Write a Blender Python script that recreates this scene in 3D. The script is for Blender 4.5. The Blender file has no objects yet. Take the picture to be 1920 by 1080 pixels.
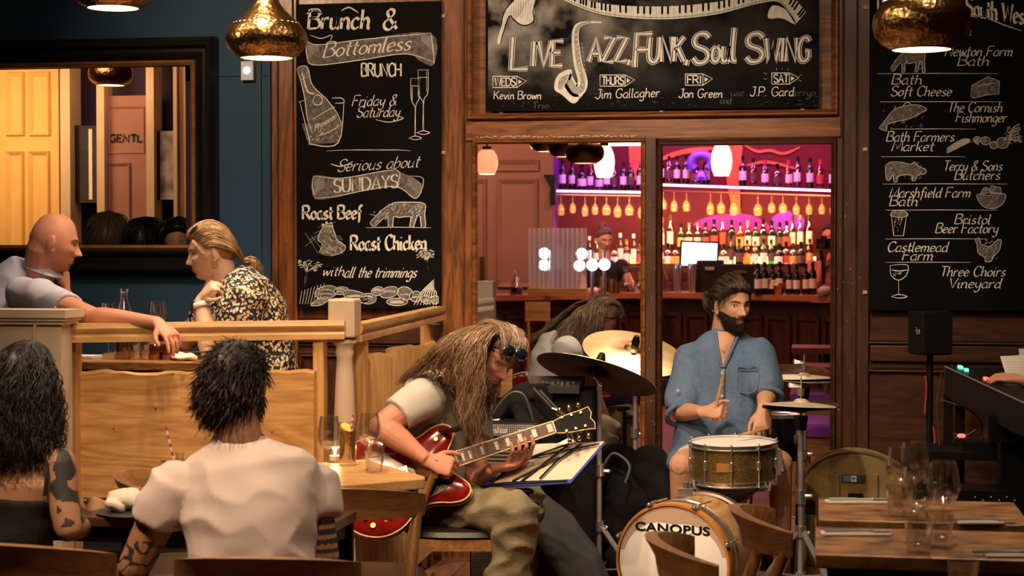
import bpy, bmesh, math, random
import numpy as np
from mathutils import Matrix, Vector, noise
random.seed(7)
PI = math.pi
SC = bpy.context.scene
COL = SC.collection
# ------------------------------------------------------------------ camera
FPX = 3300.0
PSI = math.atan(577 / FPX)
PIT = math.atan(83 * math.cos(PSI) / FPX)
CAMH = 1.52
cd = bpy.data.cameras.new('camera'); cam = bpy.data.objects.new('camera', cd); COL.objects.link(cam)
cd.sensor_width = 36; cd.lens = FPX / 1920 * 36; cd.clip_start = .05; cd.clip_end = 100
cam.location = (0, 0, CAMH); cam.rotation_euler = (PI / 2 - PIT, 0, PSI)
cd.dof.use_dof = True; cd.dof.focus_distance = 7.6; cd.dof.aperture_fstop = 5.6
SC.camera = cam
SC.view_settings.view_transform = 'Standard'; SC.view_settings.look = 'None'
SC.view_settings.gamma = 1; SC.view_settings.use_curve_mapping = False
SC.view_settings.exposure = 0.18
SC.cycles.sample_clamp_indirect = 4; SC.cycles.max_bounces = 6; SC.cycles.diffuse_bounces = 3
SC.cycles.transparent_max_bounces = 12; SC.cycles.caustics_reflective = False; SC.cycles.caustics_refractive = False
wd = bpy.data.worlds.new('world'); SC.world = wd; wd.use_nodes = True
wd.node_tree.nodes['Background'].inputs[0].default_value = (.9, .6, .45, 1)
wd.node_tree.nodes['Background'].inputs[1].default_value = .006

def light(name, kind, loc, power, col, size=.3, target=None, spot=None, sy=None, blend=.6):
    l = bpy.data.lights.new(name, kind); l.energy = power; l.color = col
    if kind == 'AREA':
        l.size = size
        if sy: l.shape = 'RECTANGLE'; l.size_y = sy
    elif kind == 'SPOT':
        l.spot_size = math.radians(spot or 60); l.spot_blend = blend; l.shadow_soft_size = size
    else: l.shadow_soft_size = size
    o = bpy.data.objects.new(name, l); COL.objects.link(o); o.location = loc
    if target is not None: o.rotation_euler = (Vector(target) - Vector(loc)).to_track_quat('-Z', 'Y').to_euler()
    return o
WARM = (1, .70, .43); WARM2 = (1, .78, .56); AMB = (1, .5, .18); PUR = (.42, .10, 1); MAG = (1, .12, .55)
# added unseen ceiling spots to light the dining room (fittings: see added_spot_fitting below)
DOWN = [(-2.25, 6.6, 3.15, 44, 62, (-2.35, 7.15, 1.0)), (-.75, 5.6, 3.15, 95, 52, (-.62, 7.8, 1.0)), (-1.7, 5.0, 3.15, 78, 46, (-1.35, 6.7, .9)),
        (-2.3, 3.6, 3.15, 95, 60, (-1.9, 4.8, 1.0)), (-1.1, 6.6, 3.15, 26, 60, (-1.2, 8.2, 2.2)), (-3.0, 6.4, 3.15, 36, 70, (-2.2, 8.3, 2.0)), (.5, 6.3, 3.15, 34, 60, (.30, 4.9, .75)),
        (.2, 6.8, 3.15, 5, 60, (.6, 8.3, 2.1)), (-1.9, 5.6, 3.15, 34, 50, (-1.75, 6.3, .8)), (-1.2, 3.0, 3.15, 40, 60, (-1.6, 4.9, 1.0)), (-.6, 4.2, 3.15, 44, 44, (-.5, 7.0, .3)), (-.75, 6.0, 3.15, 34, 44, (-1.8, 7.3, .8))]
for i, (x, y, z, p, sp_, t) in enumerate(DOWN):
    light('fillspot', 'SPOT', (x, y, z - .06), p * 2.1, WARM if i not in (1, 4) else WARM2, .06, t, sp_ * 1.35, blend=.9)

Fv = np.array((-math.sin(PSI) * math.cos(PIT), math.cos(PSI) * math.cos(PIT), -math.sin(PIT)))
Uv = np.array((-math.sin(PSI) * math.sin(PIT), math.cos(PSI) * math.sin(PIT), math.cos(PIT)))
Rv = np.array((math.cos(PSI), math.sin(PSI), 0.))
def W(px, py, Y=None, z=None):
    d = Fv + Rv * ((px - 960) / FPX) + Uv * ((540 - py) / FPX)
    t = Y / d[1] if Y is not None else (z - CAMH) / d[2]
    return np.array((d[0] * t, d[1] * t, CAMH + d[2] * t))
def ppm(px, Y):
    p = W(px, 540, Y) - np.array((0, 0, CAMH)); return FPX / float(p @ Fv)
A = lambda *v: np.array(v, float)
def nrm(v): v = np.asarray(v, float); return v / (np.linalg.norm(v) + 1e-12)

# ------------------------------------------------------------------ materials
MATS = {}
def _new(name):
    m = bpy.data.materials.new(name); m.use_nodes = True; MATS[name] = m
    nt = m.node_tree; return m, nt, nt.nodes, nt.links, nt.nodes['Principled BSDF']
def mat(name, col, rough=.6, metal=0., var=.0, vs=8., bump=0., bs=60., coat=0., spec=.5, emit=None, es=0., sheen=0., stretch=None, alpha=None, trans=0., ior=1.45):
    m, nt, N, L, P = _new(name)
    P.inputs['Base Color'].default_value = (*col, 1); P.inputs['Roughness'].default_value = rough; P.inputs['Metallic'].default_value = metal
    P.inputs['Coat Weight'].default_value = coat; P.inputs['Specular IOR Level'].default_value = spec; P.inputs['Sheen Weight'].default_value = sheen
    P.inputs['Transmission Weight'].default_value = trans; P.inputs['IOR'].default_value = ior
    if emit: P.inputs['Emission Color'].default_value = (*emit, 1); P.inputs['Emission Strength'].default_value = es
    if alpha is not None: P.inputs['Alpha'].default_value = alpha
    if var or bump:
        tc = N.new('ShaderNodeTexCoord'); mp = N.new('ShaderNodeMapping'); L.new(tc.outputs['Object'], mp.inputs[0])
        if stretch: mp.inputs['Scale'].default_value = stretch
    if var:
        n = N.new('ShaderNodeTexNoise'); n.inputs['Scale'].default_value = vs; n.inputs['Detail'].default_value = 6; L.new(mp.outputs[0], n.inputs[0])
        r = N.new('ShaderNodeMapRange'); r.inputs[1].default_value = .3; r.inputs[2].default_value = .7; r.inputs[3].default_value = 1 - var; r.inputs[4].default_value = 1 + var
        L.new(n.outputs[0], r.inputs[0])
        x = N.new('ShaderNodeVectorMath'); x.operation = 'SCALE'; x.inputs[0].default_value = col; L.new(r.outputs[0], x.inputs['Scale']); L.new(x.outputs[0], P.inputs['Base Color'])
    if bump:
        n2 = N.new('ShaderNodeTexNoise'); n2.inputs['Scale'].default_value = bs; n2.inputs['Detail'].default_value = 4; L.new(mp.outputs[0], n2.inputs[0])
        b = N.new('ShaderNodeBump'); b.inputs['Strength'].default_value = bump; b.inputs['Distance'].default_value = .01; L.new(n2.outputs[0], b.inputs['Height']); L.new(b.outputs[0], P.inputs['Normal'])
    return m
def ramp(N, stops):
    r = N.new('ShaderNodeValToRGB'); e = r.color_ramp.elements
    while len(e) < len(stops): e.new(.5)
    for k, (p, c) in zip(e, stops): k.position = p; k.color = (*c, 1)
    return r
def wood(name, dark, light_, axis='X', sc=1., rough=.45, coat=.0, bands=3., knots=0., bump=.15):
    m, nt, N, L, P = _new(name)
    tc = N.new('ShaderNodeTexCoord'); mp = N.new('ShaderNodeMapping'); L.new(tc.outputs['Object'], mp.inputs[0])
    k = {'X': (.12, 1, 1), 'Y': (1, .12, 1), 'Z': (1, 1, .12)}[axis]; mp.inputs['Scale'].default_value = [v * sc for v in k]
    n1 = N.new('ShaderNodeTexNoise'); n1.inputs['Scale'].default_value = bands; n1.inputs['Detail'].default_value = 3; n1.inputs['Distortion'].default_value = .6; L.new(mp.outputs[0], n1.inputs[0])
    w = N.new('ShaderNodeMath'); w.operation = 'MULTIPLY'; w.inputs[1].default_value = 9.; L.new(n1.outputs[0], w.inputs[0])
    fr = N.new('ShaderNodeMath'); fr.operation = 'PINGPONG'; fr.inputs[1].default_value = .5; L.new(w.outputs[0], fr.inputs[0])
    n2 = N.new('ShaderNodeTexNoise'); n2.inputs['Scale'].default_value = 45; n2.inputs['Detail'].default_value = 5; L.new(mp.outputs[0], n2.inputs[0])
    ad = N.new('ShaderNodeMath'); ad.operation = 'MULTIPLY_ADD'; ad.inputs[1].default_value = .9; L.new(fr.outputs[0], ad.inputs[0]); L.new(n2.outputs[0], ad.inputs[2])
    r = ramp(N, [(.25, dark), (.62, [(a + b) / 2 for a, b in zip(dark, light_)]), (1., light_)]); L.new(ad.outputs[0], r.inputs[0])
    L.new(r.outputs[0], P.inputs['Base Color']); P.inputs['Roughness'].default_value = rough; P.inputs['Coat Weight'].default_value = coat; P.inputs['Coat Roughness'].default_value = .25
    b = N.new('ShaderNodeBump'); b.inputs['Strength'].default_value = bump; b.inputs['Distance'].default_value = .004; L.new(n2.outputs[0], b.inputs['Height']); L.new(b.outputs[0], P.inputs['Normal'])
    return m
def glass(name, col=(1, 1, 1), tint=.985, rough=.07):
    """thin clear glass: fresnel gloss over transparency"""
    m, nt, N, L, P = _new(name); N.remove(P); out = N['Material Output']
    t = N.new('ShaderNodeBsdfTransparent'); t.inputs[0].default_value = [c * tint for c in col] + [1]
    g = N.new('ShaderNodeBsdfGlossy'); g.inputs['Roughness'].default_value = rough; g.inputs[0].default_value = (1, 1, 1, 1)
    lw = N.new('ShaderNodeLayerWeight'); lw.inputs[0].default_value = .22
    mr = N.new('ShaderNodeMapRange'); mr.inputs[3].default_value = .15; mr.inputs[4].default_value = .6; L.new(lw.outputs['Fresnel'], mr.inputs[0])
    mx = N.new('ShaderNodeMixShader'); L.new(mr.outputs[0], mx.inputs[0]); L.new(t.outputs[0], mx.inputs[1]); L.new(g.outputs[0], mx.inputs[2]); L.new(mx.outputs[0], out.inputs[0])
    return m

# ------------------------------------------------------------------ geometry accumulator
def frame_to(d, up=(0, 0, 1)):
    d = nrm(d); up = np.asarray(up, float)
    if abs(d @ up) > .98: up = A(0, 1, 0) if abs(d[1]) < .9 else A(1, 0, 0)
    x = nrm(np.cross(up, d)); y = np.cross(d, x); return x, y, d
def rotm(ax, ang): return np.array(Matrix.Rotation(ang, 3, Vector(ax)))
def catmull(P, n=6, closed=False):
    P = [np.asarray(p, float) for p in P]
    if len(P) < 3 and not closed: return P
    out = []; m = len(P)
    for i in range(m if closed else m - 1):
        if closed: p0, p1, p2, p3 = P[i - 1], P[i], P[(i + 1) % m], P[(i + 2) % m]
        else: p0, p1, p2, p3 = P[max(i - 1, 0)], P[i], P[i + 1], P[min(i + 2, m - 1)]
        for k in range(n):
            t = k / n; out.append(.5 * (2 * p1 + (p2 - p0) * t + (2 * p0 - 5 * p1 + 4 * p2 - p3) * t * t + (3 * p1 - p0 - 3 * p2 + p3) * t ** 3))
    if not closed: out.append(P[-1])
    return out
class G:
    def __init__(s): s.v = []; s.f = []; s.mi = []; s.cur = 0
    def m(s, i): s.cur = i; return s
    def add(s, V, F):
        o = len(s.v); s.v += [tuple(map(float, p)) for p in V]; s.f += [tuple(i + o for i in f) for f in F]; s.mi += [s.cur] * len(F); return s
    def box(s, c, d, R=None, taper=1.):
        V = []
        for k in (-1, 1):
            q = taper if k > 0 else 1
            for a, b in ((-1, -1), (1, -1), (1, 1), (-1, 1)): V.append(A(a * d[0] / 2 * q, b * d[1] / 2 * q, k * d[2] / 2))
        if R is not None: V = [R @ p for p in V]
        c = np.asarray(c, float); return s.add([p + c for p in V], [(3, 2, 1, 0), (4, 5, 6, 7), (0, 1, 5, 4), (1, 2, 6, 5), (2, 3, 7, 6), (3, 0, 4, 7)])
    def b2(s, lo, hi): lo = A(*lo); hi = A(*hi); return s.box((lo + hi) / 2, hi - lo)
    def rings(s, R_, cap=True, close=False):
        n = len(R_[0]); V = [p for r in R_ for p in r]; F = []
        m = len(R_)
        for i in range(m if close else m - 1):
            j = (i + 1) % m
            for k in range(n): F.append((i * n + k, i * n + (k + 1) % n, j * n + (k + 1) % n, j * n + k))
        if cap and not close: F.append(tuple(range(n - 1, -1, -1))); F.append(tuple((m - 1) * n + k for k in range(n)))
        return s.add(V, F)
    def loft(s, st, n=16, cap=True, up=(0, 0, 1)):
        """st: list of (center, rx, ry[, sq]) elliptical stations; rx along the frame's x"""
        C = [np.asarray(q[0], float) for q in st]; R_ = []
        for i, q in enumerate(st):
            d = C[min(i + 1, len(C) - 1)] - C[max(i - 1, 0)]; x, y, _ = frame_to(d, up); sq = q[3] if len(q) > 3 else 1.
            r = []
            for k in range(n):
                a = 2 * PI * k / n; c_, s_ = math.cos(a), math.sin(a)
                c_ = math.copysign(abs(c_) ** sq, c_); s_ = math.copysign(abs(s_) ** sq, s_)
                r.append(C[i] + x * q[1] * c_ + y * q[2] * s_)
            R_.append(r)
        return s.rings(R_, cap)
    def tube(s, P, r, n=8, cap=True, smooth=0):
        if smooth: 
            m0 = len(P); P = catmull(P, smooth)
            if not np.isscalar(r): r = np.interp(np.linspace(0, m0 - 1, len(P)), range(m0), r)
        P = [np.asarray(p, float) for p in P]; rr = [r] * len(P) if np.isscalar(r) else list(r)
        x = None; R_ = []
        for i, p in enumerate(P):
            d = nrm(P[min(i + 1, len(P) - 1)] - P[max(i - 1, 0)])
            if x is None: x, y, _ = frame_to(d)
            x = nrm(x - d * (x @ d)); y = np.cross(d, x)
            R_.append([p + (x * math.cos(2 * PI * k / n) + y * math.sin(2 * PI * k / n)) * rr[i] for k in range(n)])
        return s.rings(R_, cap)
    def cyl(s, a, b, r, r2=None, n=16): return s.tube([a, b], [r, r if r2 is None else r2], n)
    def cap(s, a, b, r, r2=None, n=12):
        """tapered capsule"""
        a = np.asarray(a, float); b = np.asarray(b, float); r2 = r if r2 is None else r2; d = nrm(b - a); P = []; R_ = []
        for t in (90, 60, 30): P.append(a - d * r * math.sin(math.radians(t)) * .999); R_.append(max(r * math.cos(math.radians(t)), 1e-4))
        P += [a, b]; R_ += [r, r2]
        for t in (30, 60, 90): P.append(b + d * r2 * math.sin(math.radians(t)) * .999); R_.append(max(r2 * math.cos(math.radians(t)), 1e-4))
        x, y, _ = frame_to(d)
        return s.rings([[p + (x * math.cos(2 * PI * k / n) + y * math.sin(2 * PI * k / n)) * q for k in range(n)] for p, q in zip(P, R_)])
    def ball(s, c, r, R=None, n=16, m=10):
        r = A(r, r, r) if np.isscalar(r) else A(*r); c = np.asarray(c, float); R_ = []
        for i in range(m + 1):
            t = PI * i / m; t = min(max(t, .03), PI - .03)
            q = [A(math.sin(t) * math.cos(2 * PI * k / n), math.sin(t) * math.sin(2 * PI * k / n), -math.cos(t)) * r for k in range(n)]
            R_.append([c + (R @ p if R is not None else p) for p in q])
        return s.rings(R_)
    def lathe(s, prof, c=(0, 0, 0), ax=(0, 0, 1), n=20, cap=False):
        """prof: (radius, height) list"""
        x, y, d = frame_to(ax); c = np.asarray(c, float)
        return s.rings([[c + d * h + (x * math.cos(2 * PI * k / n) + y * math.sin(2 * PI * k / n)) * max(r, 1e-4) for k in range(n)] for r, h in prof], cap)
    def prism(s, poly, o, X, Y, T):
        """2-D polygon in the plane (o, X, Y) extruded by vector T"""
        o, X, Y, T = [np.asarray(q, float) for q in (o, X, Y, T)]
        a = [o + X * p[0] + Y * p[1] for p in poly]; n = len(a)
        F = [tuple(range(n - 1, -1, -1)), tuple(range(n, 2 * n))] + [(i, (i + 1) % n, n + (i + 1) % n, n + i) for i in range(n)]
        return s.add(a + [p + T for p in a], F)
    def ribbon(s, P, w, nv, nib=None):
        """flat stroke; w width(s); nib=(angle, thin) broad pen"""
        P = [np.asarray(p, float) for p in P]; nv = nrm(nv); L_, R_ = [], []
        ws = [w] * len(P) if np.isscalar(w) else w
        for i, p in enumerate(P):
            d = nrm(P[min(i + 1, len(P) - 1)] - P[max(i - 1, 0)]); sd = np.cross(nv, d); q = ws[i] / 2
            L_.append(p + sd * q); R_.append(p - sd * q)
        n = len(P); return s.add(L_ + R_, [(i, i + 1, n + i + 1, n + i) for i in range(n - 1)])
def ob(name, g, m, parent=None, smooth=True, me=None, ang=40, nodup=False):
    """link one mesh object; top-level ones get their origin at their base, children keep world coordinates under the parent"""
    if me is None:
        me = bpy.data.meshes.new(name); V = g.v
        me.from_pydata(V, [], g.f); 
        if any(g.mi): me.polygons.foreach_set('material_index', g.mi)
    for k in (m if isinstance(m, (list, tuple)) else [m]): me.materials.append(MATS[k] if isinstance(k, str) else k)
    if smooth:
        me.polygons.foreach_set('use_smooth', [True] * len(me.polygons))
        if ang: me.set_sharp_from_angle(angle=math.radians(ang))
    me.update(); o = bpy.data.objects.new(name, me); COL.objects.link(o)
    if parent is None:
        n = len(me.vertices); co = np.empty(n * 3); me.vertices.foreach_get('co', co); co = co.reshape(-1, 3)
        c = (co.min(0) + co.max(0)) / 2; c[2] = co[:, 2].min(); co -= c; me.vertices.foreach_set('co', co.ravel()); me.update(); o.location = c
    else:
        c = WORLDLOC.get(parent.name, Vector((0, 0, 0))); o.parent = parent; o.matrix_parent_inverse = Matrix.Translation(-Vector(c))
    WORLDLOC[o.name] = Vector(o.location) if parent is None else Vector((0, 0, 0))
    return o
WORLDLOC = {}
def thing(name, label, cat, loc=(0, 0, 0), group=None):
    o = bpy.data.objects.new(name, None); COL.objects.link(o); o.location = loc; o.empty_display_size = .1
    o['label'] = label; o['category'] = cat; WORLDLOC[o.name] = Vector(loc)
    if group: o['group'] = group
    return o
def tag(o, label, cat, group=None, kind=None):
    o['label'] = label; o['category'] = cat
    if group: o['group'] = group
    if kind: o['kind'] = kind
    return o
def struct(name, g, m, parent=None, smooth=False):
    o = ob(name, g, m, parent, smooth)
    if parent is None: o['kind'] = 'structure'
    return o
def dup(o, loc=None, rz=None, label=None, group=None, parent=None, scale=None, mats=None, cat=None):
    c = o.copy(); COL.objects.link(c)
    if parent is not None: mi = c.matrix_parent_inverse.copy(); c.parent = parent; c.matrix_parent_inverse = mi
    if loc is not None: c.location = loc
    if rz is not None: c.rotation_euler = (0, 0, rz)
    if scale is not None: c.scale = (scale,) * 3 if np.isscalar(scale) else scale
    if label: c['label'] = label
    if group: c['group'] = group
    if mats and c.type == 'MESH':
        for i, s_ in enumerate(c.material_slots):
            if s_.material and s_.material.name in mats: s_.link = 'OBJECT'; s_.material = MATS[mats[s_.material.name]]
    for ch in list(o.children): dup(ch, parent=c, mats=mats)
    return c
def mesh_remesh(g, vox, sm=2, fac=.5):
    me = bpy.data.meshes.new('t'); me.from_pydata(g.v, [], g.f); me.update()
    bm = bmesh.new(); bm.from_mesh(me); bmesh.ops.recalc_face_normals(bm, faces=bm.faces); bm.to_mesh(me); bm.free()
    o = bpy.data.objects.new('t', me); COL.objects.link(o)
    r = o.modifiers.new('r', 'REMESH'); r.mode = 'VOXEL'; r.voxel_size = vox; r.use_smooth_shade = True
    if sm: k = o.modifiers.new('s', 'SMOOTH'); k.iterations = sm; k.factor = fac
    dg = bpy.context.evaluated_depsgraph_get(); dg.update()
    out = bpy.data.meshes.new_from_object(o.evaluated_get(dg)); bpy.data.objects.remove(o); bpy.data.meshes.remove(me); out.materials.clear(); return out
def getco(me): co = np.empty(len(me.vertices) * 3); me.vertices.foreach_get('co', co); return co.reshape(-1, 3)
def setco(me, co): me.vertices.foreach_set('co', np.ascontiguousarray(co).ravel()); me.update()
def vn(me): co = np.empty(len(me.vertices) * 3); me.vertex_normals.foreach_get('vector', co); return co.reshape(-1, 3)
def wrinkle(me, amp, sc=(9, 9, 22), seed=0., rot=None, ridged=True):
    """folds: directional ridged noise along the normals"""
    co = getco(me); nn = vn(me); q = co if rot is None else co @ rot.T; out = co.copy(); a, b, c = sc
    d = np.array([noise.noise(Vector((p[0] * a + seed, p[1] * b, p[2] * c))) for p in q]); e = np.array([noise.noise(Vector((p[0] * a * .45, p[1] * b * .45 + seed, p[2] * c * .45))) for p in q])
    d = (np.abs(d) * 1.6 - .45 if ridged else d); setco(me, co - nn * (amp * (d + .8 * e))[:, None])
# ------------------------------------------------------------------ palette
wood('oldwood', (.045, .012, .004), (.29, .095, .024), 'Z', 2.2, .38, .25, 2.5)
wood('oldwood_h', (.05, .014, .004), (.31, .105, .028), 'X', 2.2, .38, .25, 2.5)
wood('darkwood', (.022, .007, .003), (.085, .028, .011), 'Z', 2., .4, .2, 2.5)
wood('darkwood_h', (.022, .007, .003), (.085, .028, .011), 'X', 2., .4, .2, 2.5)
wood('oak', (.42, .20, .065), (.72, .42, .17), 'X', 1.6, .42, .15, 2.2)
wood('oak_v', (.42, .20, .065), (.70, .40, .16), 'Z', 1.6, .42, .15, 2.2)
wood('oak_y', (.36, .17, .055), (.66, .38, .15), 'Y', 1.6, .42, .15, 2.2)
wood('slabwood', (.40, .165, .045), (.74, .41, .15), 'X', 1.5, .5, .05, 4.5)
wood('slabwood_y', (.42, .18, .05), (.74, .42, .16), 'Z', 1.5, .5, .05, 5.0)
wood('chairwood', (.16, .066, .022), (.34, .16, .055), 'X', 2.5, .4, .2, 2.5)
wood('chairwood_v', (.17, .07, .022), (.36, .17, .055), 'Z', 2.5, .4, .2, 2.5)
wood('tablewood', (.06, .022, .008), (.50, .24, .08), 'X', 3., .32, .35, 7.)
m, nt, N, L, P = _new('scarred'); tc = N.new('ShaderNodeTexCoord'); n_ = N.new('ShaderNodeTexNoise'); n_.inputs['Scale'].default_value = 16; n_.inputs['Detail'].default_value = 8; n_.inputs['Roughness'].default_value = .65; mp = N.new('ShaderNodeMapping'); mp.inputs['Scale'].default_value = (.6, 1, 1); L.new(tc.outputs['Object'], mp.inputs[0]); L.new(mp.outputs[0], n_.inputs[0]); r_ = ramp(N, [(.36, (.06, .022, .008)), (.47, (.26, .11, .035)), (.7, (.50, .25, .08))]); L.new(n_.outputs[0], r_.inputs[0]); L.new(r_.outputs[0], P.inputs['Base Color']); P.inputs['Roughness'].default_value = .38
wood('floorwood', (.10, .040, .022), (.24, .10, .055), 'Y', 2.2, .45, .15, 2.5)
mat('bluewall', (.020, .062, .125), .7, var=.12, vs=3, bump=.08, bs=90)
mat('bluetrim', (.02, .07, .10), .6)
mat('blackgloss', (.010, .008, .007), .32, coat=.15, var=.2, vs=4)
mat('gilt', (.42, .19, .06), .42, metal=.35, var=.25, vs=20)
mat('ceilpaint', (.30, .22, .15), .8, var=.05)
mat('creampaint', (.62, .48, .36), .45, var=.06, vs=5, bump=.05)
mat('brownwall', (.22, .12, .08), .75, var=.1, vs=2)
mat('purplewall', (.040, .022, .065), .8, var=.15, vs=3)
mat('redwall', (.11, .010, .003), .75, var=.3, vs=1.3)
mat('board', (.004, .0036, .0042), .75, spec=.12, var=.35, vs=6)
mat('boardmid', (.03, .026, .026), .7, var=.5, vs=5)
mat('chalk', (.86, .80, .72), .8, var=.10, vs=60)
mat('chalk2', (.42, .38, .34), .85, var=.35, vs=90)
mat('chalk3', (.15, .13, .12), .85, var=.5, vs=60)
mat('brass', (.60, .36, .12), .28, metal=1., var=.12, vs=18)
mat('gold', (.80, .52, .18), .2, metal=1.)
mat('chrome', (.85, .82, .82), .2, metal=.92)
mat('steel', (.50, .46, .45), .38, metal=.7)
mat('black', (.006, .005, .005), .5, spec=.25)
mat('blackcloth', (.006, .005, .005), .85, bump=.3, bs=200, spec=.2)
mat('blackleather', (.020, .013, .010), .38, var=.2, vs=20, bump=.15, bs=150)
mat('whiteplastic', (.75, .72, .70), .4)
mat('paper', (.80, .74, .66), .8, var=.04, vs=20)
mat('napkin', (.78, .70, .60), .85, bump=.2, bs=60)
glass('glass')
glass('greenglass', (.5, .8, .6), .8)

# ------------------------------------------------------------------ dining room shell
YW = 8.3
g = G(); g.b2((-4.6, -1.6, -.1), (2.7, 8.42, 0)); fl = struct('floor', g, 'darkwood')
bm_ = G(); bm_.b2((0, 0, 0), (.137, 1.196, .012)); plank_me = None
n_ = 0
for i in range(16):                                    # boards near the wall, where the floor shows
    for j in range(4):
        x = -2.2 + i * .14; y = 4.0 + j * 1.2 - (i % 3) * .4
        if plank_me is None:
            o = ob('floorboard', bm_, 'floorwood', fl, False); plank_me = o.data; o.location = (x, y, 0)
        else:
            o = bpy.data.objects.new('floorboard', plank_me); COL.objects.link(o); o.parent = fl; o.matrix_parent_inverse = Matrix.Translation(-WORLDLOC[fl.name]); o.location = (x, min(y, 7.2), 0)
g = G(); g.b2((-4.6, -1.6, 3.2), (2.7, 8.42, 3.3)); struct('ceiling', g, 'ceilpaint')
g = G(); g.b2((-4.7, -1.6, 0), (-4.6, 8.42, 3.2)); struct('wall_left', g, 'bluewall')
g = G(); g.b2((2.7, -1.6, 0), (2.8, 8.42, 3.2)); struct('wall_right', g, 'darkwood')
g = G(); g.b2((-4.7, -1.7, 0), (2.8, -1.6, 3.2)); struct('wall_back', g, 'brownwall')

def wx(px): return W(px, 500, YW)[0]
def wz(px, py): return W(px, py, YW)[2]
FX1 = wx(366); FX0 = FX1 - 1.30; FZ1 = wz(200, 122); FZ0 = wz(200, 463); BX = wx(508)
g = G(); T0, T1 = YW, YW + .14
g.b2((-4.6, T0, 0), (FX0, T1, 3.2)); g.b2((FX1, T0, 0), (BX, T1, 3.2)); g.b2((FX0, T0, 0), (FX1, T1, FZ0)); g.b2((FX0, T0, FZ1), (FX1, T1, 3.2))
struct('wall_front', g, 'bluewall')
# black framed mirror-like panel with gilt inner edge
fr = thing('wall_frame', 'large black moulded frame with gilt inner edge on the blue wall', 'frame', ((FX0 + FX1) / 2, YW, FZ0))
def frame_bar(g, x0, x1, z0, z1, w, prof):
    """mitred moulding around a rectangle; prof = [(outward fraction, depth)]"""
    c = [(x0, z0), (x1, z0), (x1, z1), (x0, z1)]; R_ = []
    for (x, z), (sx, sz) in zip(c, ((-1, -1), (1, -1), (1, 1), (-1, 1))): R_.append([A(x + sx * w * f, YW - d, z + sz * w * f) for f, d in prof])
    g.rings(R_, cap=False, close=True)
g = G(); frame_bar(g, FX0, FX1, FZ0, FZ1, .125, [(.14, 0), (.14, .045), (.24, .06), (.42, .035), (.55, .035), (.66, .075), (.86, .082), (1.0, .055), (1., 0)]); ob('outer_moulding', g, 'blackgloss', fr, ang=25)
g = G(); frame_bar(g, FX0, FX1, FZ0, FZ1, .02, [(-.5, 0), (-.5, .03), (.2, .045), (1., .03), (1., 0)]); ob('gilt_edge', g, 'gilt', fr, label='gilt inner edge') if False else ob('gilt_edge', g, 'gilt', fr)
g = G(); g.b2((BX - .06, YW - .012, 0), (BX - .045, YW, 3.2)); g.b2((wx(404) , YW - .008, wz(480, 142)), (wx(500), YW, wz(480, 140)))
struct('trim_1', g, 'bluetrim')
# white box (sensor) under the pendant
sn = thing('wall_sensor', 'small white wall sensor with a pale blue light below the brass pendant', 'sensor', W(465, 150, YW))
c = W(465, 133, YW - .015); g = G(); g.box(c, (.062, .03, .092)); b_ = ob('housing', g, 'whiteplastic', sn); 
mat('bluelight', (.3, .4, .9), .3, emit=(.45, .6, 1), es=1.5); g = G(); g.lathe([(0, 0), (.017, .001), (.019, .006), (0, .009)], c + A(0, -.015, 0), (0, -1, 0)); ob('lens', g, 'bluelight', sn)

# ------------------------------------------------------------------ wood panelling
pan = thing('wall_panelling', '', '', (BX, YW, 0)); del pan['label']; del pan['category']; pan['kind'] = 'structure'
def piece(name, px0, py0, px1, py1, y0, y1, m, z0=None, z1=None):
    g = G(); yy = y0; a = W(px0, py0, yy); b = W(px1, py1, yy)
    zz = W((px0 + px1) / 2, py0, yy)[2] if z1 is None else z1; zb = W((px0 + px1) / 2, py1, yy)[2] if z0 is None else z0
    g.b2((a[0], y0, zb), (b[0], y1, zz)); o = ob(name, g, m, pan, False)
    bv = o.modifiers.new('b', 'BEVEL'); bv.width = .004; bv.segments = 2
    return a[0], b[0], zb, zz
def mould(px0, py0, px1, py1, y, w=.03, d=.02, m='oldwood_h', name='moulding'):
    a = W(px0, (py0 + py1) / 2, y); b = W(px1, (py0 + py1) / 2, y); zt = W((px0 + px1) / 2, py0, y)[2]; zb = W((px0 + px1) / 2, py1, y)[2]
    prof = [(0, 0), (0, .3 * d), (.25, d), (.5, .75 * d), (.7, d), (1., .2 * d), (1., 0)]
    R_ = []
    for (x, z), (sx, sz) in zip([(a[0], zb), (b[0], zb), (b[0], zt), (a[0], zt)], ((1, 1), (-1, 1), (-1, -1), (1, -1))): R_.append([A(x + sx * w * f, y - q, z + sz * w * f) for f, q in prof])
    g = G(); g.rings(R_, cap=False, close=True); return ob(name, g, m, pan, ang=30)
Y0 = YW - .03
# openings in place of the mirror: left 885-1210, right 1232-1568, from 262 down to z .16
OX = [wx(885), wx(1210), wx(1232), wx(1568)]; OZ = wz(1225, 259); OB = .16
piece('stile', 508, 0, 556, 0, Y0, YW + .1, 'oldwood', 0, 3.2)
piece('stile', 826, 0, 885, 0, Y0, YW + .1, 'oldwood', 0, 3.2)
piece('stile', 1568, 0, 1632, 0, Y0, YW + .1, 'darkwood', 0, 3.2)
piece('panel', 556, 0, 826, 0, YW - .005, YW + .1, 'oldwood', 1.14, 3.2)
piece('rail', 556, 0, 826, 0, Y0, YW + .1, 'darkwood_h', 1.04, 1.14)
piece('panel', 556, 0, 826, 0, YW - .005, YW + .1, 'darkwood', .2, 1.04)
piece('rail', 556, 0, 826, 0, Y0 - .01, YW + .1, 'darkwood_h', 0, .2)
zr = wz(1225, 225)
piece('panel', 885, 0, 1568, 0, YW - .005, YW + .1, 'oldwood_h', zr - .01, 3.2)
piece('rail', 872, 0, 1578, 0, Y0 - .012, YW + .1, 'oldwood_h', OZ - .006, zr)
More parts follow.
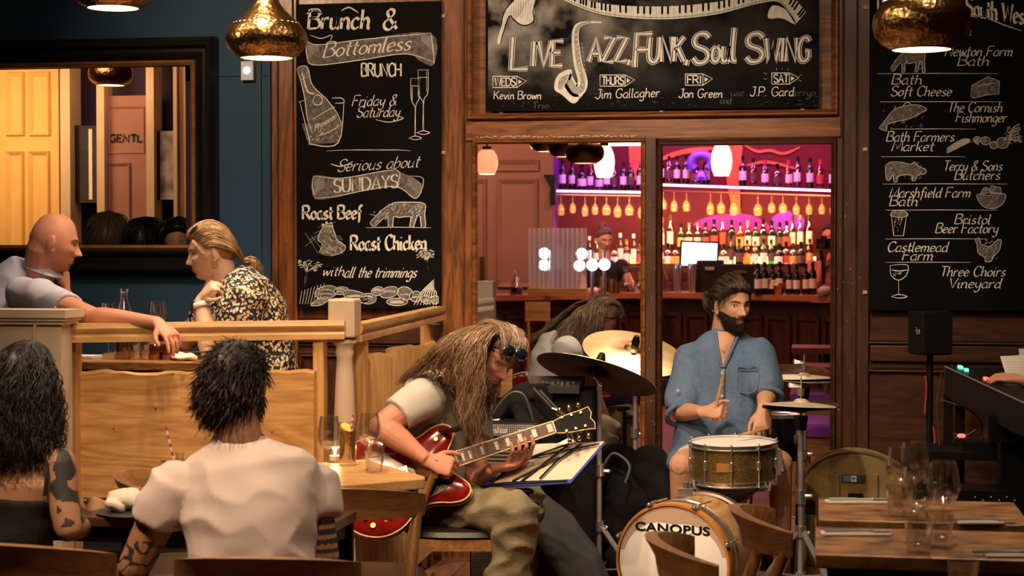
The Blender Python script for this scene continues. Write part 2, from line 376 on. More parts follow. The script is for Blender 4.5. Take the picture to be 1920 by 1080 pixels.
piece('rail', 885, 0, 1568, 0, Y0, YW + .1, 'darkwood_h', 0, OB)
piece('mullion', 1211, 0, 1231, 0, Y0 - .02, YW + .06, 'darkwood', OB, OZ)
piece('panel', 1632, 0, 2100, 0, YW - .005, YW + .1, 'darkwood_h', 0, 3.2)
piece('rail', 1632, 650, 2100, 680, Y0, YW, 'darkwood_h'); piece('rail', 1632, 0, 2100, 0, Y0, YW, 'darkwood_h', 0, .2)
piece('stile', 2095, 0, 2140, 0, Y0, YW + .1, 'darkwood', 0, 3.2)
mould(875, -120, 1574, 222, Y0, .035, .022); mould(826, -200, 872, 1020, Y0, .012, .010, 'oldwood')
mould(885, 258, 1212, 1010, Y0, .028, .018); mould(1231, 261, 1568, 1010, Y0, .028, .018, 'darkwood_h')
mould(520, -200, 552, 1040, Y0, .010, .012, 'oldwood'); mould(556, 596, 826, 650, YW - .005, .02, .015, 'darkwood_h'); mould(560, 660, 826, 960, YW - .005, .03, .02, 'darkwood_h')
mould(1620, -200, 2090, 648, YW - .005, .03, .024, 'darkwood_h'); mould(1614, 688, 2090, 1000, YW - .005, .035, .024, 'darkwood_h')
mould(1578, -200, 1608, 1020, Y0, .010, .008, 'darkwood')
# flaked cream paint along the head of the left pane
g = G(); rnd = random.Random(3)
mat('glintlens', (1, .9, .8), .4, emit=(1, .78, .55), es=140)  # glowing lenses of the added spots, there for glints on glass and brass
mat('flaked', (.75, .55, .40), .8)
for i in range(70):
    px = 896 + 300 * i / 70 + rnd.uniform(-2, 2); p = W(px, 258 - rnd.uniform(0, 2.5) - (px - 900) * .006, Y0 - .014); g.box(p, (rnd.uniform(.004, .014), .002, rnd.uniform(.002, .005)))
o = ob('paint_flakes', g, 'flaked', pan); o['kind'] = 'stuff'
g = G(); rnd = random.Random(5)
for i in range(60):
    px = rnd.choice((rnd.uniform(1212, 1230), rnd.uniform(1570, 1612), rnd.uniform(512, 550))); p = W(px, rnd.uniform(350, 860), Y0 - (.0215 if px > 1200 and px < 1240 else .0015)); g.box(p, (rnd.uniform(.001, .003), .002, rnd.uniform(.001, .008)))
o = ob('paint_chips', g, 'flaked', pan); o['kind'] = 'stuff'

# ------------------------------------------------------------------ downlight fittings, added and unseen
for i, (x, y, z, p, sp_, t) in enumerate(DOWN):
    dl = thing('added_spot_fitting', 'added unseen ceiling downlight trained on the ' + ('booth couple', 'drummer', 'guitarist', 'white T-shirt', 'brunch board', 'framed panel', 'small tables', 'supplier board', 'light oak table', 'dark table', 'bass drum', 'booth end')[i], 'light', (x, y, 3.2), 'added ceiling spots')
    g = G(); g.lathe([(.055, 0), (.075, -.004), (.075, -.012), (.05, -.01), (.045, .0)], (x, y, 3.2)); ob('trim_ring', g, 'whiteplastic', dl); g = G(); g.lathe([(0, -.003), (.048, -.003)], (x, y, z + .05)); ob('lens', g, 'glintlens', dl)
# ------------------------------------------------------------------ single-stroke chalk lettering
# glyph: advance | strokes (space separated x,y points on a grid: baseline 0, x-height 4, capital 7); a leading / keeps it angular
FONT = {
'A': '5|/0,0 2.5,7 5,0|/1,2.4 4,2.4', 'B': '4.6|/0,0 0,7|0,7 2.6,7 3.8,6.2 3.4,4.4 0,3.8|0,3.8 3,3.7 4.4,2 3.6,.4 0,0', 'C': '4.6|4.4,5.8 3.4,7 1.6,6.8 .2,5 .1,2.4 1.2,.3 3,0 4.5,1.2',
'D': '5|/0,0 0,7|0,7 2.6,6.8 4.6,5 4.6,2 2.8,.2 0,0', 'E': '4|/3.8,7 0,7 0,0 3.9,0|/0,3.7 3,3.7', 'F': '4|/4,7 0,7 0,0|/0,3.7 3,3.7', 'G': '5|4.5,5.8 3.4,7 1.5,6.7 .2,5 .1,2.4 1.2,.3 3,0 4.5,1|/4.5,1 4.5,3 2.8,3',
'H': '4.8|/0,0 0,7|/4.4,0 4.4,7|/0,3.7 4.4,3.7', 'I': '1.6|/.6,0 .6,7', 'J': '4|3.4,7 3.4,2 2.6,.2 1.2,0 .1,1.3|/1.8,7 4.4,7', 'K': '4.8|/0,0 0,7|/4.2,7 0,3.2|/1.2,4.2 4.6,0', 'L': '4|/0,7 0,0 3.8,0',
'M': '6|/0,0 .4,7 2.9,1.6 5.2,7 5.8,0', 'N': '5|/0,0 0,7 4.4,0 4.4,7', 'O': '5.2|2.4,7 .4,5.6 0,3.4 .6,1 2.5,0 4.4,1.1 4.9,3.5 4.3,6 2.4,7', 'P': '4.4|/0,0 0,7|0,7 3,6.9 4.2,5.3 3.2,3.5 0,3.2',
'R': '4.8|/0,0 0,7|0,7 3,6.9 4,5.4 3,3.7 0,3.4|/1.8,3.5 4.6,0', 'S': '4.4|4,6 3,7 1.2,6.9 .2,5.6 .8,4.1 3.2,3.1 4.1,1.7 3.2,.2 1.3,0 .1,1.2', 'T': '4.4|/0,7 4.4,7|/2.2,7 2.2,0', 'U': '5|0,7 0,2 1.2,.1 3.2,.1 4.4,2 4.4,7',
'V': '4.6|/0,7 2.3,0 4.6,7', 'W': '6.4|/0,7 1.5,0 3.2,6 4.8,0 6.4,7', 'X': '4.4|/0,7 4.4,0|/0,0 4.4,7', 'Y': '4.6|/0,7 2.3,3.4 4.6,7|/2.3,3.4 2.3,0', 'Z': '4.6|/.1,7 4.4,7 0,0 4.6,0',
'a': '3.6|3.1,3.6 1.6,4 .2,2.6 .2,.8 1.4,0 3,1.4 3.1,3.8|3.1,3.8 2.9,.6 3.6,0', 'b': '3.6|.3,7 .2,.5 1.6,0 3.1,1.2 3,3.2 1.8,4 .3,2.8', 'c': '3.1|2.8,3.3 1.6,4 .2,2.6 .3,.8 1.5,0 2.9,.8', 'd': '3.7|3,3 1.6,4 .2,2.6 .2,.8 1.4,0 3,1.4|3.2,7 3,.6 3.7,0',
'e': '3.2|.3,2 2.8,2.6 2.2,3.9 .8,3.7 .1,1.8 1,0 2.9,.8', 'f': '2.6|2.9,6.4 1.8,7 1.1,5.4 1,0 .6,-2|0,3.9 2.4,3.9', 'g': '3.5|3,3.5 1.5,4 .2,2.6 .3,.8 1.4,.2 2.9,1.5|3.1,4 2.9,-1.6 1.4,-2.8 .1,-2', 'h': '3.7|.3,7 .2,0|.3,2.4 1.8,4 2.9,3 2.9,.6 3.6,0',
'i': '1.5|.4,4 .4,.5 1.3,0|/.6,5.6 .7,6', 'j': '1.7|.9,4 .8,-1.6 -.4,-2.6|/.9,5.6 1,6', 'k': '3.5|.3,7 .2,0|3,4 .4,1.8|1.2,2.4 2.3,.4 3.4,0', 'l': '1.5|.4,7 .3,.7 1.3,0', 'm': '5.4|.2,4 .2,0|.3,2.6 1.6,4 2.5,3 2.5,0|2.6,2.6 3.9,4 4.8,3 4.7,.5 5.4,0',
'n': '3.7|.2,4 .2,0|.3,2.4 1.8,4 2.9,3 2.9,.6 3.6,0', 'o': '3.4|1.6,4 .3,3 .2,1 1.6,0 3,1.1 3,3 1.6,4', 'p': '3.6|.3,4 .2,-2.8|.3,2.8 1.8,4 3.1,2.9 3,.9 1.6,0 .3,.9', 'q': '3.5|3,3.4 1.5,4 .2,2.6 .3,.8 1.4,0 2.9,1.2|3.1,4 3,-2.8', 'r': '2.8|.3,4 .2,0|.3,2.4 1.4,3.9 2.6,3.7',
's': '2.9|2.5,3.5 1.4,4 .4,3.1 1,2.2 2.3,1.5 2.4,.5 1.2,0 .1,.6', 't': '2.4|1,6.2 .9,.8 2,0|0,4.1 2.3,4.1', 'u': '3.7|.3,4 .3,1 1.4,0 2.9,1.4 3,4|3,4 2.9,.6 3.6,0', 'v': '3.2|.2,4 1.4,0 3,4', 'w': '4.8|.2,4 1,.1 2.4,3.4 3.3,.1 4.7,4', 'x': '3.2|.2,4 2.9,0|2.9,4 .1,0',
'y': '3.5|.3,4 .4,1.4 1.6,.6 2.9,2|3.1,4 2.8,-1.4 1.4,-2.8 0,-2', 'z': '3.2|/.3,4 2.9,4 .1,0 3,0', '&': '4.8|4.6,.2 1.2,5 1.6,6.8 3,6.6 3,5 .4,2.4 .6,.4 2.4,0 4.2,2.8', ' ': '2.2|', '3': '3.6|.3,6 1.6,7 3,5.6 1.6,3.8|1.6,3.8 3.3,2.4 2.6,.2 .8,0 .1,1', ',': '1.4|.6,.4 .2,-1.2', '.': '1.4|/.4,0 .7,.3',
}
class Ink(G):
    """flat chalk drawing on the plane y=Y, laid out in board coordinates"""
    def __init__(s, Y): super().__init__(); s.Y = Y; s.lift = 0.
    def pt(s, x, y): p = W(x, y, s.Y); return A(p[0], s.Y - s.lift, p[2])
    def st(s, P, w, smooth=5, taper=True):
        Q = catmull([A(*p, 0) for p in P], smooth) if smooth and len(P) > 2 else [A(*p, 0) for p in P]; n = len(Q)
        k = 1 / ppm(P[0][0], s.Y); ws = [w * k * (min(1, .45 + 2.2 * min(i, n - 1 - i) / n) if taper else 1) for i in range(n)]
        s.ribbon([s.pt(q[0], q[1]) for q in Q], ws, (0, -1, 0)); return s
    def pen(s, P, w, nib, thin, smooth):
        Q = catmull(P, 5) if smooth and len(P) > 2 else P; k = 1 / ppm(P[0][0], s.Y); n = len(Q); ws = []
        for i in range(n):
            d = Q[min(i + 1, n - 1)] - Q[max(i - 1, 0)]; a = math.atan2(-d[1], d[0]); ws.append(w * k * (thin + (1 - thin) * abs(math.sin(a - nib))))
        s.ribbon([s.pt(q[0], q[1]) for q in Q], ws, (0, -1, 0))
    def fill(s, poly, smooth=5):
        Q = catmull([A(*p, 0) for p in poly], smooth, True) if smooth else [A(*p, 0) for p in poly]
        V = [s.pt(q[0], q[1]) for q in Q]
        bm = bmesh.new(); vs = [bm.verts.new(v) for v in V]
        try: f = bm.faces.new(vs); bmesh.ops.triangulate(bm, faces=[f]); bm.verts.index_update(); s.add([v.co for v in bm.verts], [tuple(v.index for v in f.verts) for f in bm.faces])
        except ValueError: pass
        bm.free(); return s
    def text(s, t, x, y, h, sx=1., slant=.2, w=2., nib=.6, thin=.35, rise=0., track=.6, width=None):
        """x,y baseline start; h capital height; rise: radians"""
        u = h / 7.; adv = sum((float(FONT[c].split('|')[0]) + track) for c in t)
        if width: sx = width / (adv * u)
        cx = 0.
        for c in t:
            q = FONT[c].split('|')
            for st in q[1:]:
                if not st: continue
                ang = st[0] == '/'; P = []
                for p in st.lstrip('/').split(' '):
                    a, b = map(float, p.split(',')); a = (cx + a) * sx * u + b * u * slant; b *= u
                    P.append(A(x + a * math.cos(rise) + b * math.sin(rise) * .0, y - b - a * math.tan(rise), 0))
                if len(P) == 1: P.append(P[0] + A(1, 0, 0))
                s.pen(P, w, nib, thin, not ang)
            cx += float(q[0]) + track
        return s
    def shade(s, x0, y0, x1, y1, n, w=.8, ang=.6, seed=1):
        r = random.Random(seed)
        for i in range(n):
            x = r.uniform(x0, x1); y = r.uniform(y0, y1); l = r.uniform(2, 7); s.st([(x, y), (x + l * math.cos(ang), y - l * math.sin(ang))], w, 0)
        return s
def text3(board, words, ink, m='chalk', name='lettering'): return ob(name, ink, m, board, False, ang=None)

def chalkboard(label, px0, py0, px1, py1, m='board'):
    Yb = YW - .055; c0 = W(px0, (py0 + py1) / 2, Yb); c1 = W(px1, (py0 + py1) / 2, Yb); zt = W((px0 + px1) / 2, py0, Yb)[2]; zb = W((px0 + px1) / 2, py1, Yb)[2]
    t = thing('chalkboard', label, 'chalkboard', ((c0[0] + c1[0]) / 2, Yb, zb), 'hand-lettered chalkboards on the panelling')
    g = G(); g.b2((c0[0], Yb, zb), (c1[0], YW - .034, zt)); ob('slate', g, m, t, False)
    return t, Yb - .0012
# --- left board
B1, Yi = chalkboard('tall black chalkboard for brunch and Sunday roasts with bottle, cow and vegetables', 556, 5, 826, 577)
k = Ink(Yi)
k.text('Brunch', 578, 54, 36, slant=.1, w=6.2, width=118, nib=.5); k.text('&', 718, 55, 38, slant=.1, w=6, width=30); k.st([(640, 20), (655, 14), (672, 24)], 2.5); k.st([(575, 26), (590, 19), (604, 26)], 3)
text3(B1, '', k); k = Ink(Yi - .0006)
k.text('Bottomless', 606, 108, 28, slant=.3, w=3.6, width=166, rise=.09, nib=.3); text3(B1, '', k); k = Ink(Yi)
k.text('BRUNCH', 678, 143, 24, w=3.2, slant=.0, width=76, thin=.8); text3(B1, '', k); k = Ink(Yi)
k.text('Friday &', 660, 199, 20, w=2.4, slant=.3, width=84, thin=.3, rise=.02); k.text('Saturday', 668, 220, 20, w=2.4, slant=.3, width=82, thin=.3, rise=.02); k.st([(704, 224), (730, 229), (756, 222), (745, 218)], 1.6)
text3(B1, '', k); k = Ink(Yi)
k.text('Serious about', 632, 322, 22, w=2.4, slant=.35, width=155, thin=.3, rise=.06); k.st([(620, 307), (640, 312), (662, 303)], 2)
text3(B1, '', k); k = Ink(Yi - .0006); k.text('SUNDAYS', 626, 361, 24, w=4, slant=.0, width=124, thin=.25, nib=0., rise=.08, track=.9); text3(B1, '', k); k = Ink(Yi)
k.text('Roast Beef', 568, 411, 25, w=5, slant=.0, width=112, thin=.3, nib=.7, rise=.01); text3(B1, '', k); k = Ink(Yi); k.text('Roast Chicken', 658, 469, 27, w=5.2, slant=.0, width=144, thin=.3, nib=.7, rise=.01); text3(B1, '', k)
k = Ink(Yi); k.text('with', 604, 517, 18, w=2.4, slant=.35, width=42, thin=.35); k.text('all the trimmings', 645, 520, 20, w=2.8, slant=.35, width=136, thin=.3); text3(B1, '', k)
# banner, lines
k = Ink(Yi); g2 = Ink(Yi - .0003)
k.fill([(576, 78), (600, 86), (680, 74), (808, 62), (814, 120), (790, 116), (760, 100), (680, 112), (600, 122), (578, 118)], 4); k.fill([(588, 330), (640, 334), (712, 322), (742, 320), (790, 344), (780, 372), (745, 352), (690, 356), (630, 370), (590, 372)], 4)
ob('banner_shading', k, 'chalk3', B1, False, ang=None)
g2.st([(576, 78), (600, 84), (680, 74), (808, 62)], 1.6); g2.st([(577, 117), (600, 122), (680, 112), (760, 101), (812, 116)], 1.6); g2.st([(808, 62), (812, 90), (814, 120)], 1.6); g2.st([(576, 78), (574, 96), (578, 117)], 1.6); g2.st([(582, 66), (602, 72), (622, 66), (618, 80)], 1.5)
g2.st([(588, 330), (640, 334), (712, 322), (742, 318)], 1.5); g2.st([(590, 372), (630, 368), (690, 356), (745, 350), (780, 372), (794, 336), (770, 330)], 1.5); g2.st([(588, 330), (586, 350), (591, 372)], 1.5); g2.st([(742, 318), (750, 326), (744, 350)], 1.5)
g2.st([(612, 283), (660, 281), (706, 281), (744, 281), (770, 283)], 1.2); g2.st([(650, 281.5), (742, 281.5)], 2.4)
for i in range(14): g2.st([(577 + i * 1.5, 84), (577 + i * 1.5, 84 + 26 - i)], .6, 0); g2.st([(810 - i * 1.6, 66), (811 - i * 1.6, 66 + 30 - i * 1.5)], .7, 0); g2.st([(590 + i * 1.4, 335), (590 + i * 1.4, 364 - i)], .6, 0); g2.st([(790 - i * 1.8, 344 - i * 1.2), (786 - i * 1.8, 366 - i * 1.6)], .6, 0)
ob('banner_lines', g2, 'chalk', B1, False, ang=None)
# bottle in bucket, flutes
k = Ink(Yi); k.fill([(557, 130), (567, 124), (577, 128), (586, 160), (612, 188), (634, 214), (640, 240), (628, 262), (600, 262), (578, 232), (572, 200), (568, 168)], 4); k.lift = .0002; k.fill([(566, 232), (643, 228), (636, 268), (578, 270)], 0); ob('bottle_shading', k, 'chalk3', B1, False, ang=None)
k = Ink(Yi - .0004); k.st([(557, 132), (562, 125), (572, 124), (578, 130), (586, 160), (612, 186), (632, 212), (641, 236)], 1.6); k.st([(558, 132), (566, 160), (572, 188), (576, 220), (586, 250)], 1.6); k.st([(561, 150), (582, 142)], 1.4); k.st([(562, 190), (580, 262), (582, 270), (634, 268), (645, 190)], 2); k.st([(560, 192), (575, 186)], 1.6); k.st([(622, 184), (640, 184), (645, 192), (628, 194)], 1.8)
k.st([(588, 182), (596, 178), (604, 184), (602, 194), (593, 197), (587, 190), (590, 182)], 1.8); k.text('Prosecco', 590, 246, 11, w=1.6, slant=.2, width=46, rise=.5); k.st([(586, 224), (612, 208), (628, 200)], 1.4); k.st([(594, 256), (620, 246), (640, 232)], 1.4); k.shade(572, 236, 634, 266, 46, 1.3, .9, 2); k.shade(562, 132, 578, 150, 14, .9, 1.2, 3); k.st([(566, 134), (576, 170), (590, 176)], 3)
for x0, dx, y0, y1, yb in ((770, 17, 147, 200, 258), (784, 19, 131, 190, 248)):
    c_ = x0 + dx / 2; k.st([(x0, y0), (x0 + dx, y0)], 1.4); k.st([(x0, y0), (x0 + 1, y1 - 16), (c_ - 1, y1), (c_, y1 + 6), (c_ - 1, yb - 3)], 1.3); k.st([(x0 + dx, y0), (x0 + dx - 1, y1 - 16), (c_ + 1, y1), (c_ + 1, yb - 3)], 1.3); k.st([(c_ - 12, yb + 1), (c_, yb - 3), (c_ + 12, yb + 1), (c_, yb + 4), (c_ - 12, yb + 1)], 1.4); k.st([(x0 + 1, y0 + 14), (x0 + dx - 1, y0 + 14)], 2.2); k.st([(x0 + 3, y0 + 16), (x0 + 3, y1 - 12)], 2); k.st([(x0 + dx - 3, y0 + 2), (x0 + dx - 3, y1 - 18)], 1.4)
ob('bottle_and_flutes', k, 'chalk', B1, False, ang=None)
# cow, rooster
cow = [(698, 424), (694, 418), (702, 408), (712, 398), (724, 388), (740, 380), (764, 379), (790, 380), (798, 386), (796, 402), (798, 424), (790, 426), (788, 406), (782, 404), (776, 424), (768, 424), (770, 406), (748, 408), (738, 406), (736, 425), (728, 425), (727, 406), (716, 412), (704, 424)]
def scaled(P, ox, oy, s_, x, y, sy=None, fx=1): return [(x + (a - ox) * s_ * fx, y + (b - oy) * (sy or s_)) for a, b in P]
k = Ink(Yi); k.fill(cow, 3); roo = [(598, 474), (604, 458), (596, 450), (600, 436), (606, 426), (612, 420), (622, 424), (628, 438), (632, 450), (648, 462), (640, 474), (620, 480)]; k.fill(roo, 4); ob('animal_shading', k, 'chalk3', B1, False, ang=None)
k = Ink(Yi - .0004); k.st(cow + [cow[0]], 1.7, 2); k.shade(770, 384, 792, 420, 30, 1.2, 1.2, 14); k.shade(700, 396, 724, 420, 22, 1.2, .9, 15); k.st([(686, 427), (740, 426), (808, 427)], 1.2); k.shade(724, 384, 790, 402, 60, 1.3, .9, 4); k.st([(704, 404), (694, 402)], 1.6); k.st(roo, 1.3, 4); k.st([(606, 426), (604, 420), (610, 422), (612, 416), (617, 421), (621, 417), (624, 425)], 2.4); k.shade(602, 440, 640, 474, 70, 1.1, -.7, 5); k.shade(606, 424, 622, 438, 20, 1.2, .9, 6)
for i in range(4): k.st([(572 + i * 12, 436 + i * 6), (596 + i * 12, 474)], .7, 0); k.st([(572 + i * 8, 462 - i * 12), (600 + i * 10, 440 - i * 8)], .7, 0)
ob('animal_strokes', k, 'chalk', B1, False, ang=None)
# vegetables along the foot
k = Ink(Yi); rnd = random.Random(11); k2 = Ink(Yi - .0004)
for (x, y, a, b, r_) in ((612, 548, 22, 12, .2), (668, 556, 26, 10, -.3), (690, 560, 16, 10, 0), (730, 548, 18, 10, .3), (760, 550, 15, 12, -.4), (780, 556, 12, 10, 0), (640, 545, 14, 7, .1), (708, 546, 12, 8, .3), (800, 562, 8, 8, 0), (816, 562, 8, 8, 0), (600, 566, 18, 6, .4), (650, 566, 18, 8, 0), (745, 566, 20, 7, 0)):
    P = [(x + a * math.cos(t) * math.cos(r_) - b * math.sin(t) * math.sin(r_), y - a * math.cos(t) * math.sin(r_) - b * math.sin(t) * math.cos(r_)) for t in [i * PI / 5 for i in range(10)]]
    P = [(min(max(p[0], 560), 822), min(max(p[1], 484), 573)) for p in P]; k.fill(P, 3); k2.st(P + [P[0]], 1.3, 3)
    for j in range(7): t = rnd.uniform(.2, .8); k2.st([(x - a * .7, y - b * .6 + b * 1.2 * t), (x, y - b * .9 + b * 1.5 * t), (x + a * .6, y - b * .5 + b * 1.1 * t)], 1.0, 3)
for i in range(8): k2.st([(562 + i * 5, 570), (566 + i * 6, 545 - i * 2)], 1.8, 0); k2.st([(776 + i * 6, 572), (790 + i * 4, 548), (814, 524 + i * 3)], 1.8, 3)
for cx_, cy_, sg in ((575, 512, 1), (800, 492, -1)):
    for i in range(9): 
        a = rnd.uniform(-1.2, 1.2); L_ = rnd.uniform(14, 26); e = (max(561, min(822, cx_ + L_ * math.sin(a))), cy_ - 4 - L_ * math.cos(a) * .8); k2.st([(cx_ + sg * -4, cy_ + 26), (cx_, cy_), e], 1.2, 3)
        for j in range(5): x, y = e[0] + rnd.uniform(-6, 6), e[1] + rnd.uniform(-5, 6); x = max(561, min(820, x)); k2.st([(x - 2, y), (x + 2, y - 1)], 2.6, 0)
ob('vegetable_shading', k, 'chalk3', B1, False, ang=None); ob('vegetable_strokes', k2, 'chalk', B1, False, ang=None)

# --- middle board
B2, Yi = chalkboard('wide chalkboard for live jazz with saxophone and curling piano keyboard', 911, -95, 1536, 205)
# smoky chalk dust, a stain with its own shape
m, nt, N, L, P = _new('dust'); tc = N.new('ShaderNodeTexCoord'); n_ = N.new('ShaderNodeTexNoise'); n_.inputs['Scale'].default_value = 5; n_.inputs['Detail'].default_value = 5; L.new(tc.outputs['Object'], n_.inputs[0])
r_ = ramp(N, [(.38, (0, 0, 0)), (.72, (.75, .75, .75))]); L.new(n_.outputs[0], r_.inputs[0]); P.inputs['Base Color'].default_value = (.55, .49, .43, 1); P.inputs['Roughness'].default_value = .9
gr = N.new('ShaderNodeSeparateXYZ'); L.new(tc.outputs['Generated'], gr.inputs[0]); mm = N.new('ShaderNodeMapRange'); mm.inputs[1].default_value = .62; mm.inputs[2].default_value = .0; mm.inputs[3].default_value = .12; mm.inputs[4].default_value = 2.4; L.new(gr.outputs['X'], mm.inputs[0])
mz = N.new('ShaderNodeMapRange'); mz.inputs[1].default_value = .08; mz.inputs[2].default_value = .6; L.new(gr.outputs['Z'], mz.inputs[0]); m1 = N.new('ShaderNodeMath'); m1.operation = 'MULTIPLY'; L.new(mm.outputs[0], m1.inputs[0]); L.new(mz.outputs[0], m1.inputs[1]); m2 = N.new('ShaderNodeMath'); m2.operation = 'MULTIPLY'; L.new(m1.outputs[0], m2.inputs[0]); L.new(r_.outputs[0], m2.inputs[1]); L.new(m2.outputs[0], P.inputs['Alpha'])
k = Ink(Yi + .0008); k.fill([(915, -90), (1532, -90), (1532, 200), (915, 200)], 0); ob('chalk_dust', k, 'dust', B2, False, ang=None)
# keyboard ribbon
top = catmull([A(1040, -28, 0), A(1085, -6, 0), A(1140, 8, 0), A(1240, 12, 0), A(1340, 4, 0), A(1420, -14, 0), A(1470, -18, 0), A(1512, 22, 0)], 10); bot = catmull([A(1040, -8, 0), A(1085, 14, 0), A(1140, 30, 0), A(1240, 37, 0), A(1340, 28, 0), A(1420, 8, 0), A(1462, 6, 0), A(1492, 45, 0)], 10)
k = Ink(Yi); k.fill([tuple(p[:2]) for p in top] + [tuple(p[:2]) for p in bot[::-1]], 0)
k.fill([(1042, -30), (1006, -6), (1000, 40), (980, 48), (955, 30), (944, 60), (938, 82), (932, 78), (940, 50), (948, 18), (985, -20), (1010, -40)], 3); k.fill([(1446, 12), (1462, 12), (1480, 24), (1492, 46), (1466, 34), (1440, 34)], 3)
ob('keyboard_white', k, 'chalk', B2, False, ang=None)
k = Ink(Yi - .0004); nk = len(top)
def lerp2(a, b, t): return a + (b - a) * t
for i in range(66):
    u = i / 65 * (nk - 1.001); j = int(u); f_ = u - j; a = lerp2(top[j], top[j + 1], f_); b = lerp2(bot[j], bot[j + 1], f_); k.st([tuple(a[:2]), tuple(b[:2])], .8, 0)
    if i % 7 not in (2, 6) and i < 65: u2 = (i + 1) / 65 * (nk - 1.001); c_ = a + (top[min(j + 1, nk - 1)] - a) * .0; mid = lerp2(a, b, .58); k.st([tuple(a[:2]), tuple(mid[:2])], 3.8, 0, False)
k.st([tuple(p[:2]) for p in bot], 1.2, 0, False); k.st([tuple(p[:2] - A(0, 4)) for p in bot], .8, 0, False)
for i in range(12): k.st([(1004 - i * 4, 44 - i * 1.5 + abs(i - 6)), (1012 - i * 5, 2 - i * 1.2)], 1, 0); k.st([(940 + i * 3.2, 70 - i * 4), (948 + i * 4, 20 - i * 2)], .9, 0)
k.st([(1006, -6), (1000, 20), (1000, 40), (982, 48), (964, 38), (955, 30), (944, 60), (938, 82)], 2.2); k.st([(940, 50), (948, 18), (985, -20)], 2)
ob('keyboard_black', k, 'board', B2, False, ang=None)
# big outlined words
words = [('L', 958, 130, 60, 38), ('IVE', 996, 124, 46, 62), ('AZZ,', 1104, 116, 44, 82), ('F', 1190, 126, 62, 34), ('UNK,', 1216, 116, 46, 78), ('S', 1298, 118, 54, 36), ('ou', 1334, 116, 50, 38), ('l', 1370, 114, 62, 18), ('S', 1398, 116, 52, 38), ('WING', 1434, 116, 44, 86)]
for lay, (wd_, m_) in enumerate(((11.5, 'chalk'), (8.8, 'board'), (5.2, 'chalk'))):
    k = Ink(Yi - .0006 - .0005 * lay)
    for t_, x, y, h, wid in words: k.text(t_, x, y, h, w=wd_, slant=.06, width=wid, thin=.75, nib=.5, rise=.02)
    ob(('lettering_outline', 'lettering_gap', 'lettering')[lay], k, m_, B2, False, ang=None)
# saxophone
sax = [(1128, 42), (1106, 42), (1088, 46), (1080, 56), (1079, 80), (1084, 120), (1092, 148), (1090, 164), (1080, 170), (1070, 160), (1062, 142)]
k = Ink(Yi - .0022)
Q = catmull([A(*p, 0) for p in sax], 6); ws = np.interp(np.linspace(0, 1, len(Q)), [0, .1, .25, .6, .8, 1], [3, 4, 11, 18, 24, 20])
k.ribbon([k.pt(q[0], q[1]) for q in Q], [w_ / ppm(1080, Yi) for w_ in ws], (0, -1, 0)); k.fill([(1040, 168), (1042, 148), (1052, 136), (1070, 130), (1072, 142), (1066, 156), (1076, 166), (1086, 184), (1074, 194), (1054, 178)], 4); ob('saxophone', k, 'chalk', B2, False, ang=None)
k = Ink(Yi - .0027); k.ribbon([k.pt(q[0] + 1.5, q[1]) for q in Q[6:-3]], [w_ * .55 / ppm(1080, Yi) for w_ in ws[6:-3]], (0, -1, 0)); k.fill([(1046, 164), (1050, 148), (1064, 140), (1066, 148), (1060, 158), (1052, 168)], 4); ob('saxophone_shading', k, 'chalk2', B2, False, ang=None)
k = Ink(Yi - .0031)
for i in range(9): k.st([(1078 + i * .8, 66 + i * 9), (1083 + i * .8, 64 + i * 9)], 3, 0); k.st([(1090 + i, 80 + i * 8), (1092 + i, 84 + i * 8)], 1.4, 0)
k.st([(1050, 166), (1070, 186), (1088, 182), (1098, 160), (1092, 128)], 2); k.st([(1044, 162), (1050, 146), (1066, 138), (1062, 152), (1052, 166)], 1.5); ob('saxophone_highlight', k, 'chalk', B2, False, ang=None)
k = Ink(Yi - .0006)
for t_, x, w_ in (('WEDS', 925, 40), ('THURS', 1126, 42), ('FRI', 1286, 28), ('SAT', 1448, 28)):
    y = 161 - (x - 925) * .012; k.text(t_, x + 3, y, 15, w=2.4, slant=0, width=w_, thin=.85); e = x + w_ + 4
    k.st([(x - 1, y - 18), (e, y - 18), (e + 18, y - 9), (e, y + 3), (x - 1, y + 3), (x - 1, y - 18)], 1.5, 0, False); k.st([(e, y - 17), (e, y + 2)], 1.3, 0, False); k.fill([(e + 3, y - 12), (e + 10, y - 8), (e + 3, y - 3)], 0)
for a_ in ((1438, 140, 1432, 136), (1438, 148, 1432, 148), (1456, 132, 1456, 127), (1466, 131, 1467, 127), (1476, 132, 1479, 128), (1498, 143, 1504, 140), (1497, 150, 1503, 152)): k.st([a_[:2], a_[2:]], 1.2, 0)
k.text('Kevin Brown', 926, 186, 15, w=1.7, slant=.08, width=90, thin=.8); k.text('Jim Gallagher', 1116, 185, 17, w=1.7, slant=.12, width=122, thin=.8, rise=.03); k.text('Jon Green', 1272, 183, 16, w=1.7, slant=.1, width=84, thin=.8); k.text('J.P. Gard', 1406, 180, 17, w=1.7, slant=.1, width=84, thin=.8)
ob('lettering', k, 'chalk', B2, False, ang=None)
k = Ink(Yi - .0002); k.text('and', 1350, 194, 12, w=1.3, slant=.1); k.text('erryo', 1490, 180, 14, w=1.2, slant=.1, width=40); k.text('use', 1370, 180, 14, w=1.2, slant=.1, width=26); k.text('Trio', 998, 203, 11, w=1.2, slant=.1, width=32); k.shade(920, 176, 1530, 200, 90, 1.2, .2, 8); ob('rubbed_out_chalk', k, 'chalk3', B2, False, ang=None)

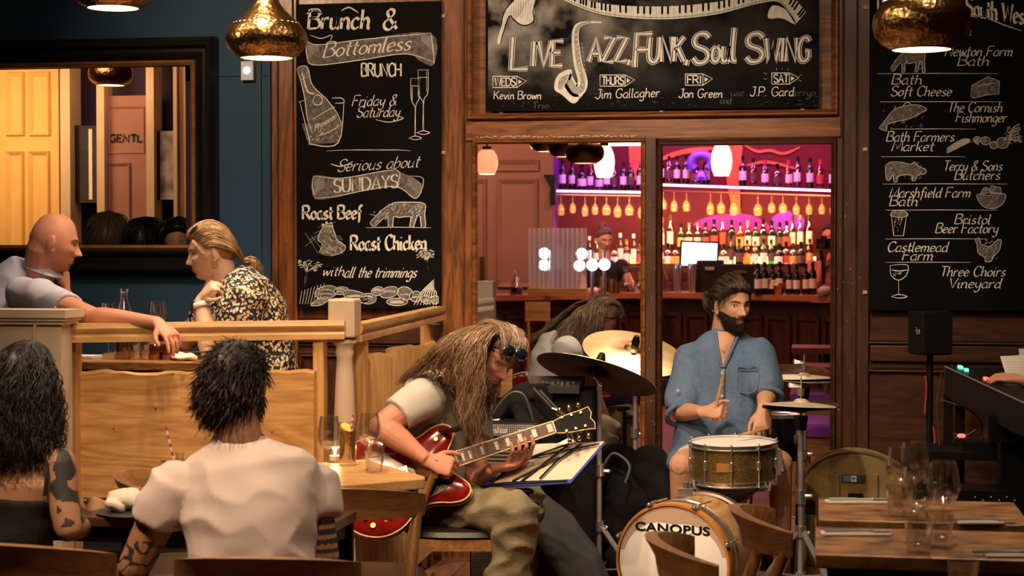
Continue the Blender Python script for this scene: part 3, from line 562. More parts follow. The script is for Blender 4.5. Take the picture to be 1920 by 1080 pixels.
# --- right board
B3, Yi = chalkboard('tall black chalkboard listing local food suppliers beside small drawings', 1631, -120, 2010, 582)
k = Ink(Yi); k.text('The Best of the', 1640, 18, 40, w=4, slant=.0, width=160, rise=.1, thin=.4); ob('lettering', k, 'chalk', B3, False, ang=None); k = Ink(Yi)
k.text('South West', 1812, 28, 34, w=5, slant=.0, width=120, rise=-.16, thin=.35); k.st([(1802, 30), (1846, 31), (1880, 46), (1916, 58)], 2.2, 0); k.st([(1640, 52), (1700, 40), (1760, 32)], 2.2, 0); k.text('a.', 1812, 66, 16, w=2, width=14)
rows = [('Newton Farm', 1772, 105, 1899, 'Bath', 1796, 123, 1856), ('Bath', 1672, 158, 1730, 'Soft Cheese', 1670, 180, 1785), ('The Cornish', 1776, 210, 1880, 'Fishmonger', 1792, 229, 1888), ('Bath Farmers', 1662, 265, 1790, 'Market', 1672, 283, 1752),
        ('Terry & Sons', 1768, 320, 1880, 'Butchers', 1790, 337, 1876), ('Marshfield Farm', 1668, 370, 1820, 'Bath', 1668, 386, 1722), ('Bristol', 1790, 420, 1858, 'Beer Factory', 1754, 437, 1872), ('Castlemead', 1664, 472, 1778, 'Farm', 1692, 488, 1750), ('Three Choirs', 1762, 518, 1886, 'Vineyard', 1778, 540, 1878)]
ob('lettering', k, 'chalk', B3, False, ang=None)
for a_, x, y, x1, b_, x2, y2, x3 in rows:
    k = Ink(Yi); k.text(a_, x, y, 18.5, w=2.5, slant=.25, width=x1 - x, thin=.35, nib=.5); k.text(b_, x2, y2, 18.5, w=2.5, slant=.25, width=x3 - x2, thin=.35, nib=.5); ob('lettering', k, 'chalk', B3, False, ang=None)
k = Ink(Yi)
for y, x0, x1 in ((138, 1645, 1870), (191, 1650, 1880), (242, 1670, 1830), (294, 1652, 1810), (345, 1655, 1890), (394, 1660, 1870), (448, 1660, 1850), (492, 1660, 1820)): k.st([(x0, y), ((x0 + x1) / 2, y - .5), (x1, y)], 1.4, 0)
ob('ruled_lines', k, 'chalk', B3, False, ang=None)
f2 = Ink(Yi); k = Ink(Yi - .0004)
def sketch(P, shade_n=24, box=None, seed=1, w=1.2, sm=4):
    f2.fill(P, sm); k.st(P + [P[0]], w, sm); xs = [p[0] for p in P]; ys = [p[1] for p in P]; 
    if shade_n: k.shade(min(xs) + 5, min(ys) + 4, max(xs) - 9, max(ys) - 3, shade_n, 1., .8, seed)
sketch(scaled(cow, 694, 379, .62, 1670, 95, .85), 26, seed=2, sm=3)
sketch([(1820, 182), (1822, 160), (1852, 144), (1874, 152), (1873, 176), (1850, 178), (1826, 184)], 30, sm=0); k.st([(1822, 162), (1850, 158), (1873, 154)], 1.2, 0); k.st([(1850, 158), (1850, 178)], 1, 0)
sketch([(1648, 240), (1658, 228), (1676, 206), (1700, 198), (1722, 197), (1738, 205), (1726, 212), (1706, 222), (1680, 228), (1664, 234), (1662, 246)], 36, seed=3); k.st([(1722, 200), (1724, 202)], 2.5, 0); k.st([(1690, 203), (1700, 192), (1712, 198)], 1.3)
for i in range(6): k.st([(1775, 288 - i * 2), (1810, 270 - i * 2), (1836, 258 + i * 3)], 1.4); a = i * .5 - 1; k.st([(1888, 262), (1898, 250 + 8 * a), (1912, 244 + 12 * a)], 1.6); k.shade(1885, 236, 1914, 268, 16, 1.6, .5 + i, i)
for x, y, q in ((1848, 264, 9), (1864, 272, 8), (1880, 268, 12), (1832, 262, 7)): sketch([(x + q * math.cos(t), y + q * .85 * math.sin(t)) for t in [j * PI / 4 for j in range(8)]], 6, seed=x)
pig = [(1660, 312), (1668, 304), (1690, 304), (1706, 308), (1716, 304), (1722, 312), (1736, 318), (1734, 326), (1722, 328), (1716, 338), (1710, 338), (1708, 328), (1684, 330), (1682, 340), (1676, 340), (1674, 328), (1668, 338), (1662, 336), (1660, 322)]; sketch(pig, 40, seed=5, sm=3)
sketch([(1830, 366), (1846, 362), (1870, 362), (1886, 366), (1878, 384), (1862, 391), (1842, 386)], 16, seed=6); sketch([(1854, 362), (1858, 348), (1876, 352), (1878, 364)], 8, seed=7, sm=0); sketch([(1838, 364), (1846, 352), (1856, 356), (1858, 366)], 6, seed=8)
k.st([(1671, 402), (1676, 442), (1694, 442), (1700, 402)], 1.6, 0); sketch([(1669, 404), (1674, 396), (1686, 394), (1698, 397), (1702, 404), (1686, 408)], 12, seed=9); k.shade(1675, 412, 1692, 436, 22, 1.1, 1.4, 9)
sketch([(1828, 450), (1836, 446), (1840, 458), (1856, 462), (1868, 452), (1877, 450), (1874, 468), (1862, 482), (1858, 490), (1848, 490), (1846, 483), (1834, 474), (1832, 460)], 40, seed=10)
k.st([(1669, 498), (1670, 514), (1678, 523), (1685, 525), (1693, 522), (1701, 513), (1702, 498), (1686, 496), (1669, 498)], 1.5); k.st([(1685, 525), (1685, 552)], 1.8, 0); k.st([(1671, 556), (1685, 552), (1701, 556), (1686, 559), (1671, 556)], 1.5); k.st([(1671, 506), (1686, 508), (1701, 506)], 1.8); k.shade(1673, 508, 1696, 518, 12, 1., .3, 11)
ob('drawing_shading', f2, 'chalk3', B3, False, ang=None); ob('drawing_strokes', k, 'chalk', B3, False, ang=None)
# board clips (small cream screws)
mat('clip', (.6, .42, .28), .5)
for n, P_ in (('left', [(831, 30), (831, 286)]), ('mid', [(940, 211), (1240, 209), (1505, 205)]), ('right', [(1623, 14), (1622, 280), (1622, 548)])):
    for x, y in P_: g = G(); c = W(x, y, YW - .034); g.box(c, (.02, .008, .016)); g.cyl(c + A(0, -.004, 0), c + A(0, -.008, 0), .006, n=10); o = ob('board_clip', g, 'clip', {'left': B1, 'mid': B2, 'right': B3}[n])
# ------------------------------------------------------------------ the bar room the mirror reflects, built as open space behind the panes
ORD = ['first', 'second', 'third', 'fourth', 'fifth', 'sixth', 'seventh', 'eighth', 'ninth', 'tenth', 'eleventh', 'twelfth', 'thirteenth', 'fourteenth', 'fifteenth', 'sixteenth', 'seventeenth', 'eighteenth', 'nineteenth', 'twentieth']
mat('wine', (.010, .008, .010), .12, spec=.8); mat('winegreen', (.012, .03, .012), .12, spec=.8)
glass('g_clear', (1, .97, .92), .9, .06); glass('g_amber', (1, .50, .12), .85, .06); glass('g_green', (.15, .75, .25), .8, .06); glass('g_pink', (1, .35, .5), .85, .06); glass('g_violet', (.65, .35, 1), .85, .06)
mat('label', (.80, .74, .68), .6, var=.12, vs=90); mat('labeldark', (.10, .05, .05), .6, var=.4, vs=90); mat('labelred', (.42, .06, .04), .6, var=.3, vs=90); mat('labelgold', (.55, .36, .10), .5, var=.3, vs=90)
mat('perspex', (.70, .70, .80), .2, alpha=.36); mat('perspexglint', (.95, .88, .92), .3, alpha=.75)  # whitish haze and bright rib highlights are put into these colours
mat('barwood', (.34, .13, .06), .35, var=.15, vs=6)
mat('led', (.8, .6, 1), .4, emit=(.66, .36, 1), es=7); mat('tubelight', (1, .9, .9), .4, emit=(1, .75, .85), es=5)
mat('screenlit', (.8, .9, 1), .3, emit=(.62, .86, 1), es=3.0); mat('screenbar', (.4, .6, .8), .3, emit=(.35, .55, .8), es=1.6)
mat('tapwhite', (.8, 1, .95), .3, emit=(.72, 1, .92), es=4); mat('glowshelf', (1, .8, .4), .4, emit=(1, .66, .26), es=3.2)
mat('glowglass', (1, .75, .5), .4, emit=(1, .62, .32), es=2.6); mat('glowpink', (1, .5, .35), .4, emit=(1, .36, .16), es=.9, var=.2, vs=20)
mat('hangglass', (.75, .52, .30), .15, spec=.9, alpha=.45, emit=None)
mat('purplegloss', (.16, .06, .55), .25, spec=.7); mat('purpletone', (.22, .04, .34), .4)  # bench purple is reflected light put into the dark leather's colour
mat('redneon', (.6, .03, .06), .5)
mat('pinkshirt', (.45, .16, .20), .8)

g = G(); g.b2((-7, 8.42, -.1), (3, 20, 0)); fl2 = struct('floor_2', g, 'darkwood')
wood('redfloor', (.16, .06, .045), (.30, .13, .09), 'X', 2., .5, .1, 3)
pm = None
for i in range(20):
    for j in range(2):
        y = 8.45 + i * .4; x = -2.9 + j * 2.0
        if pm is None: g = G(); g.b2((0, 0, 0), (1.995, .394, .01)); o = ob('floorboard', g, 'redfloor', fl2, False); pm = o.data
        else: o = bpy.data.objects.new('floorboard', pm); COL.objects.link(o); o.parent = fl2; o.matrix_parent_inverse = Matrix.Translation(-WORLDLOC[fl2.name])
        o.location = (x, y, 0)
g = G(); g.b2((-7, 8.42, 3.2), (3, 20, 3.3)); struct('ceiling_2', g, 'brownwall')
g = G(); g.b2((-7, 18.62, 0), (3, 18.75, 3.2)); struct('wall_bar', g, 'redwall')
g = G(); g.b2((2.4, 8.44, 0), (2.5, 18.6, 3.2)); struct('wall_bar_right', g, 'darkwood')
g = G(); g.b2((-3.14, 8.44, 0), (-3.06, 12.6, 3.2)); g.b2((-7, 12.52, 0), (-3.06, 12.6, 3.2)); struct('wall_divider', g, 'purplewall')
g = G(); g.b2((-7.1, 8.44, 0), (-7, 18.7, 3.2)); struct('wall_far_left', g, 'brownwall')
# wooden partition with a door at the far left of the bar
YD = 17.3
dw = thing('door_1', '', '', (W(960, 500, YD)[0], YD, 0)); del dw['label'], dw['category']; dw['kind'] = 'structure'
a = W(860, 400, YD)[0]; b = W(1036, 400, YD)[0]
g = G(); g.b2((a, YD, 0), (b, YD + .08, 3.2)); ob('door_leaf', g, 'brownwall', dw, False)
def mouldy(px0, px1, py0, py1, Y, par, m, w=.05, d=.03):
    p = W(px0, py0, Y); q = W(px1, py1, Y); R_ = []
    for x, z, sx, sz in ((p[0], q[2], 1, 1), (q[0], q[2], -1, 1), (q[0], p[2], -1, -1), (p[0], p[2], 1, -1)): R_.append([A(x + sx * w * f, Y - dd, z + sz * w * f) for f, dd in ((0, 0), (.2, d), (.6, d * .6), (1, 0))])
    g = G(); g.rings(R_, cap=False, close=True); return ob('moulding', g, m, par, ang=30)
mouldy(932, 1010, 336, 540, YD, dw, 'brownwall'); mouldy(885, 914, 336, 540, YD, dw, 'brownwall'); mouldy(930, 1012, 300, 322, YD, dw, 'brownwall')
g = G(); p = W(904, 515, YD - .02); g.box(p, (.05, .03, .36)); ob('door_plate', g, 'brass', dw)
g = G(); p0 = W(1020, 328, YD - .02); p1 = W(1036, 360, YD - .02); g.prism([(0, 0), (.12, 0), (.12, -.3), (.07, -.3), (.07, -.12)], (p0[0], YD - .08, p0[2]), (1, 0, 0), (0, 0, 1), (0, .1, 0)); ob('bracket', g, 'black', dw, False)
# bar counter, two runs meeting at a corner
def on(px, py, z): return W(px, py, None, z)
ZC = 1.09
PTS = [W(905, 556, 15.3), W(1221, 549, 16.4), W(1585, 556, 15.3)]
ctr = thing('bar_counter', 'long dark wooden bar counter with an orange-lit top edge under the bottles', 'bar counter', (PTS[1][0], PTS[1][1], 0))
for i in range(2):
    p, q = PTS[i], PTS[i + 1]; d = q - p; L_ = np.linalg.norm(d); d /= L_; nv = np.cross(d, A(0, 0, 1)); nv = -nrm(nv) if nv[1] < 0 else nrm(nv)
    X = A(d[0], d[1], 0); X /= np.linalg.norm(X); R = np.stack([X, A(-X[1], X[0], 0), A(0, 0, 1)], 1)
    c = (p + q) / 2
    g = G(); g.box(A(c[0], c[1], (p[2] + q[2]) / 2 - .02) + R @ A(0, .25, 0), (L_, .56, .045), R); ob('worktop', g, 'barwood', ctr, False)
    g = G(); g.box(A(c[0], c[1], .5) + R @ A(0, .16, 0), (L_, .1, 1.02), R); ob('front', g, 'darkwood', ctr, False)
    for k in range(7):
        t = (k + .5) / 7 - .5; g = G(); cc = A(c[0], c[1], .48) + R @ A(t * L_, .10, 0); w_ = L_ / 7 - .07
        for s_ in (-1, 1): g.box(cc + R @ A(s_ * w_ / 2, 0, 0), (.035, .03, .8), R)
        for s_ in (-1, 1): g.box(cc + A(0, 0, s_ * .39), (w_, .03, .035), R)
        ob('panel_moulding', g, 'darkwood', ctr, False)
def cz(px):  # counter-top height under a pixel column
    t = min(max((px - 905) / 316, 0), 1) if px < 1221 else 0
    return np.interp(px, [905, 1221, 1585], [PTS[0][2], PTS[1][2], PTS[2][2]])
def cy(px): return np.interp(px, [905, 1221, 1585], [15.3, 16.4, 15.3])
def oncounter(px, back=.22): y = cy(px) + back; x = W(px, 500, y)[0]; return A(x, y, cz(px) + .003)
# back bar: top shelf with LED strip, glass rack, two lit steps
YS = 18.15
bb = thing('back_bar', 'back bar shelving with a violet-lit top shelf and amber-lit lower steps', 'shelving', (W(1300, 500, YS)[0], YS, 0))
def shelf(name, px0, py0, px1, py1, Y, dep, th, m, dz=0):
    p, q = W(px0, py0, Y), W(px1, py1, Y); g = G(); V = []
    for P_, in ((p,), (q,)):
        V += [A(P_[0], Y - dep / 2, P_[2] - th + dz), A(P_[0], Y + dep / 2, P_[2] - th + dz), A(P_[0], Y + dep / 2, P_[2] + dz), A(P_[0], Y - dep / 2, P_[2] + dz)]
    g.add(V, [(0, 1, 2, 3), (7, 6, 5, 4), (0, 4, 5, 1), (1, 5, 6, 2), (2, 6, 7, 3), (3, 7, 4, 0)]); return ob(name, g, m, bb, False)
TS = [(1036, 355, 1222, 358), (1222, 343, 1600, 356)]
for a in TS: shelf('shelf', *a, YS, .30, .02, 'darkwood_h'); shelf('light_strip', a[0], a[1] + 2, a[2], a[3] + 2, YS - .165, .02, .019, 'led', .004)
for a in ((1036, 364, 1222, 367), (1222, 356, 1600, 368)): shelf('glass_rack', *a, YS, .30, .012, 'barwood')
shelf('step', 1150, 472, 1600, 474, YS + .12, .16, .05, 'darkwood_h'); shelf('step', 1150, 500, 1600, 502, YS - .06, .2, .05, 'darkwood_h')
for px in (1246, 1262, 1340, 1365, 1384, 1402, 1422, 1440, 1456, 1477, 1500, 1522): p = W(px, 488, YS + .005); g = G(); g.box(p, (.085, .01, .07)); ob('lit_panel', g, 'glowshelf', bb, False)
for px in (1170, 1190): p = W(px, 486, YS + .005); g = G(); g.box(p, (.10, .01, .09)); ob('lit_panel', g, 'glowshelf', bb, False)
g = G(); p = W(1036, 300, YS - .15); g.b2((p[0] - .03, YS - .15, 1.0), (p[0], YS + .3, 3.1)); ob('side_panel', g, 'purpletone', bb, False)
g = G(); p = W(1380, 530, YS - .3); g.b2((W(1036, 5, YS)[0], YS - .3, 0), (W(1600, 5, YS)[0], YS + .3, 1.13)); ob('base_cabinet', g, 'darkwood', bb, False)

# bottles -----------------------------------------------------------
BOT = {
 'wine': ([(0, 0), (.036, .002), (.038, .02), (.038, .19), (.03, .215), (.015, .235), (.0135, .29), (.015, .292), (.015, .302), (0, .303)], (.06, .15), .038, 'wine bottle'),
 'spirit': ([(0, 0), (.038, .002), (.040, .02), (.040, .17), (.034, .20), (.016, .225), (.015, .265), (.017, .267), (.017, .288), (0, .289)], (.05, .14), .040, 'spirit bottle'),
 'squat': ([(0, 0), (.046, .002), (.048, .02), (.048, .13), (.040, .165), (.018, .185), (.017, .225), (.021, .227), (.021, .25), (0, .251)], (.035, .11), .048, 'squat bottle'),
 'tall': ([(0, 0), (.030, .002), (.032, .02), (.030, .22), (.022, .25), (.012, .275), (.012, .335), (.015, .336), (.015, .35), (0, .351)], (.07, .19), .031, 'tall slim bottle'),
}
PROTO = {}
def bottle_proto(kind, gm, lm, cm):
    key = (kind, gm, lm, cm)
    if key in PROTO: return PROTO[key]
    prof, (l0, l1), lr, nm = BOT[kind]; t = thing('bottle', 'x', 'bottle'); g = G(); g.lathe(prof, n=12); ob('glass_body', g, gm, t)
    g = G(); R_ = []
    for z in (l0, l1): R_.append([A((lr + .0012) * math.cos(a), (lr + .0012) * math.sin(a), z) for a in [(-PI / 2 - 1.15) + 2.3 * i / 8 for i in range(9)]])
    g.add([p for r in R_ for p in r], [(i, i + 1, 10 + i, 9 + i) for i in range(8)]); ob('label', g, lm, t)
    h = prof[-1][1]; g = G(); g.lathe([(0, h - .045), (.0165, h - .044), (.0172, h + .001), (0, h + .002)], n=10); ob('cap', g, cm, t)
    t.location = (0, 0, -50); PROTO[key] = t; return t
USED = set()
GN = {'wine': 'dark', 'winegreen': 'dark green', 'g_clear': 'clear', 'g_amber': 'amber', 'g_green': 'bright green', 'g_pink': 'pink', 'g_violet': 'violet'}
LN = {'label': 'white label', 'labeldark': 'dark label', 'labelred': 'red label', 'labelgold': 'gold label'}
def bottle(kind, gm, lm, cm, px, Y, z, label, group, s_=1.):
    pr = bottle_proto(kind, gm, lm, cm); x = W(px, 450, Y)[0]
    if id(pr) not in USED: USED.add(id(pr)); o = pr; o.location = (x, Y, z)
    else: o = dup(pr, (x, Y, z))
    o.scale = (s_,) * 3; o.rotation_euler = (0, 0, random.uniform(-.3, .3)); o['label'] = label; o['group'] = group; return o
rnd = random.Random(21)
def row(pxs, zf, Y, specs, where, group, s_=1.):
    for i, px in enumerate(pxs):
        kind, gm, lm, cm = specs[i % len(specs)]
        lab = '%s %s, %s, %s from left %s' % (GN[gm], BOT[kind][3], LN[lm], ORD[i], where)
        bottle(kind, gm, lm, cm, px, Y + rnd.uniform(-.02, .02), zf(px), lab[:120], group, s_ * rnd.uniform(.93, 1.05))
def zshelf(a, Y): return lambda px: float(W(px, a[1] + (a[3] - a[1]) * (px - a[0]) / (a[2] - a[0]), Y)[2]) + .001
w_ = ('wine', 'wine', 'label', 'black')
row([1055, 1073, 1091, 1107, 1124, 1138, 1151, 1169, 1183, 1200], zshelf(TS[0], YS), YS, [w_, w_, ('squat', 'wine', 'label', 'black'), ('spirit', 'g_violet', 'label', 'redneon'), ('squat', 'g_clear', 'label', 'gold'), w_, ('spirit', 'g_violet', 'labeldark', 'black'), w_, ('wine', 'wine', 'labeldark', 'redneon'), ('wine', 'wine', 'label', 'redneon')], 'on the violet-lit shelf, left pane', 'bottles on the violet top shelf', 1.0)
row([1240, 1254, 1269, 1286, 1305, 1324, 1392, 1412, 1434, 1457, 1478, 1495, 1518, 1538, 1561], zshelf(TS[1], YS), YS, [w_, ('spirit', 'g_pink', 'labeldark', 'black'), ('wine', 'wine', 'label', 'black'), w_, ('squat', 'g_violet', 'labelred', 'black'), ('spirit', 'wine', 'label', 'black'), w_, ('spirit', 'g_pink', 'labeldark', 'black'), ('spirit', 'g_violet', 'label', 'redneon'), ('squat', 'g_violet', 'labeldark', 'black'), ('spirit', 'g_pink', 'label', 'redneon'), ('wine', 'g_violet', 'label', 'black'), ('wine', 'winegreen', 'label', 'black'), ('spirit', 'g_pink', 'labelred', 'redneon'), ('wine', 'wine', 'label', 'label')], 'on the violet-lit shelf, right pane', 'bottles on the violet top shelf', 1.)
A_ = [('tall', 'g_clear', 'label', 'labelgold'), ('tall', 'g_amber', 'label', 'gold'), ('spirit', 'winegreen', 'labelgold', 'black'), ('spirit', 'g_clear', 'label', 'steel'), ('spirit', 'g_clear', 'label', 'steel'), ('wine', 'wine', 'labelred', 'black'), ('wine', 'wine', 'labelred', 'black'), ('tall', 'g_clear', 'labelred', 'labelred'), ('wine', 'wine', 'labeldark', 'black'), ('spirit', 'g_amber', 'labelgold', 'gold'), ('wine', 'g_clear', 'label', 'steel'), ('wine', 'winegreen', 'label', 'black'), ('wine', 'g_green', 'labeldark', 'black'), ('wine', 'wine', 'label', 'black'), ('wine', 'wine', 'labeldark', 'black'), ('spirit', 'g_clear', 'labelred', 'black'), ('tall', 'g_clear', 'label', 'gold')]
up = [1241, 1257, 1277, 1292, 1308, 1323, 1339, 1355, 1372, 1388, 1402, 1417, 1431, 1447, 1462, 1475, 1486, 1500, 1517]
row(up, lambda px: float(W(px, 471.5, YS + .12)[2]), YS + .12, A_, 'on the upper amber-lit step', 'spirit bottles on the upper step', 1.05)
lo = [1238, 1252, 1266, 1357, 1371, 1386, 1401, 1416, 1432, 1446, 1461, 1474, 1487, 1502, 1518]
row(lo, lambda px: float(W(px, 499.5, YS - .06)[2]), YS - .06, [A_[3], ('squat', 'g_amber', 'label', 'black'), ('squat', 'g_amber', 'labelgold', 'gold'), ('squat', 'g_clear', 'label', 'black'), ('tall', 'g_clear', 'labeldark', 'black'), ('spirit', 'wine', 'labeldark', 'black'), ('spirit', 'g_amber', 'labelgold', 'gold'), ('spirit', 'g_clear', 'label', 'labelred'), ('wine', 'g_clear', 'label', 'black'), ('wine', 'g_green', 'labeldark', 'black'), ('squat', 'wine', 'label', 'black'), ('squat', 'g_pink', 'labelred', 'black'), ('squat', 'g_clear', 'labelgold', 'gold'), ('squat', 'wine', 'labeldark', 'black'), ('spirit', 'g_amber', 'labelgold', 'gold')], 'on the lower amber-lit step', 'spirit bottles on the lower step', .95)
row([1152, 1163, 1175, 1188, 1199, 1208], lambda px: float(W(px, 499.5, YS - .06)[2]), YS - .06, [('squat', 'g_clear', 'label', 'gold'), ('tall', 'g_clear', 'label', 'label'), ('spirit', 'g_amber', 'label', 'labelgold'), ('tall', 'g_clear', 'label', 'label'), ('spirit', 'g_amber', 'labelred', 'gold'), ('squat', 'g_green', 'label', 'black')], 'behind the barmaid', 'spirit bottles behind the barmaid', .95)
row([1105, 1118], lambda px: float(W(px, 499.5, YS - .06)[2]), YS - .06, [('tall', 'g_green', 'label', 'label'), ('spirit', 'g_clear', 'label', 'label')], 'left of the barmaid', 'spirit bottles behind the barmaid', .95)
wr = [1421, 1434, 1449, 1462, 1480, 1494, 1511, 1524]
row(wr, lambda px: cz(px) + .003, 15.75, [('wine', 'wine', 'label', 'black')] * 8, 'in the row standing on the counter', 'wine bottles on the counter', .92)
# hanging glasses
GLP = [(.001, 0), (.030, .001), (.031, .003), (.006, .010), (.0035, .02), (.0035, .085), (.010, .095), (.030, .115), (.040, .145), (.038, .18), (.032, .205)]
mat('rackglass', (.62, .30, .14), .12, spec=.9, alpha=.34)
hg = None; HL = [1052, 1074, 1097, 1116, 1137, 1158, 1180, 1203, 1244, 1264, 1287, 1332, 1352, 1376, 1421, 1447, 1468, 1493, 1517, 1541, 1564]
for i, px in enumerate(HL):
    a = TS[0] if px < 1222 else TS[1]; Y = YS - .04; y0 = a[1] + (a[3] - a[1]) * (px - a[0]) / (a[2] - a[0]) + (9 if px < 1222 else 13); p = W(px, y0, Y)
    lab = 'upside-down stemmed glass, %s from the left in the rack below the violet shelf' % (ORD[i] if i < 20 else 'last')
    if hg is None:
        g = G(); g.lathe(GLP, n=14); o = hg = ob('hanging_glass', g, 'rackglass'); hb = Vector(o.location)
        tag(o, lab, 'glass', 'stemmed glasses hanging from the rack')
        me = o.data; co = getco(me); co -= co.mean(0) * A(1, 1, 0); setco(me, co)
    else: o = dup(hg); o['label'] = lab
    o.rotation_euler = (PI, 0, 0); o.location = p; o.scale = (random.uniform(.85, 1.2), random.uniform(.9, 1.15), random.uniform(.9, 1.15))
# purple ornament, till screen, taps and perspex
p = W(1315, 338, YS - .1); t = thing('ornament', 'rounded glossy violet ornament with a hollow middle on the top shelf', 'ornament', p)
g = G(); c = W(1315, 306, YS - .1); g.tube([c + A(.10 * math.cos(a), 0, .085 * math.sin(a)) for a in [PI * 1.25 - i * PI * 1.5 / 12 for i in range(13)]], .052, 12); ob('ring', g, 'purplegloss', t)
g = G(); g.lathe([(0, 0), (.06, .0), (.075, .03), (.05, .08), (.03, .10)], p); ob('base', g, 'purplegloss', t)
p = W(1311, 505, 16.45); t = thing('till_screen', 'glowing white till monitor on the counter behind the drummer', 'monitor', p)
c = W(1311, 477, 16.45); R = rotm((0, 0, 1), .12) @ rotm((0, 1, 0), .04); g = G(); g.box(c, (.36, .04, .25), R); ob('casing', g, 'black', t, False); g = G(); g.box(c + R @ A(0, -.022, 0), (.325, .004, .215), R); ob('display', g, 'screenlit', t, False)
g = G(); g.box(c + R @ A(-.03, -.025, -.085), (.2, .003, .03), R); ob('task_bar', g, 'screenbar', t, False); g = G(); g.b2((c[0] - .04, c[1] + .02, cz(1311) + .002), (c[0] + .04, c[1] + .07, c[2] - .1)); ob('stand', g, 'black', t, False)
for px, w_, h_, nm, lb in ((1332, .28, .30, 'card_reader', 'dark blue-black till cabinet beside the glowing screen'), (1388, .42, .26, 'coffee_machine', 'wide black bar machine behind the drummer\'s head')):
    p = oncounter(px, .35); t = thing(nm, lb, 'appliance', p); g = G(); g.box(p + A(0, 0, h_ / 2), (w_, .2, h_), taper=.85); ob('body', g, 'black', t, False); g = G(); g.box(p + A(0, -.105, h_ * .75), (w_ * .3, .012, .03)); ob('badge', g, 'gold' if px > 1350 else 'steel', t, False)
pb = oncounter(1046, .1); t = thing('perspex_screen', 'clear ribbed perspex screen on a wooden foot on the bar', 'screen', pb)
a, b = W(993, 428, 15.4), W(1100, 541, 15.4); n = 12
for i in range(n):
    g = G(); x0 = a[0] + (b[0] - a[0]) * i / n; x1 = a[0] + (b[0] - a[0]) * (i + 1) / n; g.loft([(A((x0 + x1) / 2, 15.4, b[2]), (x1 - x0) / 2, .012), (A((x0 + x1) / 2, 15.4, a[2]), (x1 - x0) / 2, .012)], 10); ob('rib', g, 'perspex', t); g = G(); g.cyl((x0, 15.385, b[2]), (x0, 15.385, a[2]), .004, n=6); ob('rib_highlight', g, 'perspexglint', t)
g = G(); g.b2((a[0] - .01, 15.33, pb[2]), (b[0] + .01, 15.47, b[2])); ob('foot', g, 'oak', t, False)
t = thing('beer_taps', 'row of chrome beer taps with round glowing badges behind ribbed perspex', 'beer taps', oncounter(1060, .4))
for px, py in ((1020, 475), (1020, 497), (1045, 472), (1043, 496), (1090, 476), (1086, 498), (1110, 497), (1133, 496)):
    c = W(px, py, 15.62); br = px not in (1045, 1043); g = G(); g.lathe([(0, 0), (.05, .0), (.052, -.02), (0, -.03)], c, (0, -1, 0)); ob('badge', g, 'tapwhite' if br else 'steel', t)
for px in (1032, 1110, 1133): c = W(px, 494, 15.66); g = G(); g.cyl(A(c[0], c[1], cz(px)), c, .018); g.cyl(c, c + A(0, 0, .12), .012, .017); ob('tap_handle', g, 'chrome', t)
# things on the counter
def carafe(px, lb, back=.1, s_=1., m='g_clear'):
    p = oncounter(px, back); t = thing('carafe', lb, 'carafe', p, 'carafes on the bar'); g = G(); g.lathe([(0, .002), (.058 * s_, 0), (.062 * s_, .01), (.05 * s_, .09 * s_), (.022 * s_, .16 * s_), (.020 * s_, .19 * s_), (.03 * s_, .22 * s_), (.027 * s_, .222 * s_)], p); ob('glass_body', g, m, t)
    g = G(); g.lathe([(0, .004), (.056 * s_, .004), (.05 * s_, .07 * s_), (0, .071 * s_)], p); ob('contents', g, 'wine' if px < 1000 else 'g_clear', t)
carafe(968, 'conical carafe of dark wine at the left end of the bar'); carafe(1174, 'clear conical carafe beside the barmaid', .1, 1.1); carafe(1200, 'clear conical carafe nearest the middle post', .05, 1.1); carafe(1238, 'tall clear carafe just right of the middle post', .2, 1.4)
for px, h_, lb in ((1271, .27, 'left'), (1298, .27, 'right'), (1434, .2, 'leftmost bronze'), (1447, .15, 'second bronze'), (1459, .10, 'short bronze')):
    p = oncounter(px, .05); t = thing('cocktail_shaker', lb + ' metal cocktail shaker standing on the counter', 'shaker', p, 'metal shakers on the bar'); g = G(); g.lathe([(0, 0), (.032, 0), (.045, h_ * .8), (.046, h_ * .82), (.04, h_), (0, h_ + .002)], p); ob('cup', g, 'brass' if px > 1400 else 'chrome', t)
for px, h_ in ((1130, .16), (1148, .13), (1156, .10)):
    p = oncounter(px, .0); t = thing('tumbler', {1130: 'tallest', 1148: 'middle', 1156: 'shortest'}[px] + ' pink-lit steel cup on the bar before the barmaid', 'cup', p, 'steel cups on the bar'); g = G(); g.lathe([(0, 0), (.035, 0), (.036, h_), (.033, h_), (.032, .01), (0, .008)], p); ob('cup', g, 'brass', t)
p = oncounter(1549, .0); t = thing('ice_tub', 'clear square tub of white crushed ice at the right end of the bar', 'tub', p); g = G(); g.b2(p + A(-.075, -.06, 0), p + A(.075, .06, .12)); ob('tub', g, 'g_clear', t, False); g = G(); g.ball(p + A(-.01, 0, .04), (.065, .05, .045)); ob('ice', g, 'label', t)
for i in range(3): p = oncounter(1108 + i * 9, .02); g = G(); g.ball(p + A(0, 0, .03), (.026, .026, .03)); tag(ob('lemon', g, 'label'), '%s pale round fruit in the little row beside the tumblers' % ORD[i], 'fruit', 'pale fruit on the bar')
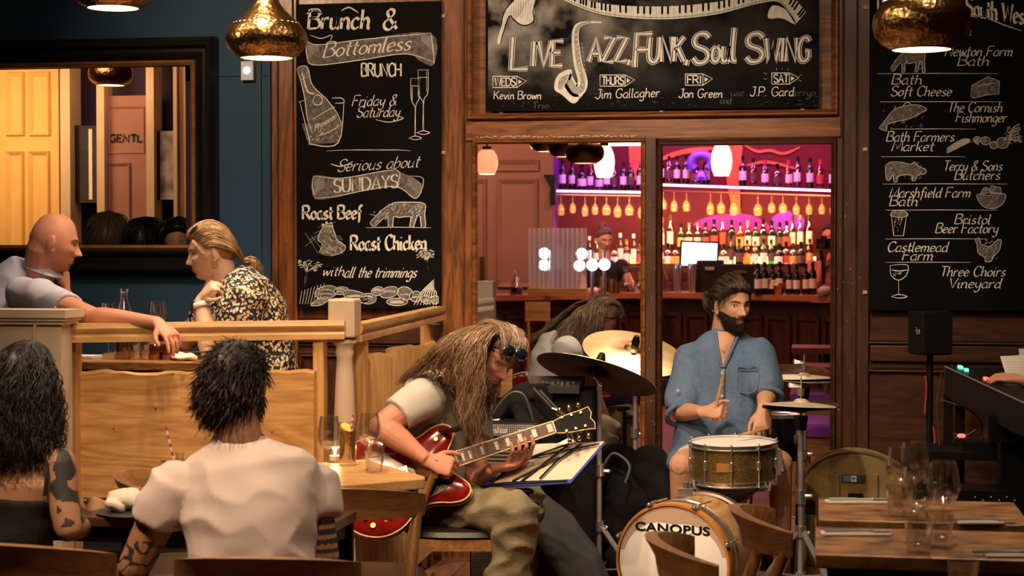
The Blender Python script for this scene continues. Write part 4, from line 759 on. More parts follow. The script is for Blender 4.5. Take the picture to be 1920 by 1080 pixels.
# glass pendants and brass pendants of the bar room
def glass_pendant(px, py, Y, m, lb, h=.36):
    c = W(px, py, Y); t = thing('glass_pendant', lb, 'pendant lamp', A(c[0], Y, 3.2)); r = .115
    g = G(); g.lathe([(a_ * .70, b_ * h) for a_, b_ in ((.03, .5), (.08, .42), (.112, .2), (.122, -.05), (.11, -.3), (.085, -.5), (.08, -.5), (.105, -.3), (.115, -.05), (.105, .2), (.07, .42))], c); ob('shade', g, m, t)
    g = G(); g.cyl(c + A(0, 0, .45 * h), c + A(0, 0, .6 * h), .035); ob('cap', g, 'black', t); g = G(); g.cyl(c + A(0, 0, .5 * h), A(c[0], Y, 3.2), .006); ob('cord', g, 'black', t)
    light('lamp', 'POINT', c - A(0, 0, .25 * h + .08), 9, WARM, .08)
glass_pendant(913, 303, 13.0, 'glowpink', 'orange glass pendant lamp with a dark top near the door', .19); glass_pendant(1133, 302, 14.2, 'glowglass', 'glowing cream glass pendant in front of the left violet shelf', .26); glass_pendant(1353, 299, 14.2, 'glowglass', 'brightest glowing glass pendant in the right pane', .26)
g = G(); p = W(1160, 270, 16.5); g.box(p, (.62, .04, .03)); g.cyl(p + A(-.2, 0, 0), A(p[0] - .2, p[1], 3.2), .004, n=6); g.cyl(p + A(.2, 0, 0), A(p[0] + .2, p[1], 3.2), .004, n=6); tag(ob('tube_light', g, 'tubelight'), 'thin white tube light above the left violet shelf', 'light')
g = G(); a_ = W(913, 322, 12.9); g.cyl(a_, a_ - A(0, 0, .12), .008); 
# red figure painted on the bar's back wall, drips of neon colour
k = Ink(18.6)
def blob(P, m, nm):
    kk = Ink(18.6); kk.fill(P, 4); return ob(nm, kk, m, None, False, ang=None)
MU = thing('wall_mural', 'large orange and magenta painted figure on the red wall behind the bottles', 'mural', (W(1400, 400, 18.6)[0], 18.6, 1.4))
mat('orangepaint', (.75, .18, .03), .7, var=.2, vs=6); mat('magpaint', (.6, .03, .35), .7, var=.25, vs=6); mat('violetpaint', (.40, .05, .62), .7, var=.25, vs=6)
def mural(P, m, nm, l): kk = Ink(18.6); kk.lift = l; kk.fill(P, 4); ob(nm, kk, m, MU, False, ang=None)
mural([(1368, 262), (1392, 262), (1388, 330), (1390, 400), (1398, 440), (1376, 450), (1370, 380), (1362, 330)], 'orangepaint', 'orange_shape', .004); mural([(1180, 262), (1205, 262), (1200, 330), (1184, 330)], 'orangepaint', 'orange_shape', .004)
mural([(1300, 420), (1340, 404), (1400, 402), (1440, 420), (1436, 440), (1390, 430), (1330, 432)], 'magpaint', 'magenta_shape', .006); mural([(1448, 408), (1482, 396), (1484, 430), (1452, 436)], 'violetpaint', 'violet_shape', .006); mural([(1490, 404), (1508, 410), (1504, 436), (1492, 428)], 'violetpaint', 'violet_shape', .006)
kk = Ink(18.6); kk.lift = .008
kk.st([(1396, 272), (1420, 284), (1444, 282), (1470, 288), (1500, 276)], 5); kk.st([(1400, 310), (1440, 304), (1500, 318)], 5); kk.st([(1236, 300), (1280, 285), (1340, 278)], 9); ob('orange_strokes', kk, 'orangepaint', MU, False, ang=None)
# lights of the bar
light('shelf_wash', 'AREA', (W(1400, 300, YS)[0], YS - .45, 3.1), 30, (.62, .12, 1), 2.0, (W(1400, 330, YS)[0], YS + .1, 2.0), sy=.2)
light('shelf_wash', 'AREA', (W(1120, 300, YS)[0], YS - .45, 3.1), 22, (.50, .12, 1), 1.0, (W(1120, 330, YS)[0], YS + .1, 2.0), sy=.2)
light('bottle_wash', 'AREA', (W(1380, 380, YS)[0], YS - .3, W(1380, 372, YS)[2]), 34, (1, .55, .22), 1.9, (W(1380, 460, YS)[0], YS + .1, 1.2), sy=.08)
light('bottle_wash', 'AREA', (W(1140, 380, YS)[0], YS - .3, W(1140, 372, YS)[2]), 13, (1, .6, .3), .9, (W(1140, 460, YS)[0], YS + .1, 1.2), sy=.08)
light('mural_wash', 'AREA', (W(1400, 380, YS)[0], YS - .35, 2.9), 14, (1, .14, .10), 1.9, (W(1400, 400, YS)[0], 18.6, 1.9), sy=.2)
light('counter_wash', 'AREA', (-.9, 15.3, 3.1), 60, (1, .30, .2), 2.2, (-.9, 16.2, 1.0), sy=.4)
light('room_wash', 'AREA', (-1.5, 12., 3.1), 20, (1, .42, .30), 1.5, (-1.3, 12., 0))
light('door_wash', 'AREA', (-3.6, 15.6, 3.0), 42, (1, .48, .34), .6, (-3.5, 17.3, 1.6))

# ------------------------------------------------------------------ the room seen in the framed panel
YL = 12.4
mat('amberwall', (.80, .52, .20), .7, var=.05); mat('canvas', (.30, .26, .26), .8, var=.7, vs=9); mat('canvasdark', (.04, .03, .04), .8, var=.5, vs=6); mat('plumdoor', (.34, .16, .15), .6, var=.08, vs=3)
def slab(nm, px0, px1, py0, py1, Y, th, m, par=None, z0=None):
    a, b = W(px0, py0, Y), W(px1, py1, Y); g = G(); g.b2((a[0], Y, b[2] if z0 is None else z0), (b[0], Y + th, a[2])); return ob(nm, g, m, par, False)
sh = thing('door_2', '', '', (W(60, 400, YL)[0], YL - .1, 0)); del sh['label'], sh['category']; sh['kind'] = 'structure'
slab('shutter_leaf', -60, 112, 60, 560, YL - .12, .06, 'amberwall', sh, 0)
for a_ in ((12, 48, 135, 255), (54, 96, 135, 255), (12, 48, 283, 520), (54, 96, 283, 520)): mouldy(*[a_[0], a_[1], a_[2], a_[3]], YL - .12, sh, 'amberwall', .035, .03)
slab('door_jamb', 112, 133, 60, 560, YL - .16, .2, 'creampaint', sh, 0)
dr = thing('door_3', '', '', (W(235, 400, YL)[0], YL - .05, 0)); del dr['label'], dr['category']; dr['kind'] = 'structure'
slab('door_leaf', 196, 276, 180, 560, YL - .07, .05, 'plumdoor', dr, 0); mouldy(203, 246, 305, 440, YL - .07, dr, 'plumdoor', .03, .02); mouldy(203, 272, 200, 288, YL - .07, dr, 'plumdoor', .02, .012)
slab('door_jamb', 180, 197, 60, 560, YL - .14, .16, 'creampaint', dr, 0); slab('door_jamb', 273, 290, 60, 560, YL - .14, .16, 'creampaint', dr, 0)
k = Ink(YL - .073)
k.text('GENTLEMEN', 206, 266, 13, w=4.6, slant=0, width=118, thin=.9, track=1.2)
kv = [(v, i) for i, v in enumerate(k.v)]; keep = W(274.5, 260, YL)[0]; k.f = [f for f in k.f if max(k.v[i][0] for i in f) < keep]; k.mi = [0] * len(k.f); ob('sign_lettering', k, 'black', dr, False, ang=None)
slab('door_jamb', 324, 333, 60, 560, YL - .14, .16, 'creampaint', dr, 0); slab('door_jamb', 333, 400, 60, 560, YL - .10, .06, 'amberwall', dr, 0)
for px0, px1, y0, y1, m_, lb in ((148, 182, 236, 380, 'canvasdark', 'tall dark canvas with a pale stripe to the left of the lettered door'), (300, 330, 246, 374, 'canvas', 'tall smoky photo canvas to the right of the lettered door')):
    t = thing('canvas_picture', lb, 'picture', W(px0, y1, YL - .05)); slab('canvas', px0, px1, y0, y1, YL - .08, .05, m_, t)
    slab('canvas_edge', px0 - 7, px0, y0 - 1, y1 + 1, YL - .08, .05, 'black', t)
    if px0 < 200: slab('pale_stripe', 166, 173, 242, 374, YL - .083, .004, 'label', t)
g = G(); g.b2((W(160, 455, 9.6)[0], 9.5, .3), (-3.3, 9.58, W(200, 456, 9.5)[2])); tag(ob('settle', g, 'plumdoor', None, False), 'low plum-painted booth back below the three heads in the framed panel', 'booth')
light('shutter_light', 'AREA', (-5.9, 11.2, 2.6), 19, (1, .60, .22), .7, (W(60, 400, YL)[0], YL, 1.7)); light('shutter_light', 'POINT', (-5.0, 11.9, 2.7), 5, (1, .55, .2), .1); light('hall_light', 'AREA', (-4.9, 10.6, 3.0), 9, (.9, .45, .4), .6, (-5, 12.4, 1.2))
# ------------------------------------------------------------------ booth rail, posts and live-edge boards
YB = 6.45
def zat(px, py, Y): return float(W(px, py, Y)[2])
def profrail(name, a, b, w, h, m, par):
    """moulded hand rail from a to b (top centre line)"""
    d = nrm(b - a); sd = nrm(np.cross(d, A(0, 0, 1))); g = G(); prof = [(-.5, 0), (.5, 0), (.58, -.25), (.5, -.45), (.4, -.55), (.5, -.68), (.5, -.95), (-.5, -.95), (-.5, -.68), (-.4, -.55), (-.5, -.45), (-.58, -.25)]
    g.rings([[p + sd * x * w + A(0, 0, z * h) for x, z in prof] for p in (a, b)]); return ob(name, g, m, par, ang=35)
# left rail section
R0, R1 = W(112, 607, 6.32), W(648, 600, 6.47)
bf = thing('booth_partition', 'oak booth partition with moulded handrail and thick live-edge board behind the diners', 'partition', A(*(R0[:2] + R1[:2]) / 2, 0))
profrail('handrail', R0, R1, .07, .075, 'oak', bf)
def vpost(nm, px0, px1, ytop, Y, dy, m, par, z0=0., zt=None):
    a, b = W(px0, ytop, Y), W(px1, ytop, Y); g = G(); g.b2((a[0], Y, z0), (b[0], Y + dy, a[2] if zt is None else zt)); o = ob(nm, g, m, par, False); bv = o.modifiers.new('b', 'BEVEL'); bv.width = .004; bv.segments = 2; return o
vpost('post', 118, 142, 636, 6.36, .06, 'oak_v', bf); vpost('post', 586, 606, 628, 6.44, .06, 'oak_v', bf)
def live(nm, px0, px1, ytop, ybot, Y, th, m, par, seed, amp=.008, n=26):
    r = random.Random(seed); a, b = W(px0, ytop, Y), W(px1, ytop, Y); zb = zat((px0 + px1) / 2, ybot, Y); g = G(); V = []; F = []
    for i in range(n + 1):
        t = i / n; x = a[0] + (b[0] - a[0]) * t; z = a[2] + (b[2] - a[2]) * t + amp * (noise.noise(Vector((t * 5, seed, 0))) + .5 * noise.noise(Vector((t * 14, seed, 3)))); e = .012 + .01 * noise.noise(Vector((t * 7, seed, 9)))
        V += [A(x, Y, zb), A(x, Y, z - e * .8), A(x, Y + e, z), A(x, Y + th, z - .004), A(x, Y + th, zb)]
    for i in range(n):
        for k in range(5): F.append((i * 5 + k, i * 5 + (k + 1) % 5, (i + 1) * 5 + (k + 1) % 5, (i + 1) * 5 + k))
    F += [(4, 3, 2, 1, 0), tuple(n * 5 + k for k in range(5))]; g.add(V, F); return ob(nm, g, m, par, ang=50)
live('live_edge_board', 141, 588, 696, 938, 6.40, .055, 'slabwood', bf, 3, .016)
mat('knot', (.20, .08, .03), .6)
g = G(); 
for x, y, r in ((292, 767, .006), (213, 804, .004), (510, 810, .004)): c = W(x, y, 6.3985); g.lathe([(0, 0), (r * .6, .0003), (r, 0)], c, (0, -1, 0), n=10)
o = ob('knots', g, 'knot', bf); o['kind'] = 'stuff'
vpost('lower_rail', 141, 588, 944, 6.42, .05, 'blackgloss', bf, .10, .34); vpost('skirting', 141, 640, 1045, 6.38, .08, 'creampaint', bf, 0, .10)
# cream newel at the far left with a broad cap
nw = thing('newel_post', 'square cream painted newel with a broad moulded cap at the left end of the rail', 'post', W(60, 900, 6.2) * A(1, 1, 0))
a, b = W(-30, 580, 6.2), W(114, 580, 6.2); zc = a[2]
g = G(); g.b2((a[0], 6.2, 0), (b[0], 6.30, zc - .05)); ob('shaft', g, 'creampaint', nw, False)
g = G(); x0, x1 = a[0] - .02, b[0] + .012
for z0_, z1_, e in ((-.055, -.042, .004), (-.042, -.03, .012), (-.03, .0, .02)): g.b2((x0 - e, 6.19 - e, zc + z0_), (x1 + e, 6.32 + e, zc + z1_))
ob('cap', g, 'creampaint', nw, False); g = G(); g.b2((W(66, 600, 6.2)[0], 6.185, 0), (W(70, 600, 6.2)[0], 6.2, zc - .055)); ob('bead', g, 'creampaint', nw, False)
# turned cream newel at the corner
tn = thing('newel_post', 'turned cream painted newel with a square block top at the rail corner', 'post', W(646, 900, 6.5) * A(1, 1, 0)); c = W(646, 560, 6.5)
z = lambda py: zat(646, py, 6.5); r = .0525
g = G(); g.b2((c[0] - r, 6.45, z(632)), (c[0] + r, 6.555, z(560))); o = ob('block', g, 'creampaint', tn, False); bv = o.modifiers.new('b', 'BEVEL'); bv.width = .008; bv.segments = 2
g = G(); g.lathe([(.03, z(634)), (.045, z(637)), (.048, z(642)), (.036, z(648)), (.032, z(654)), (.036, z(660)), (.030, z(670)), (.034, z(700)), (.041, z(780)), (.045, z(850)), (.046, z(870))], (c[0], 6.5, 0), n=24); ob('turned_shaft', g, 'creampaint', tn)
g = G(); g.b2((c[0] - .055, 6.445, 0), (c[0] + .055, 6.555, z(868))); ob('plinth', g, 'creampaint', tn, False)
# return rail to the wall
Q0, Q1 = W(664, 608, 6.5), W(824, 574, 8.2)
br = thing('booth_end', 'oak booth end with sloping handrail and two upright live-edge boards before the brunch board', 'partition', A(*(Q0[:2] + Q1[:2]) / 2, 0)); profrail('handrail', A(*Q0), A(*Q1), .06, .07, 'oak_y', br)
for px, Y in ((676, 6.62), (800, 8.05)): c = W(px, 700, Y); g = G(); g.box(A(c[0], Y, (Q0[2] - .07) / 2), (.05, .05, Q0[2] - .07)); ob('post', g, 'oak_v', br, False)
xa = lambda Y: Q0[0] + (Q1[0] - Q0[0]) * (Y - 6.5) / 1.7
for i, (ya, yb_, zt) in enumerate(((6.70, 7.15, 1.075), (7.17, 8.05, 1.075))):
    g = G(); V = []; F = []; n = 16
    for j in range(n + 1):
        t = j / n; y = ya + (yb_ - ya) * t; x = xa(y); zz = zt + .02 * noise.noise(Vector((t * 4 + i * 7, 2, 1))) + .012 * math.sin(t * 5 + i); V += [A(x + .02, y, .1), A(x + .02, y, zz - .02), A(x + .005, y, zz), A(x - .03, y, zz - .005), A(x - .03, y, .1)]
    for j in range(n):
        for k_ in range(5): F.append((j * 5 + k_, j * 5 + (k_ + 1) % 5, (j + 1) * 5 + (k_ + 1) % 5, (j + 1) * 5 + k_))
    F += [(4, 3, 2, 1, 0), tuple(n * 5 + k_ for k_ in range(5))]; g.add(V, F); ob('live_edge_board', g, 'slabwood_y', br, ang=50)
g = G(); g.b2((-4.5, 6.46, 0), (-1.84, 8.28, .29)); pf = struct('floor_platform', g, 'darkwood')

# ------------------------------------------------------------------ tables
def table(lb, x0, x1, y0, y1, z, m='tablewood', th=.035, legs=True, edge=None, group=None):
    t = thing('table', lb, 'table', ((x0 + x1) / 2, (y0 + y1) / 2, 0), group); g = G(); g.b2((x0, y0, z - th), (x1, y1, z)); o = ob('tabletop', g, m, t, False); bv = o.modifiers.new('b', 'BEVEL'); bv.width = .004; bv.segments = 2
    g = G(); g.b2((x0 + .03, y0 + .03, z - th - .05), (x1 - .03, y1 - .03, z - th)); ob('apron', g, 'black', t, False)
    zb = .295 if z > .9 else 0
    if legs:
        for sx in (x0 + .06, x1 - .06):
            for sy in (y0 + .06, y1 - .06): g = G(); g.cyl((sx, sy, zb), (sx, sy, z - th - .04), .014, .022, 10); ob('leg', g, 'chairwood_v', t)
    else:
        cx, cy_ = (x0 + x1) / 2, (y0 + y1) / 2; g = G(); g.cyl((cx, cy_, zb), (cx, cy_, z - th - .04), .035, n=14); ob('column', g, 'black', t); g = G(); g.lathe([(0, zb), (.2, zb), (.2, zb + .012), (.05, zb + .03), (0, zb + .03)], (cx, cy_, 0)); ob('foot', g, 'black', t)
    return t
T1 = table('dark table in front of the white T-shirt and the black-haired woman', -2.75, W(612, 960, 4.9)[0], 4.98, 5.24, .70, 'darkwood_h', .03, False)
g = G(); a, b = W(200, 947, 5.1), W(296, 947, 5.1)
T2 = thing('table', 'light oak table with wine glasses and candle beside the guitarist', 'table', (-1.65, 5.8, 0))
pl = [W(*q, None, .75)[:2] for q in ((540, 872), (684, 861), (797, 893), (797, 897), (560, 917), (480, 905))]
g = G(); g.prism([tuple(q) for q in pl], (0, 0, .715), (1, 0, 0), (0, 1, 0), (0, 0, .035)); o = ob('tabletop', g, 'oak', T2, False); bv = o.modifiers.new('b', 'BEVEL'); bv.width = .004; bv.segments = 2
cxy = np.mean(pl, 0); g = G(); g.cyl((cxy[0], cxy[1], 0), (cxy[0], cxy[1], .715), .035, n=14); ob('column', g, 'black', T2); g = G(); g.lathe([(0, 0), (.2, 0), (.2, .012), (.05, .03), (0, .03)], (cxy[0], cxy[1], 0)); ob('foot', g, 'black', T2); g = G(); g.box((cxy[0], cxy[1], .695), (.5, .06, .035)); ob('cleat', g, 'black', T2, False)
T3 = table('small scarred wooden table behind the other on the right, glasses at its middle', .0, .575, 4.98, 5.42, .75, 'scarred', .035, False)
T4 = table('small scarred wooden table nearest the camera on the right, red-lit left corner', -.008, .56, 4.42, 4.86, .75, 'scarred', .035, False)
T5 = table('small wooden table just below the right edge of the picture', .2, .75, 3.6, 4.02, .745, 'tablewood', .035, False)
ZT = zat(280, 676, 6.7)
T6 = table('walnut table between the bald man and the blonde woman', W(150, 676, 6.62)[0] - .1, W(425, 676, 6.62)[0], 6.62, 7.3, ZT, 'tablewood', .035, False)

# ------------------------------------------------------------------ chairs
def chair_proto():
    t = thing('dining_chair', 'x', 'chair')
    g = G(); R_ = []
    n = 20
    for i in range(n + 1):
        a = math.radians(194 + 152 * i / n); s_ = math.sin(PI * i / n); r = .236; zt = .712 + .018 * s_; hh = .036 + .018 * s_; th = .012 + .006 * s_; lean = .03 * s_
        c = A(r * math.cos(a), -.05 + r * math.sin(a) * .62, zt); o_ = nrm(A(math.cos(a), math.sin(a) * 1.3, 0))
        R_.append([c + o_ * (th + lean) + A(0, 0, hh), c + o_ * (th * 1.1) , c + o_ * th * .6 - A(0, 0, hh), c - o_ * th - A(0, 0, hh), c - o_ * th * 1.1, c - o_ * (th - lean) + A(0, 0, hh)])
    g.rings(R_); ob('backrest', g, 'chairwood', t, ang=50)
    for sx in (-1, 1):
        g = G(); g.tube([(sx * .225, -.225, 0), (sx * .205, -.19, .42), (sx * .215, -.105, .69)], [.012, .021, .015], 10, smooth=5); ob('leg', g, 'chairwood_v', t)
        g = G(); g.tube([(sx * .225, .22, 0), (sx * .21, .2, .43)], [.012, .02], 10); ob('leg', g, 'chairwood_v', t)
    g = G(); g.rings([[A(x * s_, y * s_, z) for x, y in ((-.21, -.2), (.21, -.2), (.22, .21), (-.22, .21))] for z, s_ in ((.385, 1.), (.43, 1.))]); ob('seat_frame', g, 'chairwood', t, False)
    g = G(); g.loft([(A(0, 0, .428), .20, .205, .7), (A(0, 0, .44), .225, .225, .7), (A(0, 0, .458), .21, .21, .7), (A(0, 0, .463), .15, .15, .8)], 24, up=(0, 1, 0)); ob('seat', g, 'blackleather', t)
    return t
CH = chair_proto()
def chair(x, y, rz, lb, first=False, z=0):
    o = CH if first else dup(CH); o.location = (x, y, z); o.rotation_euler = (0, 0, math.radians(rz)); o.scale = (1, 1, .955); o['label'] = lb; o['group'] = 'curved-back wooden dining chairs'; return o
c = W(706, 930, 5.4); chair(c[0] - .115, 5.60, 4, 'curved-back wooden chair with dark seat tucked at the light oak table by the guitarist', True)
c = W(468, 1040, 4.17); chair(c[0], 4.37, 6, 'curved-back wooden chair the man in the white T-shirt sits on')
c = W(62, 1030, 4.22); chair(c[0] - .04, 4.44, -8, 'curved-back wooden chair the black-haired woman sits on')
c = W(1382, 980, 5.15); chair(c[0] + .215, 5.20, -82, 'curved-back wooden chair between the bass drum and hi-hat stand')
c = W(1212, 1040, 4.66); chair(c[0] + .240, 4.66, -78, 'curved-back wooden chair nearest the camera, in front of the bass drum')
c = W(862, 990, 6.6); chair(c[0], 6.66, -80, 'wooden chair with dark padded seat the guitarist sits on')
c = W(206, 930, 5.6); chair(c[0] + .24, 5.68, -78, 'curved-back wooden chair beyond the dark table, below the oak board')
c = W(1480, 680, 11.2); chair(c[0], 11.2, 170, 'small curved-back chair reflected in the right pane above the hi-hat')
# furniture reflected in the panes, built behind them
for i, (px, py, Y, nm) in enumerate(((1538, 738, 11.4, 'upper'), (1540, 792, 9.9, 'lower'))):
    c = W(px, py, Y); t = thing('bench_seat', nm + ' purple-lit padded bench reflected in the right pane', 'bench', A(c[0], Y, 0), 'purple-lit benches'); g = G(); g.box(c + A(.12, .1, -.03), (.62, .5, .07)); ob('seat', g, 'purpletone', t, False); g = G(); g.box(c + A(.12, .1, -.12), (.6, .46, .11)); ob('seat_frame', g, 'chairwood', t, False)
    for sx in (-.15, -.08, .38):
        for sy in (-.1, .3): g = G(); g.cyl(A(c[0] + sx, c[1] + sy, 0), A(c[0] + sx, c[1] + sy, c[2] - .15), .018, n=8); ob('leg', g, 'chairwood_v', t)
for px, py, Y, w_, nm in ((1552, 655, 12.6, .5, 'farther'), (1558, 690, 11.9, .36, 'nearer')):
    c = W(px, py, Y); t = thing('table', nm + ' small red-brown table reflected in the right pane', 'table', A(c[0], Y, 0)); g = G(); g.box(c, (w_, .45, .04)); ob('tabletop', g, 'barwood', t, False); g = G(); g.cyl(A(c[0], Y, 0), c, .03); ob('column', g, 'black', t)
c = W(905, 527, 9.7); t = thing('newel_post', 'pale square post with a cream rail stub, reflected low in the left pane', 'post', A(c[0], 9.7, 0)); g = G(); g.b2((W(894, 527, 9.7)[0], 9.68, 0), (W(925, 527, 9.7)[0], 9.78, c[2])); ob('shaft', g, 'creampaint', t, False)
profrail('rail', W(870, 565, 9.5), W(922, 558, 9.6), .06, .07, 'creampaint', t)
for px, w_, y_, Y, lb in ((1008, .16, 575, 14.6, 'plain plywood chair back against the bar front, left pane'), (936, .12, 705, 9.9, 'amber wooden chair back behind the guitarist\'s face')):
    c = W(px, y_, Y); t = thing('low_chair', lb, 'chair', A(c[0], Y, 0)); g = G(); g.box(c - A(0, 0, .04), (w_ * 1.3, .03, .16)); ob('backrest', g, 'oak', t, False); g = G(); g.box(A(c[0], Y + .18, .45), (w_ * 1.3, .36, .04)); ob('seat', g, 'oak', t, False)
    for sx in (-1, 1): g = G(); g.cyl(A(c[0] + sx * w_ * .5, Y, 0), A(c[0] + sx * w_ * .5, Y, c[2]), .014, n=8); ob('leg', g, 'oak_v', t); g = G(); g.cyl(A(c[0] + sx * w_ * .5, Y + .32, 0), A(c[0] + sx * w_ * .5, Y + .32, .45), .014, n=8); ob('leg', g, 'oak_v', t)

# ------------------------------------------------------------------ brass pendants
def hammered():
    m, nt, N, L, P = _new('hammered'); P.inputs['Base Color'].default_value = (.50, .30, .11, 1); P.inputs['Metallic'].default_value = 1; P.inputs['Roughness'].default_value = .26
    tc = N.new('ShaderNodeTexCoord'); v = N.new('ShaderNodeTexVoronoi'); v.inputs['Scale'].default_value = 58; L.new(tc.outputs['Object'], v.inputs[0]); b = N.new('ShaderNodeBump'); b.inputs['Strength'].default_value = .6; b.inputs['Distance'].default_value = .004; L.new(v.outputs['Distance'], b.inputs['Height']); L.new(b.outputs[0], P.inputs['Normal'])
hammered(); mat('lampinner', (.9, .75, .5), .5, emit=(1, .80, .52), es=16.); mat('lampinner2', (.9, .75, .4), .5, emit=(1, .85, .42), es=2.6); mat('brass_dark', (.34, .21, .09), .35, metal=1.)
def brass_pendant(px, py, Y, r, lb, m='hammered', inner='lampinner', pw=10, onion=False, grp='hammered brass pendants'):
    c = W(px, py, Y); t = thing('brass_pendant', lb, 'pendant lamp', A(c[0], Y, 3.2), grp); H_ = r * 1.15
    if onion: prof = [(.62, 0), (.80, .10), (.95, .28), (1.0, .46), (.96, .62), (.82, .82), (.62, 1.0), (.45, 1.15), (.30, 1.36), (.22, 1.6), (.17, 1.9), (.10, 2.1)]
    else: prof = [(.60, 0), (.82, .12), (.96, .30), (1.0, .5), (.97, .72), (.80, .98), (.5, 1.14), (.2, 1.2), (.06, 1.22)]
    P = [(a * r, b * r) for a, b in prof]
    g = G(); g.lathe(P, c, n=40); ob('shade', g, m, t); g = G(); g.lathe([(a * .985 - .001 * 0, b + .002) for a, b in P[:6]], c, n=32); g.lathe([(0, r * .06), (.58 * r, .012 * r + .002), (.60 * r, 0)], c, n=32); ob('diffuser', g, inner, t)
    g = G(); g.tube([c + A(.60 * r * math.cos(a), .60 * r * math.sin(a), 0) for a in [2 * PI * i / 32 for i in range(33)]], .0025, 6); ob('rim', g, 'brass', t)
    z1 = P[-1][1]; g = G(); g.cyl(c + A(0, 0, z1 - .01), A(c[0], Y, 3.2), .004, n=8); ob('cord', g, 'black', t); g = G(); g.cyl(A(c[0], Y, 3.17), A(c[0], Y, 3.2), .05); ob('ceiling_rose', g, 'brass', t)
    if pw: light('lamp', 'SPOT', c - A(0, 0, .012), pw, WARM2, .07, c - A(0, 0, 1), 120, blend=1)
brass_pendant(500, 109, 6.9, .168, 'large onion-shaped hammered brass pendant beside the brunch board', onion=True, pw=22); brass_pendant(1728, 93, 6.6, .178, 'large round hammered brass pendant in front of the supplier board', pw=12); brass_pendant(212, 15, 6.6, .168, 'hammered brass pendant cut by the top edge, above the framed panel', pw=18)
for x_, y_, w_, lb in ((.28, 4.7, 20, 'above the two small tables'), (-1.75, 5.5, 12, 'above the light oak table'), (-1.9, 4.0, 10, 'above the seated man in white')):  # added unseen pendants for table light and glints on the glasses
    q_ = A(x_, y_, 2.42); t_ = thing('brass_pendant', 'added brass pendant out of the picture, ' + lb, 'pendant lamp', A(x_, y_, 3.2), 'hammered brass pendants'); g = G(); P_ = [(a_ * .17, b_ * .17) for a_, b_ in ((.60, 0), (.82, .12), (.96, .30), (1.0, .5), (.97, .72), (.80, .98), (.5, 1.14), (.2, 1.2), (.03, 1.22))]
    g.lathe(P_, q_, n=32); ob('shade', g, 'hammered', t_); g = G(); g.lathe([(0, .012), (.58 * .17, .004), (.6 * .17, 0)], q_, n=28); ob('diffuser', g, 'lampinner', t_); g = G(); g.cyl(q_ + A(0, 0, .2), A(x_, y_, 3.2), .004, n=8); ob('cord', g, 'black', t_); light('lamp', 'SPOT', q_ - A(0, 0, .012), w_, WARM2, .08, q_ - A(0, 0, 1), 120, blend=1)
brass_pendant(208, 160, 11.2, .150, 'small brass pendant seen inside the framed panel', 'hammered', 'lampinner2', 0, grp='brass pendants seen through the openings')
for px, py, lb in ((1026, 284, 'leftmost'), (1062, 294, 'middle'), (1096, 306, 'rightmost')): brass_pendant(px, py, 11.9 if px < 1050 else (11.4 if px < 1080 else 11.0), .125, lb + ' of the three dark brass pendants along the top of the left pane', 'brass_dark', 'lampinner2', 0, grp='brass pendants seen through the openings')

# ------------------------------------------------------------------ glassware and table things
def wineglass(p, h, r, lb, grp, s_=1., fill=None):
    t = thing('wine_glass', lb, 'glass', p, grp); g = G()
    g.lathe([(.033, 0), (.034, .002), (.02, .004), (.004, .01), (.0035, h * .40), (.006, h * .42), (r * .75, h * .50), (r, h * .64), (r * .95, h * .80), (r * .78, h), (r * .76, h), (r * .92, h * .80), (r * .96, h * .64), (r * .7, h * .51), (.001, h * .445)], p, n=20); ob('glass_body', g, 'glass', t)
    if fill: g = G(); g.lathe([(0, h * .46), (r * .7, h * .515), (r * .93, h * .6), (0, h * .6)], p, n=18); ob('drink', g, fill, t)
    return t
def tumbler(p, h, r, lb, grp=None, facets=12):
    t = thing('tumbler', lb, 'glass', p, grp); g = G(); g.lathe([(0, .001), (r * .72, 0), (r * .75, .004), (r, h), (r * .95, h), (r * .72, .015), (0, .012)], p, n=facets); ob('glass_body', g, 'glass', t, True, ang=20); return t
glass('pinkdrink', (1, .55, .35), .75); glass('yellowdrink', (1, .75, .3), .8); mat('candleflame', (1, .7, .4), .4, emit=(1, .55, .2), es=30); mat('wax', (.8, .7, .55), .5)
tb = lambda px, py: W(px, py, None, .7505)
wineglass(tb(617, 893), .20, .039, 'tall empty wine glass at the left of the light oak table', 'wine glasses on the light oak table'); wineglass(tb(692, 884), .20, .040, 'tall empty wine glass beside the facetted tumbler on the light oak table', 'wine glasses on the light oak table')
tumbler(tb(702, 886), .09, .037, 'short facetted tumbler on the light oak table')
c = tb(652, 872); t = thing('highball', 'tall highball glass with lemon and a red striped straw', 'drink', c); g = G(); g.lathe([(0, .001), (.03, 0), (.033, .15), (.031, .15), (.028, .008), (0, .006)], c, n=18); ob('glass_body', g, 'glass', t); g = G(); g.lathe([(0, .01), (.027, .01), (.03, .12), (0, .12)], c, n=16); ob('drink', g, 'yellowdrink', t)
mat('lemon', (.85, .65, .12), .5); g = G(); g.lathe([(0, 0), (.024, 0), (.024, .006), (0, .006)], c + A(-.005, 0, .128), (.5, -.3, .8), n=14); ob('lemon_slice', g, 'lemon', t)
def striped(par, a, b, r=.0035, n=12):
    a, b = A(*a), A(*b)
    for j, m_ in enumerate(('label', 'redneon')): 
        g = G()
        for i in range(j, n, 2): g.cyl(a + (b - a) * i / n, a + (b - a) * (i + 1) / n, r, n=8)
        ob(('straw', 'straw_stripes')[j], g, m_, par)
striped(t, c + A(0, 0, .02), W(662, 778, c[1]), n=16)
